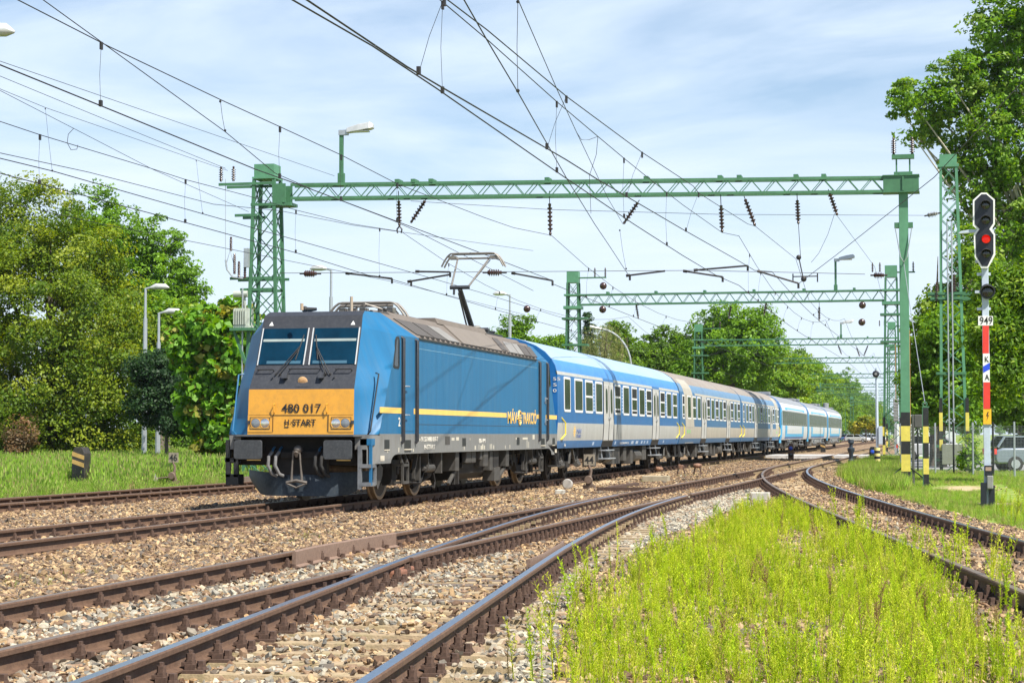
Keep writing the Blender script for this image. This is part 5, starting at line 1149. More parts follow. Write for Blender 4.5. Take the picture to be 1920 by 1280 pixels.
both('overhead line above the turnout, running close beside the middle one', [tuple(onD(770, -55, -6.3))] + m5 + [tuple(onD(1492, 485, -6.3))] + [p for p in fm if p[0] > 75], [tuple(onD(470, -66, -6.0))] + c5_ + fc, [onD(px, py, -6.3).x for px, py in ((833, 0), (1062, 181), (1204, 286), (1310, 362))] + [84, 92])
# siding and cross wires
wire('steep contact wire of the siding running down to the long black arm', [onZ(870, 0, 6.6)] + [onZ(x, y, 6.45) for x, y in ((914, 77), (971, 173), (1064, 337), (1115, 420), (1142, 460))] + [onS(1180, 518, sB(-2.3))], .011, drops=[(onZ(971, 0, 7.9), onZ(971, 173, 6.45)), (onS(1162, 430, 58), onS(1174, 505, 58))])
wire('steep carrying wire of the siding ending at a slanting insulator', [onZ(971, -1, 7.9)] + [onZ(x, y, 7.8) for x, y in ((1044, 167), (1081, 248), (1101, 290), (1140, 372))] + [onS(1168, 420, sB(-2.3))], .009)
wire('rising wire from the insulator yoke up to the tree at the right', [onS(1497, 532, sB(-7.6)), onZ(1568, 478, 6.7), onZ(1752, 332, 6.9), onZ(1925, 145, 7.0), onZ(2000, 60, 7.0)], .011)
wire('looping jumper between carrying wires above the nearest beam', [onZ(1081, 248, 7.8), onZ(1090, 262, 7.3), onZ(1105, 262, 7.3), onZ(1121, 256, 7.4), onZ(1118, 290, 7.2), onZ(1105, 330, 7.0), onZ(1108, 400, 6.5)], .007)
wire('curled loose jumper hanging from the upper left wires', Dp([(138, 241), (128, 252), (126, 268), (133, 281), (144, 280), (146, 272)], 6.0), .008)
wire('long feeder wire from the upper left edge to the lamp stalk', Dp([(0, 115), (300, 218), (627, 330)], 6.9), .008)
wire('feeder wire ending on the twin insulators of the lattice mast', Dp([(0, 143), (211, 230), (423, 316)], 10.4), .009)
wire('lower feeder wire ending on the twin insulators of the lattice mast', Dp([(0, 167), (85, 202), (368, 300), (427, 320)], 10.4), .008, drops=[(onD(85, 202, 10.4), onD(98, 322, dA)), (onD(368, 300, 10.4), onD(380, 401, dA))])
wire('diagonal wire crossing the left wires down to the mast bracket', Dp([(0, 170), (138, 241), (285, 317), (466, 397)], 8.6), .008)
wire('branch wire leaving the main carrying wire with clamps', Dp([(205, 90), (422, 247), (516, 325), (594, 359), (738, 414), (780, 433), (1000, 545)], 0.6), .009, drops=[(onD(413, 187, 0), onD(422, 247, .6))])
wire('upper span wire strung between the lattice mast and the lattice pylon', [onS(770, 377, sB(4.5)), onS(1030, 393, sB(-.2)), onS(1350, 402, sB(-5.3)), onS(1735, 404, 70)], .009)
wire('lower span wire carrying the registration arms', [onS(524, 512, sB(8.5)), onS(880, 510, sB(2.5)), onS(1300, 507, sB(-4.5)), onS(1500, 511, sB(-7.6)), onS(1622, 514, sB(-9.6))], .011)
wire('wire from the last slanting insulator down past the steel post', [onS(1570, 405, sB(-8.8)), onS(1640, 500, 75), onS(1655, 560, 95)], .008)
wire('thin rod from the straight insulator to the yoke', [onS(1497, 420, sB(-7.6)), onS(1501, 482, sB(-7.6))], .012)
wire('sagging jumper loop near the insulator yoke', [onS(1565, 400, sB(-8.8)), onS(1552, 440, sB(-8.5)), onS(1535, 475, sB(-8.2)), onS(1521, 492, sB(-7.9))], .008)
for px, py, sx, lb in ((1131, 536, 80, 'dark disc insulator over the first coach, upper one'), (1130, 580, 80, 'dark disc insulator over the first coach, lower one'), (988, 579, 80, 'dark disc insulator left of the second gantry mast'), (1617, 572, 85, 'dark ball of the tension weight in the open sky, upper one'), (1616, 604, 85, 'dark ball of the tension weight in the open sky, lower one')):
    b = MB(); b.sphere((0, 0, 0), .155, 14, 8, (.8, 1, 1)); b.lathe([(.06, 0), (.06, .2), (.02, .25)], (-.05, 0, 0), (-1, 0, .1), 10)
    o = b.build('disc_insulator', M_insul, None, smooth=True); o.location = onS(px, py, sx); tag(o, lb, 'insulator', 'insulators of the overhead line')
# ------------------------------------------------------------------ signals, posts, small lineside things
M_sigb = mat('signal_board_black', (.012, .015, .022), .45, 0, .2, 6)
M_pale = mat('signal_post_grey', (.45, .52, .60), .5, .1, .1, 8, (.3, .3, .3), 12, .2)
M_lensd = mat('signal_lens_dark', (.02, .022, .02), .15, 0, .2, 8, spec=.8)
redl = bpy.data.materials.new('signal_lens_red'); redl.use_nodes = True; _p = redl.node_tree.nodes['Principled BSDF']; _p.inputs['Base Color'].default_value = (.5, .01, .008, 1); _p.inputs['Emission Color'].default_value = (1, .015, .008, 1); _p.inputs['Emission Strength'].default_value = .32; _p.inputs['Roughness'].default_value = .2
SGB = onZ(1852, 950, -.25)
def sg_(px, py): p = onS(px, py, SGB.x); return p.y - SGB.y, p.z
sig = thing('light_signal', 'tall light signal with red lens lit and number plate 949 beside the siding', 'railway signal', (SGB.x, SGB.y, 0))
b = MB(); y0, z0 = sg_(1852, 955); y1, z1 = sg_(1846, 500)
b.prism([(-.075, -.07), (.075, -.07), (.075, .07), (-.075, .07)], 'z', -.3, z1 + .1); b.build('post', M_pale, sig, bev=.01)
def spoly(pts, x0, x1, m, nm, par=sig, bev=0):
    b = MB(); b.prism([sg_(px, py) for px, py in pts], 'x', x0, x1); return b.build(nm, m, par, bev=bev)
OUT = [(1839.5, 363), (1849.5, 363), (1865, 376), (1865, 422), (1859, 431), (1865.5, 440), (1866, 479), (1852.5, 503.5), (1839.5, 503.5), (1827.5, 483), (1825.5, 440), (1832, 432), (1824, 424), (1824, 377)]
INN = [(1840, 366), (1849, 366), (1862, 377.5), (1862, 420), (1854.5, 431), (1862.5, 442), (1862.5, 477), (1851.5, 500), (1841, 500), (1830, 481), (1829, 442), (1836.5, 431), (1827.5, 422), (1827.5, 378)]
bd = spoly(OUT, -.16, -.10, M_white, 'signal_board'); spoly(INN, -.168, -.155, M_sigb, 'board_face', bd)
for px, py, r_, m_ in ((1847.5, 386, 9.5, M_lensd), (1848, 414, 9.5, M_lensd), (1848.5, 449.5, 9.5, redl), (1849, 476.5, 9.5, M_lensd), (1851.5, 547, 12.5, M_lensd)):
    y, z = sg_(px, py); r = r_ / 85 / 1.0 * .95
    b = MB(); b.lathe([(r * .85, 0), (r * .85, .03), (r * .5, .05)], (-.165, y, z), (-1, 0, 0), 18); ln = b.build('lens', m_, bd, smooth=True)
    b = MB(); n_ = 14; o_ = len(b.v)                                  # visor over the lens
    for i in range(n_ + 1):
        a = math.pi * (1.12 * i / n_ - .06); l = .16 * (.35 + .65 * math.sin(max(0, min(math.pi, a))))
        for rr in (r, r * .94): b.v += [(-.165, y + rr * math.cos(a), z + rr * math.sin(a)), (-.165 - l, y + rr * math.cos(a), z + rr * math.sin(a) - l * .12)]
    for i in range(n_): k = o_ + i * 4; b.f += [(k, k + 1, k + 5, k + 4), (k + 2, k + 3, k + 7, k + 6), (k + 1, k + 3, k + 7, k + 5)]; b.mi += [0] * 3
    b.build('visor', mat('visor_grey', (.06, .06, .058), .5, 0, .2, 8), ln)
    if py > 500: b = MB(); b.lathe([(r * 1.15, 0), (r * 1.15, .08)], (-.17, y, z), (1, 0, 0), 18); b.build('lamp_body', M_sigb, ln)
def plate2(pts, m, nm, par=sig, dx=0): return spoly(pts, -.105 - dx, -.08, m, nm, par)
def rect(x0, x1, y0, y1): return [(x0, y0), (x1, y0), (x1, y1), (x0, y1)]
np_ = plate2(rect(1834, 1861.5, 593, 610.5), M_white, 'number_plate')
def stext(s, px, py, h, w_, m, par, dx=.11): y, z = sg_(px, py); return text('lettering', s, m, par, (-dx, y, z), RF, h * 1.38, w_, extrude=.002, bold=.002)
stext('949', 1836.5, 608, .165, .265, M_ink, np_)
plate2(rect(1842.2, 1854, 611, 663), M_red, 'red_plate'); kp = plate2(rect(1843, 1855.5, 663, 716.5), M_white, 'letter_plate'); plate2(rect(1843.8, 1856.3, 716.5, 767), M_red, 'red_plate')
stext('K', 1845.8, 678.5, .12, .085, M_ink, kp); stext('A', 1846.5, 712, .12, .095, M_ink, kp)
plate2([(1843.2, 687), (1855.3, 680), (1855.8, 692), (1843.6, 699)], mat('blue_plate', (.02, .07, .62), .5), 'blue_bar', kp, .004)
yp_ = plate2(rect(1843.5, 1858.5, 766.5, 795), mat('warning_yellow', (.80, .42, .02), .45), 'warning_plate')
b = MB(); b.prism([sg_(*p) for p in [(1851.5, 772), (1849, 779.5), (1852, 779), (1849.8, 788), (1854.5, 777.5), (1851.5, 778), (1854, 772)]], 'x', -.112, -.10); b.build('lightning_mark', M_ink, yp_)
spoly(rect(1846, 1860.5, 872, 892), -.16, .02, M_sigb, 'base_box'); spoly(rect(1847.5, 1858.5, 875, 882), -.17, .0, mat('box_brown', (.32, .22, .17), .6), 'base_box'); spoly(rect(1850, 1862, 891, 916), -.2, -.05, M_grey, 'cable_box', bev=.02)
spoly(rect(1838.5, 1849.5, 904, 952), -.22, .05, M_sigb, 'base_box'); spoly(rect(1854, 1865, 910, 952), -.12, .12, M_sigb, 'base_box')
b = MB(); b.box(-.1, .5, -.55, .2, -.26, -.18); b.build('footing', M_conc, sig)
b = MB()
for py, e in ((514, .16), (547, .2), (579, .16), (433, .25), (490, .2)): y, z = sg_(1846, py); b.box(-.03, .03, y - e * .8, y + e, z - .03, z + .03)
y, z = sg_(1800, 434); b.prism([(.1, z - .03), (.55, z - .05), (.5, z + .0), (.3, z + .03), (.1, z + .02)], 'x', -.1, .1); b.split('bracket', M_pale, sig)
# lattice pylon on the right
PB = onZ(1790, 887, -.3); pyl = thing('lattice_pylon', 'free standing green lattice pylon with grey box and banded legs near the fence', 'pylon', (PB.x, PB.y, 0))
tz = onS(1785, 309, PB.x).z; lattice(pyl, 'p', (0, 0, -.35), (0, .12, tz), AX, AY, (.8, 1.05), (.55, .62), 17, .11, .065, mats=M_greenlt)
b = MB(); b.box(-.3, .3, -.22, .48, tz, tz + .40); b.box(-.36, .36, -.30, .56, tz - .12, tz); b.build('cap_box', M_greenlt, pyl)
b = MB()
for py, e0, e1 in ((551, 1.0, -1.1), (560, .9, -1.0), (836, .75, -.75), (862, .75, -.75), (700, .7, -.5)): z = onS(1790, py, PB.x).z; [b.box(xx - .04, xx + .04, e1, e0, z - .05, z + .05) for xx in (-.42, .42)]
b.split('cross_bar', M_green, pyl)
b = MB()
for px, p0, p1 in ((1782, 552, 530), (1789, 552, 515), (1814, 550, 532), (1820, 550, 520), (1756, 566, 530)): q0 = onS(px, p0, PB.x); q1 = onS(px, p1, PB.x); shed_insulator(b, q0 - PB + Vector((-.4, 0, PB.z)), q1 - PB + Vector((-.4, 0, PB.z)), .10, 6)
b.split('insulator', M_insul, pyl, smooth=True)
z0 = onS(1790, 870, PB.x).z; z1 = onS(1790, 832, PB.x).z
b = MB(); b.box(-.75, -.45, -.12, .50, z0, z1); b.box(-.70, -.5, -.5, -.1, z0 + .1, z1); b.build('control_box', mat('box_grey_green', (.20, .21, .17), .6, 0, .1, 5), pyl, bev=.02)
b = MB()
for y in (.02, .2): b.tube([(-.5, y, 0), (-.5, y, 10)], .03, 6)
b.split('rod', M_galv, pyl)
b = MB()
for xx in (-.4, .4):
    for yy in (-.525, .525):
        z = -.32
        for k, h in enumerate((.95, .45, .35, .75, .6)): b.cur = k % 2; b.box(xx - .07, xx + .07, yy - .07, yy + .07, z, z + h); z += h
b.build('warning_bands', [M_black, M_bandy], pyl)
b = MB(); b.box(-.8, .8, -.9, .9, -.34, -.2); b.build('footing', M_conc, pyl)
# short banded post
q = onZ(1737, 916, -.3); sp_ = thing('banded_post', 'short black and yellow banded steel post with a guy wire eye', 'post', (q.x, q.y, 0))
stripes(sp_, 0, 0, -.35, [.48, .46, .46, .48, .55], .16, .16); b = MB(); b.tube([(0, .02 + .06 * math.cos(t), 2.18 + .07 * math.sin(t)) for t in np.linspace(0, 6.28, 9)], .02, 5); b.box(-.08, .08, -.10, .10, 2.08, 2.12); b.box(-.085, .085, .08, .10, -.3, 2.08); b.build('eye', M_green, sp_)
# weights, posts, dwarf signals
def weight(px, py0, py1, w_, s, label):
    a = onS(px, py1, s); z1 = onS(px, py0, s).z; r = thing('tension_weight', label, 'weight stack', a, 0, 'tension weights'); n_ = 7; h = (z1 - a.z) / n_; b = MB()
    for i in range(n_): b.box(-w_ / 2, w_ / 2, -w_ / 2, w_ / 2, i * h + .01, (i + 1) * h - .01)
    b.build('weights', M_grey, r, bev=.02); b = MB(); b.tube([(0, 0, 0), (0, 0, z1 - a.z + 3)], .02, 6); b.split('rod', mat('rod_orange_rust', (.32, .16, .06), .7), r)
weight(1680, 748, 790, .27, s2 - .7, 'stack of grey weights on a rusty rod beside the second gantry mast'); weight(1707, 800, 850, .15, SR + .8, 'dark stack of weights just right of the banded steel post')
def dwarf(px, py0, py1, label, body):
    q = onZ(px, py1, -.22); z1 = onS(px, py0, q.x).z; r = thing('dwarf_signal', label, 'dwarf signal', (q.x, q.y, 0), 0, 'dwarf signals'); h = z1
    b = MB(); b.prism([(y, z) for y, z in [(-.16, h - 1.0), (.16, h - 1.0), (.17, h - .15), (.10, h), (-.10, h), (-.17, h - .15)]], 'x', -.06, .10); b.build('signal_board', body, r, bev=.01); b = MB(); b.box(-.05, .05, -.05, .05, -.3, h - .9); b.build('post', M_black, r)
    for k, m_ in ((.28, mat('lens_blue', (.02, .07, .45), .2, spec=.8)), (.68, M_lensd)):
        b = MB(); b.lathe([(.11, 0), (.11, .06), (.08, .08)], (-.06, 0, h - k), (-1, 0, 0), 14); b.build('lens', m_, r, smooth=True)
dwarf(1483, 831, 862, 'small brown backed signal with two lenses beside the white coaches', mat('board_brown', (.16, .08, .04), .6)); dwarf(1636, 837, 866, 'small black signal with two lenses beside the banded stub post', M_sigb)
q = onZ(1645, 879, -.25); z1 = onS(1645, 839, q.x).z; bo = thing('bollard', 'round yellow and black banded stub post in the weeds', 'bollard', (q.x, q.y, 0)); b = MB()
for i in range(8): b.cur = i % 2; b.lathe([(.13, 0), (.13, (z1 + .3) / 8)], (0, 0, -.3 + i * (z1 + .3) / 8), n=14)
b.build('bands', [M_black, mat('band_cream', (.70, .58, .22), .5)], bo)
def marker(px, py0, py1, wpx, label, yc):
    q = onZ(px, py1, -.3); z1 = onS(px, py0, q.x).z; k = onS(px + wpx / 2, py0, q.x).y - q.y; w_ = abs(k) * 2
    r = thing('striped_marker', label, 'marker box', (q.x, q.y, 0), 0, 'striped marker boxes'); prof = [(-w_ / 2, -.3), (w_ / 2, -.3), (w_ / 2, z1 - .2), (w_ * .3, z1), (-w_ * .3, z1), (-w_ / 2, z1 - .2)]
    b = MB(); b.prism(prof, 'x', 0, .5); b.build('box', mat('marker_black_' , (.03, .028, .024), .6, 0, .2, 6, (.15, .1, .06), 8, .3), r, bev=.02)
    b = MB(); z = z1 - .22
    while z > .22:
        b.prism([(-w_ / 2 + .01, z - .2), (w_ / 2 - .01, z - .06), (w_ / 2 - .01, z + .08), (-w_ / 2 + .01, z - .06)], 'x', -.008, .003); z -= .25
    b.build('stripes', mat('marker_orange', (.44, .28, .09), .55, 0, .15, 8), r)
    b = MB(); b.box(-.006, .002, -w_ / 2 + .005, w_ / 2 - .005, -.3, .33); b.build('base', M_black, r)
marker(146, 838, 905, 25, 'black and yellow striped marker box in the grass at the left', 0); marker(1543, 830, 849, 9, 'small black and orange striped box right of the white coaches', 0)
# point levers
def lever(px, py, s_px, num, label, tall, disc=(-.55, .22), numw=.28):
    q = onZ(px, py, -.2); r = thing('point_lever', label, 'point lever', (q.x, q.y, -.2), 0, 'point levers'); b = MB()
    b.box(-.12, .12, -.16, .16, 0, .10); b.prism([(-.10, .08), (.10, .08), (.05, .34), (-.05, .34)], 'x', -.06, .06); b.tube([(0, 0, .25), (0, -.05, .5), (0, .02, tall - .28)], [.05, .04, .035], 8); b.lathe([(.10, 0), (.12, .05), (.1, .1)], (-.08, .0, .25), (-1, 0, 0), 12)
    b.build('stand', mat('lever_rust', (.17, .12, .09), .7, .2, .3, 14, (.08, .06, .05), 14, .5), r, smooth=True)
    b = MB(); b.lathe([(.13, 0), (.15, .03), (.15, .08), (.12, .11)], (0, -disc[0] * 1.0, disc[1]), (-1, 0, .1), 20); b.build('weight_disc', mat('disc_grey_white', (.30, .29, .27), .6, 0, .15, 8, (.25, .2, .15), 8, .4), r, smooth=True)
    b = MB(); b.tube([(0, 0, .22), (0, -disc[0], disc[1])], .025, 6); b.build('arm', mat('lever_rust', (.1, .1, .1)), r)
    b = MB(); b.box(-.02, .02, -.15, .15, tall - .30, tall); pt = b.build('number_plate', mat('plate_tan', (.25, .215, .16), .7, 0, .2, 14), r); text('lettering', num, M_ink, pt, (-.024, .125, tall - .25), RF, .28, .25, bold=.004)
    return r
lever(1105, 916, 0, '44', 'point lever with plate 44 and grey weight disc beside the train', .95, (-.60, .12)); lever(325, 907, 0, '46', 'point lever with plate 46 and white weight disc by the grass', .95, (-.62, .16))
q = onZ(1596, 875, -.22); lv = thing('point_lever', 'slim dark point stand at the siding switch', 'point lever', (q.x, q.y, -.2), 0, 'point levers'); b = MB(); b.lathe([(.16, 0), (.14, .3), (.09, .35), (.10, .6), (.17, .75), (.17, .85), (.08, .9), (.08, 1.05), (.14, 1.1), (.12, 1.25)], (0, 0, 0), n=12); b.build('stand', mat('stand_blue_black', (.02, .03, .045), .5), lv, smooth=True); b = MB(); b.box(-.05, .05, .1, 1.6, .05, .1); b.split('rod', M_clip, lv)
for i, (px, py, lb) in enumerate(((1235, 887, 'rusty mushroom shaped cable cover on a concrete slab by the train'), (1277, 888, 'tilted rusty junction box on legs between the tracks'), (1308, 888, 'rusty mushroom cover on thin legs between the tracks'))):
    q = onZ(px, py, -.2); r = thing('cable_cover', lb, 'cable cover', (q.x, q.y, -.2), 0, 'rusty cable covers'); b = MB()
    if i == 1: b.prism([(-.09, .16), (.09, .22), (.09, .37), (-.09, .32)], 'x', -.09, .09)
    else: b.lathe([(.07, .10), (.17, .17), (.17, .22), (.13, .26), (.03, .28)], (0, 0, .12 if i else -.02), n=14)
    b.build('cover', mat('cover_rust', (.22, .12, .075), .75, 0, .25, 10, (.2, .12, .08), 8, .5), r, bev=.01); b = MB()
    for e in ((-.08, -.08), (.08, -.08), (.08, .08), (-.08, .08)): b.tube([(e[0], e[1] * 1.8, 0), (e[0], e[1], .3)], .02, 5)
    b.split('leg', M_clip, r)
def slab(x0, x1, y0, y1, z, h, m, name, label, cat, bev=.02): b = MB(); b.box(x0, x1, y0, y1, z, z + h); o = b.build(name, m, None, bev=bev); return tag(o, label, cat)
M_concw = mat('concrete_pale', (.46, .44, .38), .85, 0, .15, 6, (.3, .26, .18), 5, .4, .2, 40)
q = onZ(1230, 902, -.2); slab(q.x - .25, q.x + .25, q.y - .42, q.y + .42, -.22, .2, mat('concrete_weathered', (.30, .26, .18), .9, 0, .2, 6, (.18, .15, .1), 5, .5, .2, 40), 'concrete_slab', 'weathered concrete slab lying beside the train track', 'concrete slab')
q = onZ(1425, 938, -.2); slab(q.x - .15, q.x + .15, q.y - .22, q.y + .22, -.25, .24, M_concw, 'concrete_block', 'larger whitish concrete block at the tip of the weed patch', 'concrete block')
q = onZ(1398, 937, -.2); slab(q.x - .1, q.x + .1, q.y - .28, q.y + .05, -.25, .12, M_concw, 'concrete_block', 'smaller sunken concrete block at the tip of the weed patch', 'concrete block')
q = onZ(1051, 925, -.2); slab(q.x - .15, q.x + .15, q.y - .10, q.y + .12, -.22, .12, M_concw, 'concrete_block', 'low white block on the ballast near lever 44', 'concrete block')
q0, q1 = onZ(350, 906, -.15), onZ(440, 901, -.15); b = MB(); b.box(q0.x, q1.x, 8.2, 8.45, -.25, .05); b.box(q0.x + .4, q1.x - .4, 8.5, 8.75, -.28, .0); tag(b.build('timber_beam', M_wood), 'dark beams lying beside the farthest track', 'timber beam')
q = onZ(1130, 920, -.2); b = MB(); b.box(q.x - .2, q.x + 6, q.y - .05, q.y + .12, -.22, -.12); b.box(q.x - .1, q.x + .1, q.y - 1.6, q.y + .1, -.21, -.10); tag(b.build('point_rod', M_clip), 'flat rusty rodding running from lever 44 to the turnout blades', 'rodding')
# thin signal mast far on the right
q = onZ(1645, 850, -.2); z1 = onS(1642, 690, q.x).z; sm = thing('signal_mast', 'slender blue grey mast with round lamp and cabinet, far right of the train', 'signal mast', (q.x, q.y, 0)); b = MB(); b.tube([(0, 0, -.3), (0, 0, z1)], .11, 8); b.build('mast', M_pale, sm)
b = MB(); zc = onS(1641, 701, q.x).z; b.lathe([(.27, 0), (.27, .15), (.18, .2)], (-.1, .05, zc), (-1, 0, 0), 16); b.build('lamp', M_sigb, sm, smooth=True); b = MB(); b.lathe([(.10, 0), (.10, .02)], (-.31, .05, zc), (-1, 0, 0), 12); b.build('lens', M_grey, sm); b = MB(); zb = onS(1649, 833, q.x).z; b.box(-.2, .2, -.55, -.1, zb, zb + 1.4); b.build('cabinet', M_pale, sm, bev=.03)
b = MB(); b.box(-.06, .06, -.06, .06, -.3, .35); b.build('base', M_bandy, sm)
# pedestrian crossing
cr = [tuple(onZ(px, py, -.03)) for px, py in ((1440, 852), (1652, 856), (1660, 861), (1440, 857))]
b = MB(); b.box(min(cr[0][0], cr[2][0]) if False else 122, 128, -9.5, -.9, -.28, -.02); o = b.build('foot_crossing', mat('crossing_paving', (.46, .46, .45), .8, 0, .12, 3, (.3, .29, .27), 4, .4)); o['kind'] = 'structure'
# street lamps beyond the trees
def street_lamp(px, py, Y, label, arm=1, kind='cobra', top=None):
    r_ = ray(px, py); p = CAM + r_ * (Y / (r_.x * FH.x + r_.y * FH.y)); g = thing('street_lamp', label, 'street lamp', (p.x, p.y, 0), 0, 'street lamps'); h = p.z
    A = Vector((RIGHT.x, RIGHT.y, 0)) * arm
    if kind == 'curve':
        b = MB(); b.tube([(0, 0, -.4), (0, 0, h - 3)] + [tuple(A * (-2.6 * (1 - math.cos(t))) + Vector((0, 0, h - 3 + 3 * math.sin(t)))) for t in np.linspace(.1, 1.45, 9)], .09, 8); b.build('pole', M_galv, g); e = A * -2.3; b = MB(); b.tube([e + Vector((0, 0, h - .02)), e + A * -.9 + Vector((0, 0, h + .15))], [.1, .13], 8)
    else:
        b = MB(); b.tube([(0, 0, -.4), (0, 0, h - 1.6), (0, 0, h - 1.6), (0, 0, h)], [.15, .11, .075, .07], 8); b.tube([(0, 0, h - .05), A * .35 + Vector((0, 0, h + .05))], .06, 7); b.build('pole', M_galv, g)
        b = MB(); L = 1.0; s0_ = A * .25 + Vector((0, 0, h + .02)); b.tube([s0_, s0_ + A * .3 + Vector((0, 0, .06)), s0_ + A * L * .8 + Vector((0, 0, .05)), s0_ + A * L], [.06, .17, .16, .03], 10)
    b.build('lamp_head', mat('lamp_housing', (.5, .5, .5)), g, smooth=True)
for px, py, Y, a, lb, kd in ((273, 540, 102, 1, 'grey street lamp standing taller of the pair before the trees', 'c'), (298, 586, 104, 1, 'grey street lamp, lower of the pair before the trees', 'c'), (131, 362, 122, -1, 'street lamp peeking over the top of the big linden', 'c'), (621, 505, 112, -1, 'street lamp behind the folded front pantograph', 'c'), (956, 552, 140, -1, 'small street lamp behind the raised pantograph', 'c'), (1183, 616, 150, 1, 'curved grey street lamp above the first coach', 'curve'), (-72, 62, 45, 1, 'street lamp head poking in at the upper left edge', 'c')): street_lamp(px, py, Y, lb, a, kd)
# fence, wall, road and cars on the right
fa, fb = onZ(1700, 880, -.3), onZ(1940, 893, -.3); fa = Vector((96, -12.3, 0)); fb = Vector((70, -16.2, 0))
b = MB(); road = [onZ(px, py, -.24) for px, py in ((1690, 880), (1700, 860), (1960, 858), (1960, 884))]
b.poly([(p.x, p.y, -.235) for p in road]); o = b.build('asphalt_road', mat('asphalt_pale', (.22, .22, .22), .9, 0, .1, 3, (.12, .12, .12), 3, .4)); o['kind'] = 'structure'
q0, q1 = onZ(1680, 856, -.25), onZ(1790, 853, -.25); wl = MB(); wl.bar((q0.x, q0.y, .85), (q1.x, q1.y, .85), .2, 2.3); 
wo = wl.build('boundary_wall', mat('wall_block_grey', (.42, .44, .46), .8, 0, .12, 2, (.30, .33, .42), 1.5, .6, stretch=(1, 1, 5))); tag(wo, 'pale grey block wall with faded painting beyond the fence', 'wall')
fr = thing('wire_fence', 'wire mesh fence with dark posts along the lane at the right', 'fence', (0, 0, 0))
P0, P1 = onZ(1690, 886, -.3), onZ(1945, 900, -.3); nP = 8
for i in range(nP):
    p = P0.lerp(P1, i / (nP - 1)); b = MB(); b.tube([(p.x, p.y, -.35), (p.x, p.y, 1.75)], .035, 6); b.build('post', M_black if i % 2 else M_galv, fr)
b = MB(); L_f = (P1 - P0).length; dv = (P1 - P0).normalized()
for k in range(int(L_f / .12)): p = P0 + dv * (k * .12); b.bar((p.x, p.y, -.25), (p.x, p.y, 1.6), .004)
for z in np.arange(-.2, 1.65, .12): b.bar((P0.x, P0.y, z), (P1.x, P1.y, z), .004)
b.build('mesh', M_galv, fr)
def car(label, loc, rz, col, name='parked_car', sc_=1.0, estate=True):
    r = thing(name, label, 'car', loc, rz, 'parked cars'); r.scale = (sc_,) * 3; cm = mat('car_paint_%d_%d_%d' % tuple(int(c * 99) for c in col), col, .25, .3, .05, 3, coat=.6)
    b = MB(); prof = [(-2.2, .32), (-2.25, .55), (-2.15, .85), (-1.3, .98), (-.6, 1.0), (1.9, .98), (2.18, .88), (2.22, .5), (2.15, .32)]; b.prism(prof, 'y', -.86, .86); b.build('body', cm, r, bev=.08, smooth=True)
    b = MB(); top = [(-1.15, .97), (-.45, 1.42), (1.3 if not estate else 1.75, 1.44), (2.1, 1.0)]
    v = [(x_, -.80, z) if z < 1.2 else (x_, -.62, z) for x_, z in top] + [(x_, .80, z) if z < 1.2 else (x_, .62, z) for x_, z in top]; b.add(v, [(0, 1, 2, 3), (4, 5, 6, 7), (0, 1, 5, 4), (1, 2, 6, 5), (2, 3, 7, 6)]); b.build('cabin_glass', M_sglass, r)
    b = MB(); b.add([(x_, y_ * .63, z + .015) for x_, z in (top[1], top[2]) for y_ in (-1, 1)], [(0, 1, 3, 2)]); 
    for sg in (-1, 1):
        for i, j in ((0, 1), (2, 3)): a_, c_ = [(top[k][0], sg * (.81 if top[k][1] < 1.2 else .635), top[k][1]) for k in (i, j)]; b.bar(a_, c_, .07)
        b.bar((top[1][0], sg * .635, 1.43), (top[2][0], sg * .635, 1.45), .07); b.bar((.5, sg * .81, .98), (.5, sg * .64, 1.43), .06)
    b.build('roof', cm, r)
    for sx in (-1.38, 1.38):
        for sg in (-1, 1): b = MB(); b.lathe([(.32, 0), (.32, .2), (.2, .21)], (sx, sg * .68, .32), (0, sg, 0), 18); w_ = b.build('wheel', M_rubber, r, smooth=True); b = MB(); b.lathe([(.19, 0), (.19, .03)], (sx, sg * .88, .32), (0, sg, 0), 12); b.build('rim', M_galv, w_)
    for sg in (-1, 1): b = MB(); b.box(2.14, 2.24, sg * .8 - .1, sg * .8 + .05, .72, .95); b.build('tail_light', M_red, r); b = MB(); b.box(-2.24, -2.1, sg * .72 - .12, sg * .72 + .1, .66, .8); b.build('headlight', M_white, r)
    return r
q = onZ(1900, 884, -.24); car('grey estate car with red tail lights behind the fence', (q.x + 1.2, q.y - 1.2, -.24), R(105), (.20, .24, .28)); q = onZ(1755, 862, -.24); car('white car half hidden behind the lattice pylon', (q.x, q.y, -.24), R(85), (.70, .70, .70)); q = onZ(1925, 872, -.24); car('red roofed car at the far right edge', (q.x + 3, q.y - 2, -.24), R(95), (.5, .04, .03))
q = onZ(196, 846, -.4); car('red car under the left trees', (q.x, q.y, -.4), R(20), (.5, .03, .04))
for px, py, col, lb in ((1597, 828, (.1, .2, .5), 'tiny blue car far beyond the train tail'), (1608, 829, (.7, .7, .7), 'tiny white car beside the blue one far away'), (1622, 827, (.12, .13, .15), 'tiny dark car in the far car park'), (1640, 827, (.65, .67, .7), 'tiny silver car at the right of the far car park')): q = onZ(px, py, -.25); car(lb, (q.x, q.y, -.25), R(70), col)
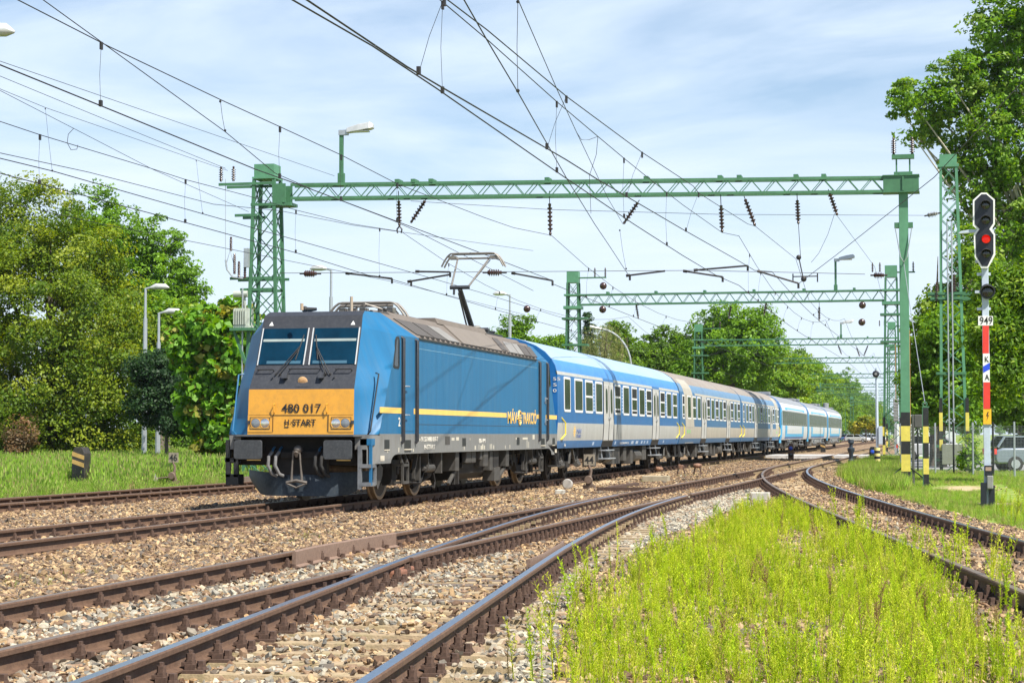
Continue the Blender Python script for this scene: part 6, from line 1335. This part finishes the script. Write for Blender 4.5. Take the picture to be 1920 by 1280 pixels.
# playground and kiosk behind the left grass
q = onZ(285, 848, -.4); pg = thing('playground_tower', 'brown playground tower with yellow slide and pink panels behind the grass', 'playground tower', (q.x, q.y, -.4), -TH + R(90) - R(90)); b = MB()
for y in (-.9, 0, .9, 1.6):
    for x_ in (0, 1.4): b.box(x_ - .06, x_ + .06, y - .06, y + .06, 0, 1.7 if y < 1.2 else 1.5)
for z in (.5, 1.15): b.box(-.04, .04, -.9, 1.6, z, z + .08)
b.build('frame', mat('frame_brown', (.16, .06, .035), .6), pg); b = MB(); b.box(.1, .2, 1.0, 1.5, 0, 1.3); b.build('slide', mat('slide_yellow', (.75, .42, .04), .4), pg); b = MB(); b.box(.3, .4, -.1, 1.0, 1.2, 2.6); b.build('panel', mat('panel_pink', (.75, .12, .35), .5, 0, .3, 1.5, (.8, .6, .7), 2, .8), pg); b = MB(); b.box(.25, .3, -.8, -.1, .7, 1.7); b.build('panel', mat('panel_white', (.6, .55, .65), .5), pg)
q = onZ(440, 850, -.4); ks = thing('kiosk', 'low white kiosk with a blue band seen left of the locomotive', 'kiosk', (q.x, q.y, -.4)); b = MB(); b.box(0, 4, -1.5, 3, 0, 1.3); b.build('wall', M_white, ks); b = MB(); b.box(-.05, 4.05, -1.55, 3.05, 1.3, 2.0); b.build('blue_band', mat('kiosk_blue', (.04, .09, .35), .5), ks); b = MB(); b.box(-.2, 4.2, -1.7, 3.2, 2.0, 2.5); b.build('roof', M_grey, ks)
# ------------------------------------------------------------------ trees
def leaf_mat(name, trans=.5):
    q = bpy.data.materials.new(name); q.use_nodes = True; t = q.node_tree; p = t.nodes['Principled BSDF']; a = t.nodes.new('ShaderNodeAttribute'); a.attribute_name = 'tint'
    p.inputs['Roughness'].default_value = .5; p.inputs['Specular IOR Level'].default_value = .35; t.links.new(a.outputs['Color'], p.inputs['Base Color'])
    hs = t.nodes.new('ShaderNodeHueSaturation'); hs.inputs['Hue'].default_value = .485; hs.inputs['Saturation'].default_value = 1.15; hs.inputs['Value'].default_value = 1.1; t.links.new(a.outputs['Color'], hs.inputs['Color'])
    tr = t.nodes.new('ShaderNodeBsdfTranslucent'); t.links.new(hs.outputs[0], tr.inputs[0]); ms = t.nodes.new('ShaderNodeMixShader'); ms.inputs[0].default_value = trans
    t.links.new(p.outputs[0], ms.inputs[1]); t.links.new(tr.outputs[0], ms.inputs[2]); t.links.new(ms.outputs[0], t.nodes['Material Output'].inputs[0]); return q
LEAF = leaf_mat('leaf'); BARK = mat('bark', (.13, .105, .08), .95, 0, .3, 6, (.06, .05, .04), 4, .5, .5, 20, stretch=(3, 3, .6)); BARKP = mat('bark_pale', (.42, .38, .30), .9, 0, .25, 3, (.17, .15, .11), 2.5, .6, .3, 20)
def leaf_mesh(name, lobes, n_clump, per, leaf, pal, spread=.5, droop=0.0, hang=False, gaps=.35, seed=1, aspect=.6, zmin=.3):
    g = np.random.default_rng(seed); C_ = []; 
    vol = np.array([(l[3] * l[4] * l[5]) ** (2 / 3) for l in lobes]); cnt = np.maximum((n_clump * vol / vol.sum()).astype(int), 4)
    for l, k in zip(lobes, cnt):
        u = g.normal(size=(k, 3)); u /= np.linalg.norm(u, axis=1)[:, None]; rr = np.where(g.uniform(size=k) < .74, g.uniform(.80, 1.12, k), g.uniform(.3, .85, k))[:, None]
        C_.append(np.concatenate([np.array(l[:3]) + u * rr * np.array(l[3:6]), u], 1))
    C_ = np.concatenate(C_); ph = g.uniform(0, 6.28, 6); s_ = 2.2 / np.sqrt(np.mean(vol))
    hole = np.sin(C_[:, 0] * s_ * 1.7 + ph[0] + 1.3 * np.sin(C_[:, 2] * s_ + ph[3])) * np.sin(C_[:, 1] * s_ * 1.9 + ph[1]) * np.sin(C_[:, 2] * s_ * 2.3 + ph[2] + np.sin(C_[:, 0] * s_ + ph[4]))
    C_ = C_[(hole > -gaps) | (g.uniform(size=len(C_)) < .15)]; C_ = C_[C_[:, 2] > zmin]
    k = len(C_); cs = g.uniform(.55, 1.35, k)
    if hang: # strands
        idx = np.repeat(np.arange(k), per); off = np.stack([g.normal(0, .10, len(idx)), g.normal(0, .10, len(idx)), -g.uniform(0, 2.6, len(idx))], 1) * cs[idx][:, None]
    else:
        idx = np.repeat(np.arange(k), per); v = g.normal(size=(len(idx), 3)); v /= np.linalg.norm(v, axis=1)[:, None]; v *= (.35 + .65 * g.uniform(size=len(idx)) ** .35)[:, None]; off = v * spread * cs[idx][:, None] * np.array([1, 1, .62])
    P = C_[idx, :3] + off; n = len(P); out_ = C_[idx, 3:]
    nr = out_ * .55 + np.array([0, 0, .55 - droop]) + g.normal(0, .55, (n, 3)); nr /= np.linalg.norm(nr, axis=1)[:, None]
    r = g.normal(size=(n, 3)); 
    if hang: r = r * .3 + np.array([0, 0, -1.])
    a = np.cross(nr, r); a /= np.linalg.norm(a, axis=1)[:, None] + 1e-9; b_ = np.cross(nr, a); sz = leaf * g.uniform(.6, 1.35, n)[:, None]; w_ = sz * aspect
    fold = nr * sz * g.uniform(-.18, .22, n)[:, None]
    V = np.stack([P - b_ * sz * .5, P + a * w_ * .5 + fold, P + b_ * sz * .55, P - a * w_ * .5 + fold], 1).reshape(-1, 3)
    pal = np.array(pal); ci = g.integers(0, len(pal), k); col = pal[ci][idx] * g.uniform(.75, 1.25, (n, 1)); col = col * (1 + .0 * n)
    mixp = g.uniform(size=n) < .22; col[mixp] = pal[g.integers(0, len(pal), mixp.sum())]
    me = bpy.data.meshes.new(name); me.vertices.add(n * 4); me.vertices.foreach_set('co', V.astype(np.float32).reshape(-1)); me.loops.add(n * 4); me.loops.foreach_set('vertex_index', np.arange(n * 4, dtype=np.int32))
    me.polygons.add(n); me.polygons.foreach_set('loop_start', np.arange(0, n * 4, 4, dtype=np.int32)); me.update(calc_edges=True)
    at_ = me.attributes.new('tint', 'FLOAT_COLOR', 'FACE'); at_.data.foreach_set('color', np.concatenate([col, np.ones((n, 1))], 1).astype(np.float32).reshape(-1)); me.materials.append(LEAF); return me
def trunk_mesh(b, lobes, r0, zc, seed, n_br=9):
    g = random.Random(seed); top = max(l[2] for l in lobes); cx = sum(l[0] for l in lobes) / len(lobes) * .4; cy = sum(l[1] for l in lobes) / len(lobes) * .4
    tp = [(0, 0, -.5), (0, 0, .4), (cx * .15, cy * .15, zc * .5), (cx * .4, cy * .4, zc), (cx * .8, cy * .8, zc + (top - zc) * .6), (cx, cy, top)]
    b.tube(tp, [r0 * 1.35, r0, r0 * .85, r0 * .7, r0 * .35, r0 * .08], 9)
    for l in lobes:
        for _ in range(max(2, n_br // len(lobes) + 1)):
            t = g.uniform(.25, .95); z = zc * .55 + (max(l[2], zc) - zc * .55) * t * .6; e = Vector((l[0] + g.uniform(-.6, .6) * l[3], l[1] + g.uniform(-.6, .6) * l[4], l[2] + g.uniform(-.4, .6) * l[5])); s = Vector((cx * min(1, z / top), cy * min(1, z / top), z)); m = s.lerp(e, .5) + Vector((g.uniform(-.4, .4), g.uniform(-.4, .4), .3))
            b.tube([s, m, e], [r0 * .34, r0 * .2, r0 * .05], 6)
def atY(px, py, Y): r_ = ray(px, py); return CAM + r_ * (Y / (r_.x * FH.x + r_.y * FH.y))
RH = Vector((RIGHT.x, RIGHT.y, 0))
def tree(label, basepx, Y, lobes_px, n_clump, per, leaf, pal, trunk=.3, zc=None, gz=-.35, seed=1, depth=.9, name='broadleaf_tree', bark=None, group=None, bare_depth=0, **k):
    """tree whose crown lobes are read off as (px, py, half-width px, half-height px[, metres behind]) at the distance Y"""
    base = atY(basepx, 813, Y); base.z = gz; root = thing(name, label, 'tree', base, 0, group); lobes = []
    for i, l in enumerate(lobes_px):
        dy = l[4] if len(l) > 4 else ((-1) ** i) * .25 * l[2] / F_PX * Y; YY_ = Y + dy; c = atY(l[0], l[1], YY_) - base; rx = l[2] / F_PX * YY_; rz = l[3] / F_PX * YY_; rd = rx * depth; lobes.append((c.x, c.y, c.z, max(rx * .95, .3), max(rd, .3), rz))
    me = leaf_mesh('crown', lobes, n_clump, per, leaf, pal, seed=seed, **k); o = bpy.data.objects.new('crown', me); C.objects.link(o); o.parent = root
    b = MB(); trunk_mesh(b, lobes, trunk, zc if zc else min(l[2] - l[5] * .6 for l in lobes), seed); b.build('trunk', bark or BARK, root, smooth=True); return root
P_lin = [(0.116, 0.196, 0.0108), (0.082, 0.154, 0.0096), (0.291, 0.35, 0.027), (0.184, 0.268, 0.0156), (0.233, 0.309, 0.021), (0.097, 0.175, 0.0108)]
P_grn = [(0.136, 0.278, 0.018), (0.179, 0.35, 0.021), (0.102, 0.216, 0.015), (0.213, 0.391, 0.03), (0.15, 0.299, 0.018)]
P_yel = [(0.175, 0.324, 0.0228), (0.233, 0.386, 0.027), (0.131, 0.27, 0.018), (0.291, 0.417, 0.0408)]
P_drk = [(.032, .08, .026), (.045, .105, .033), (.026, .065, .024), (.06, .125, .04)]
P_mid = [(0.112, 0.221, 0.018), (0.15, 0.278, 0.0228), (0.087, 0.17, 0.0168), (0.184, 0.319, 0.03), (0.126, 0.242, 0.0204)]
P_wil = [(0.216, 0.257, 0.081), (0.27, 0.297, 0.108), (0.162, 0.216, 0.061), (0.324, 0.324, 0.135)]
P_cat = [(0.124, 0.294, 0.0228), (0.175, 0.371, 0.0318), (0.095, 0.232, 0.018), (0.218, 0.417, 0.045), (0.32, 0.309, 0.054)]
tree('huge olive green linden with yellowish blossom filling the left edge', 90, 112, [(45, 450, 120, 105), (140, 480, 85, 75), (-70, 520, 150, 170), (70, 580, 170, 130, -1.5), (190, 590, 85, 80), (30, 720, 170, 120, -2), (170, 700, 120, 85, -1), (250, 720, 75, 60), (215, 790, 90, 60), (-80, 760, 140, 110), (80, 810, 160, 60, -1)], 820, 250, .185, P_lin, .5, seed=3, spread=1.15, gaps=.5, zmin=.1, name='linden_tree')
tree('bright green tree top showing behind the linden, reaching up beside the lamp', 195, 140, [(175, 410, 55, 65), (215, 440, 55, 60), (170, 480, 70, 70), (235, 520, 60, 70), (200, 600, 80, 90)], 560, 55, .24, P_grn, .35, seed=5, spread=.6, gaps=.30)
tree('bright green tree with stepped outline, right neighbour of the linden', 310, 138, [(300, 455, 42, 50), (262, 455, 40, 45), (325, 505, 45, 50), (290, 540, 70, 60), (362, 545, 28, 40), (320, 600, 70, 60), (280, 650, 70, 70)], 560, 55, .24, P_grn, .35, seed=7, spread=.58, gaps=.34)
tree('pale green tree between the lamps and the catalpa', 300, 122, [(290, 620, 50, 60), (330, 640, 45, 60), (350, 600, 35, 40), (300, 700, 60, 60)], 330, 50, .24, P_yel, .25, seed=8, spread=.55)
tree('small dark blue green tree with rounded crown over the grass', 313, 98, [(305, 700, 48, 45), (335, 725, 42, 50), (290, 755, 50, 40), (330, 780, 40, 35), (270, 690, 30, 30)], 430, 60, .16, P_drk, .12, zc=1.6, seed=9, spread=.45, gaps=.5)
tree('catalpa with big light green leaves and brown pods left of the locomotive', 400, 90, [(385, 625, 45, 48), (435, 610, 48, 42), (400, 690, 58, 55), (450, 690, 50, 70), (385, 760, 50, 55), (440, 780, 50, 60), (350, 650, 28, 40), (415, 825, 45, 25)], 460, 34, .36, P_cat, .2, seed=11, spread=.55, droop=.35, aspect=.85, gaps=.3, name='catalpa_tree')
tree('small tree crown standing right of the raised pantograph', 965, 150, [(962, 615, 24, 20), (985, 605, 14, 12), (940, 632, 18, 14), (970, 645, 30, 20)], 130, 45, .22, P_grn, .15, seed=12, spread=.5)
tree('low green tree behind the front of the first coach', 1030, 165, [(1030, 650, 32, 20), (1055, 645, 18, 16), (1005, 655, 18, 14)], 120, 45, .22, P_grn, .15, seed=13, spread=.5)
tree('weeping willow with straw green strands above the first coach', 1130, 150, [(1125, 640, 45, 40), (1100, 670, 35, 35), (1160, 670, 38, 40), (1140, 620, 25, 20)], 330, 46, .20, P_wil, .3, seed=14, hang=True, aspect=.22, name='weeping_willow')
tree('small spruce poking up behind the willow', 1103, 156, [(1103, 600, 5, 14), (1103, 622, 11, 14), (1103, 645, 16, 16), (1103, 670, 22, 18)], 110, 50, .20, P_drk, .15, seed=15, spread=.35, name='spruce_tree')
tree('green tree between the willow and the round dark tree', 1180, 165, [(1172, 645, 34, 35), (1150, 630, 22, 24), (1190, 680, 30, 35), (1165, 690, 40, 30)], 260, 50, .24, P_mid, .25, seed=16, spread=.55)
tree('rounded mid green tree left of the tallest round tree', 1250, 178, [(1245, 655, 38, 38), (1230, 690, 36, 36), (1275, 670, 34, 40), (1250, 710, 48, 30), (1222, 640, 16, 20)], 380, 52, .26, P_mid, .3, seed=17, spread=.6)
tree('tallest round bright green tree above the second coach', 1375, 172, [(1370, 605, 50, 40), (1420, 615, 45, 42), (1335, 630, 45, 45), (1385, 650, 75, 45), (1300, 670, 42, 45), (1440, 650, 30, 40), (1360, 700, 90, 40), (1300, 720, 50, 40)], 820, 56, .27, P_grn, .45, seed=18, spread=.65, gaps=.26)
tree('broad yellow green tree behind the third coach', 1450, 205, [(1470, 690, 40, 40), (1430, 710, 45, 40), (1500, 705, 35, 40), (1460, 740, 60, 40), (1395, 720, 40, 40)], 520, 52, .28, P_yel, .35, seed=19, spread=.65)
# avenue running away beyond the train
proto = None; AV = []
rr_ = random.Random(4); pals = [P_grn, P_yel, P_mid]
protos = []
for v in range(3):
    lb = [(0, 0, 9, 4.2, 4.2, 4.2), (1.8, .8, 6, 3.4, 3.4, 3.2), (-2.0, -.6, 6.5, 3.2, 3.4, 3.4), (.4, -1.2, 12, 2.8, 2.8, 2.6), (-.6, 1.2, 4.0, 3.6, 3.4, 2.4)]
    lb = [tuple(a + rr_.uniform(-.7, .7) for a in l[:3]) + tuple(a * rr_.uniform(.85, 1.15) for a in l[3:]) for l in lb]
    r_ = thing('avenue_tree', 't', 'tree', (0, 0, -.3), 0, 'trees of the avenue beyond the train'); me_ = leaf_mesh('crown', lb, 330, 42, .36, pals[v], seed=30 + v, spread=.75, zmin=1.0); o = bpy.data.objects.new('crown', me_); C.objects.link(o); o.parent = r_
    b = MB(); trunk_mesh(b, lb, .28, 3.0, v); b.build('trunk', BARK, r_, smooth=True); protos.append(r_)
DESC = ['bright green', 'yellow green', 'mid green']; ORD = ['nearest', 'second', 'third', 'fourth', 'fifth', 'sixth', 'seventh', 'eighth', 'ninth', 'tenth', 'eleventh', 'twelfth', 'thirteenth', 'fourteenth', 'fifteenth', 'sixteenth', 'seventeenth', 'eighteenth', 'nineteenth', 'last']
cnt_ = [0, 0, 0]; s = 288
for i in range(28):
    v = i % 3; y = 15.5 + rr_.uniform(-1.5, 3); k = rr_.uniform(1.05, 1.26); lab = '%s avenue tree, %s of its colour along the line' % (DESC[v], ORD[cnt_[v]])
    if cnt_[v] == 0: o = protos[v]; o.location = (s, y, -.3); o.rotation_euler = (0, 0, rr_.uniform(0, 6)); o['label'] = lab
    else: o = dup(protos[v], None, (s, y, -.3), rr_.uniform(0, 6), lab)
    o.scale = (k, k, k * rr_.uniform(.9, 1.1)); cnt_[v] += 1; s += 11 + i * .9
for i in range(10):
    o = dup(protos[i % 3], None, (250 + i * 42, 24 + rr_.uniform(0, 5), -.3), rr_.uniform(0, 6), '%s tree in the back row of the avenue, %s from the near end' % (DESC[i % 3], ORD[i])); k = rr_.uniform(1.05, 1.3); o.scale = (k, k, k)
for i in range(7):
    o = dup(protos[(i + 1) % 3], None, (150 + i * 55, -20 - rr_.uniform(0, 4) - i * 1.5, -.3), rr_.uniform(0, 6), '%s tree right of the line beyond the far gantries, %s' % (DESC[(i + 1) % 3], ORD[i])); k = rr_.uniform(.7, .95); o.scale = (k, k, k)
for i in range(16):
    o = dup(protos[i % 3], None, (720 + (i * 37) % 260, -95 + i * 9.5, -.3), rr_.uniform(0, 6), '%s tree in the distant wood closing the line, %s from the right' % (DESC[i % 3], ORD[i])); k = rr_.uniform(.5, .8); o.scale = (k, k, k)
for i in range(5):
    o = dup(protos[(i + 2) % 3], None, (150 + (i * 23) % 60, 22 + i * 9, -.3), rr_.uniform(0, 6), '%s young tree standing behind the locomotive, %s from the line' % (DESC[(i + 2) % 3], ORD[i])); k = rr_.uniform(.4, .5); o.scale = (k, k, k)
b_ = tree('yellow flowering bush at the end of the line', 1624, 300, [(1624, 792, 16, 13), (1605, 800, 14, 10), (1642, 800, 10, 12)], 60, 40, .4, [(.34, .34, .03), (.42, .38, .04), (.2, .27, .03)], .1, seed=44, spread=.7, name='flowering_bush')
# right hand side
tree('very tall plane tree filling the upper right corner', 1985, 104, [(1880, 60, 75, 75), (1800, 150, 60, 50), (1860, 170, 80, 70), (1740, 195, 60, 42), (1695, 190, 34, 34), (1715, 265, 26, 22), (1790, 235, 60, 45), (1880, 270, 80, 70), (1945, 150, 90, 110), (1840, 330, 60, 50), (1800, 310, 34, 40), (1900, 390, 70, 75), (1960, 350, 80, 120), (1815, 400, 25, 40), (1905, 470, 55, 45), (1935, 30, 70, 60)], 1100, 54, .25, P_grn + [(.24, .36, .06)], .42, zc=9, seed=21, spread=.55, gaps=.22, name='plane_tree', bark=BARKP)
tree('light green ash with feathery foliage behind the light signal', 1960, 62, [(1895, 560, 55, 60), (1860, 620, 45, 55), (1915, 640, 50, 70), (1880, 700, 50, 50), (1940, 560, 50, 90), (1855, 540, 30, 40)], 520, 52, .18, P_yel + P_mid, .18, seed=22, spread=.42, droop=.2, aspect=.4)
tree('dark maple with deep shade between the pylon and the signal', 1935, 98, [(1840, 740, 48, 50), (1880, 745, 50, 50), (1925, 750, 50, 70), (1830, 690, 40, 50), (1945, 830, 35, 40)], 520, 52, .19, P_mid, .2, seed=23, spread=.45)
tree('mid green tree behind the lattice pylon', 1765, 90, [(1745, 690, 45, 55), (1785, 680, 45, 60), (1740, 755, 45, 50), (1800, 750, 50, 60), (1720, 720, 30, 60), (1770, 620, 40, 45), (1810, 640, 40, 50)], 480, 54, .21, P_grn, .25, seed=24, spread=.48, gaps=.2)
tree('slender pale tree rising left of the lattice pylon', 1750, 93, [(1760, 570, 30, 35), (1735, 615, 26, 26), (1785, 590, 40, 50), (1725, 655, 24, 24), (1830, 560, 50, 60), (1830, 480, 40, 60)], 330, 50, .22, P_yel, .2, seed=25, spread=.5, gaps=.4)
tree('young sapling with bright leaves inside the wire fence', 1818, 74, [(1816, 835, 9, 20), (1822, 860, 10, 18), (1812, 865, 8, 14)], 50, 24, .16, P_yel, .03, seed=26, spread=.25, name='sapling')
tree('dry brown bush at the foot of the linden', 40, 96, [(40, 820, 28, 34), (25, 845, 22, 20)], 70, 50, .14, [(.20, .13, .06), (.28, .17, .08), (.12, .09, .04)], .06, seed=27, spread=.4, name='dry_bush')
tree('dark shrub mass closing the view under the left trees', 320, 150, [(60, 820, 140, 45), (250, 815, 60, 30), (360, 825, 60, 35), (450, 820, 60, 40), (330, 800, 60, 40)], 500, 50, .26, P_mid, .1, seed=28, spread=.7, name='shrub')
# ------------------------------------------------------------------ weeds and grass (stuff)
WEEDM = tint_mat('weed_leaf', .6, .42, .2)
def weed(h, n, seed, ll=.055, lw=.011):
    g = random.Random(seed); b = MB(); bend = Vector((g.uniform(-.10, .10), g.uniform(-.10, .10), 0)); P = lambda t: Vector((0, 0, h * t)) + bend * (t * t * h * 2)
    b.tube([P(0), P(.5), P(.97)], [.0045, .0035, .0015], 4, cap=False)
    for i in range(n):
        t = .06 + .94 * i / n; a = i * 2.4 + g.uniform(-.4, .4); L = ll * (1.15 - .75 * abs(t - .55) - .35 * t) * g.uniform(.7, 1.3); up_ = g.uniform(.25, .9) + .5 * t; d = Vector((math.cos(a), math.sin(a), up_)).normalized(); p = P(t); sd = Vector((-math.sin(a), math.cos(a), 0)) * lw; m = p + d * L * .5; e = p + d * L + Vector((0, 0, -L * .25))
        b.add([p, m + sd * .5, e, m - sd * .5], [(0, 1, 2, 3)])
    return b
def bushy(h, seed):
    g = random.Random(seed); b = weed(h, 34, seed)
    for j in range(g.randint(3, 6)):
        t = g.uniform(.35, .8); a = g.uniform(0, 6.28); p = Vector((0, 0, h * t)); L = h * g.uniform(.2, .4); d = Vector((math.cos(a) * .5, math.sin(a) * .5, 1)).normalized(); b.tube([p, p + d * L], [.0025, .0012], 3, cap=False)
        for i in range(12): q = p + d * L * (i / 12); aa = i * 2.4; dd = Vector((math.cos(aa), math.sin(aa), .8)).normalized() * .035; sd = Vector((-math.sin(aa), math.cos(aa), 0)) * .005; b.add([q, q + dd * .5 + sd, q + dd, q + dd * .5 - sd], [(0, 1, 2, 3)])
    return b
def tuft(h, n, seed, w_=.006, lean=.35, r0=.06, heads=0):
    g = random.Random(seed); b = MB()
    for i in range(n):
        a = g.uniform(0, 6.28); p = Vector((g.uniform(-r0, r0), g.uniform(-r0, r0), 0)); l = g.uniform(.1, lean); d = Vector((math.cos(a) * l, math.sin(a) * l, 1)); L = h * g.uniform(.5, 1.1); sd = Vector((-math.sin(a + .7), math.cos(a + .7), 0)) * w_; m = p + d * L * .55; e = p + d * L + Vector((math.cos(a), math.sin(a), -.2)) * L * l * .5
        b.add([p - sd, p + sd, m + sd * .7, e, m - sd * .7], [(0, 1, 2, 3, 4)])
        if i < heads: b.add([e, e + Vector((.02, .0, .05)), e + Vector((0, 0, .13)), e + Vector((-.02, 0, .05))], [(0, 1, 2, 3)])
    return b
pw = [loose(weed(.42, 84, i, .05, .0075), 'w', WEEDM) for i in range(4)] + [loose(bushy(.45, 10 + i), 'w', WEEDM) for i in range(4)] + [loose(tuft(.18, 16, i, .004), 'w', WEEDM) for i in range(3)]
WX = np.array(WEEDS); n_ = 60000; x = rng.uniform(WX[:, 0].min(), WX[:, 0].max(), n_); y = rng.uniform(WX[:, 1].min(), WX[:, 1].max(), n_)
nz_ = np.sin(x * 1.9 + 2 * np.sin(y * 1.3)) * np.sin(y * 2.6 + 1.5 * np.sin(x * .9)) 
bare = (np.sin(x * .9 + 1.0) * np.sin(y * 1.7 + .4) > .62) | pip(x, y, SANDW)
inw = pip(x, y, WEEDS); area_d = 118.0
keep = inw & (rng.uniform(size=n_) < (.62 + .38 * nz_) * np.where(bare, .10, 1)); x, y = x[keep], y[keep]; v, f_ = view_mask(x, y, height(x, y), 120); x, y, f_ = x[v], y[v], f_[v]
lim = 6200
if len(x) > lim: s_ = rng.permutation(len(x))[:lim]; x, y = x[s_], y[s_]
k = len(x)
# outliers at the edges and along the siding
ex = np.concatenate([onZ(px, py, -.22)[:2] for px, py in ((1052, 1240), (1060, 1170), (1075, 1150), (1035, 1280), (1090, 1110), (1100, 1180), (1130, 1080), (990, 1275), (1570, 985), (1620, 1010), (1630, 1000), (1720, 1070), (1730, 1040), (1735, 1075), (1780, 1085), (1790, 1070), (1800, 1080), (1850, 1130), (1870, 1120), (1880, 1160), (1900, 975), (1910, 960), (1890, 965), (1880, 970), (1905, 985), (1915, 975), (1870, 960))]).reshape(-1, 2)
x = np.concatenate([x, np.repeat(ex[:, 0], 4) + rng.normal(0, .07, len(ex) * 4)]); y = np.concatenate([y, np.repeat(ex[:, 1], 4) + rng.normal(0, .07, len(ex) * 4)]); k2 = len(x)
idx = np.where(rng.uniform(size=k2) < .70, rng.integers(0, 8, k2), rng.integers(8, 11, k2)); idx[k:] = rng.integers(0, 8, k2 - k)
sc1 = rng.uniform(.30, .85, k2) * np.where(rng.uniform(size=k2) < .06, 1.35, 1); sc1[k:] = rng.uniform(.75, 1.3, k2 - k)
pal_w = np.array([(.42, .54, .020), (.50, .62, .020), (.38, .54, .015), (.58, .62, .06), (.46, .56, .025)]); col = pal_w[rng.integers(0, 5, k2)] * rng.uniform(.85, 1.15, (k2, 1)); dry = rng.uniform(size=k2) < .04; col[dry] = (.34, .24, .09)
scatter('weeds', 'bright yellow green weeds growing on the sandy patch', np.stack([x, y, height(x, y) - .01], 1), np.stack([rng.normal(0, .10, k2), rng.normal(0, .10, k2), rng.uniform(0, 6.28, k2)], 1), np.stack([sc1 * rng.uniform(.9, 1.1, k2), sc1, sc1 * rng.uniform(.85, 1.2, k2)], 1), idx, np.concatenate([col, np.ones((k2, 1))], 1), pw)
# long grass left, mown grass right
def grass(name, label, x, y, sc_, pal, src, dry=.1):
    k = len(x); idx = rng.integers(0, len(src), k); col = np.array(pal)[rng.integers(0, len(pal), k)] * rng.uniform(.8, 1.2, (k, 1)); dr = rng.uniform(size=k) < dry; col[dr] = (.33, .27, .11)
    scatter(name, label, np.stack([x, y, height(x, y) - .01], 1), np.stack([rng.normal(0, .1, k), rng.normal(0, .1, k), rng.uniform(0, 6.28, k)], 1), np.stack([sc_] * 3, 1) * rng.uniform(.85, 1.15, (k, 3)), idx, np.concatenate([col, np.ones((k, 1))], 1), src)
n_ = 220000; f_ = rng.uniform(30, 135, n_) ; t_ = rng.uniform(-.40, -.06, n_)
X_ = np.outer(f_, np.array(FH)) + np.outer(f_ * t_, np.array(RH)) + np.array(CAM); x, y = X_[:, 0], X_[:, 1]
kp_ = (y > 8.75 + rng.normal(0, .25, n_)) & (rng.uniform(size=n_) < np.clip(f_ / 70, .3, 1) * .55); x, y = x[kp_], y[kp_]; mkq = onZ(146, 905, -.3); lvq = onZ(318, 907, -.2); sc_ = rng.uniform(.55, 1.15, len(x)) * np.where(y < 10, .7, 1) * np.where((np.abs((y + LC) / x - (lvq.y + LC) / lvq.x) < .011) & (x < lvq.x + .1), .4, 1) * np.where((np.abs((y + LC) / x - (mkq.y + LC) / mkq.x) < .012) & (x < mkq.x + .1), .35, 1)
grass('long_grass', 'long flowering grass beside the farthest track', x, y, sc_, [(.21, .36, .035), (.26, .43, .045), (.17, .30, .03), (.31, .44, .08), (.34, .36, .12)], [loose(tuft(.55, 16, 50 + i, .011, .4, .12, heads=6), 'g', WEEDM) for i in range(5)], .10)
n_ = 165000; f_ = rng.uniform(22, 112, n_); t_ = rng.uniform(.11, .35, n_); X_ = np.outer(f_, np.array(FH)) + np.outer(f_ * t_, np.array(RH)) + np.array(CAM); x, y = X_[:, 0], X_[:, 1]
csd = np.where(x < 86, c_side(np.clip(x, 8, 86)), -5.8); path = np.exp(-(((x - 57.5) / 3.6) ** 2 + ((y + 12.3) / .9) ** 2)); prm = (x > 44) & (x < 62) & (np.abs(y + 13.4 - (x - 52) * .02) < .35)
kp_ = (y < csd - 2.15 + rng.normal(0, .15, n_)) & (rng.uniform(size=n_) < np.clip(f_ / 60, .3, 1) * .55) & (path < .35) & ~pip(x, y, [(p.x, p.y) for p in road]) & ~prm; x, y = x[kp_], y[kp_]
tall = (t_[kp_] < .204) & (x > 52) & (np.abs(y - np.where(x < 86, c_side(np.clip(x, 8, 86)), -5.8) + 4) < 2.6); sc_ = np.where(tall, rng.uniform(.8, 1.15, len(x)), rng.uniform(.12, .42, len(x)))
grass('verge_grass', 'short bright grass on the verge right of the siding', x, y, sc_, [(.22, .38, .035), (.28, .45, .04), (.34, .48, .045), (.38, .42, .10)], [loose(tuft(.42, 15, 70 + i, .008, .45, .10), 'g', WEEDM) for i in range(4)], .14)
# sparse tufts between tracks
n_ = 5000; x = rng.uniform(12, 75, n_); y = np.where(rng.uniform(size=n_) < .6, -2.7 + rng.normal(0, .25, n_), np.where(rng.uniform(size=n_) < .5, c_side(np.clip(x, 10, 80)) + rng.uniform(-2.6, -1.7, n_), -5.9 + rng.normal(0, .4, n_))); kp_ = (np.sin(x * 1.1) * np.sin(x * .37 + 1) > .15) & (rng.uniform(size=n_) < .35) & ((y > -5) | (x > 62)); x, y = x[kp_], y[kp_]
grass('track_weeds', 'small yellowish tufts between the tracks', x, y, rng.uniform(.12, .32, len(x)), [(.20, .30, .03), (.30, .34, .06)], [loose(tuft(.42, 12, 90 + i, .007, .6, .12), 'g', WEEDM) for i in range(3)], .35)
# ------------------------------------------------------------------ air
b = MB(); b.box(-200, 5300, -3300, 3300, -1.9, 34); hz = b.build('haze', []); hz['kind'] = 'stuff'; hz['label'] = 'thin summer haze'
hm = bpy.data.materials.new('haze'); hm.use_nodes = True; hn = hm.node_tree.nodes; hn.remove(hn['Principled BSDF']); pv = hn.new('ShaderNodeVolumePrincipled'); pv.inputs['Color'].default_value = (.86, .92, 1, 1); pv.inputs['Density'].default_value = .00007; pv.inputs['Anisotropy'].default_value = .2
hm.node_tree.links.new(pv.outputs[0], hn['Material Output'].inputs['Volume']); hz.data.materials.clear(); hz.data.materials.append(hm)
sc.cycles.volume_bounces = 0; sc.cycles.volume_max_steps = 64
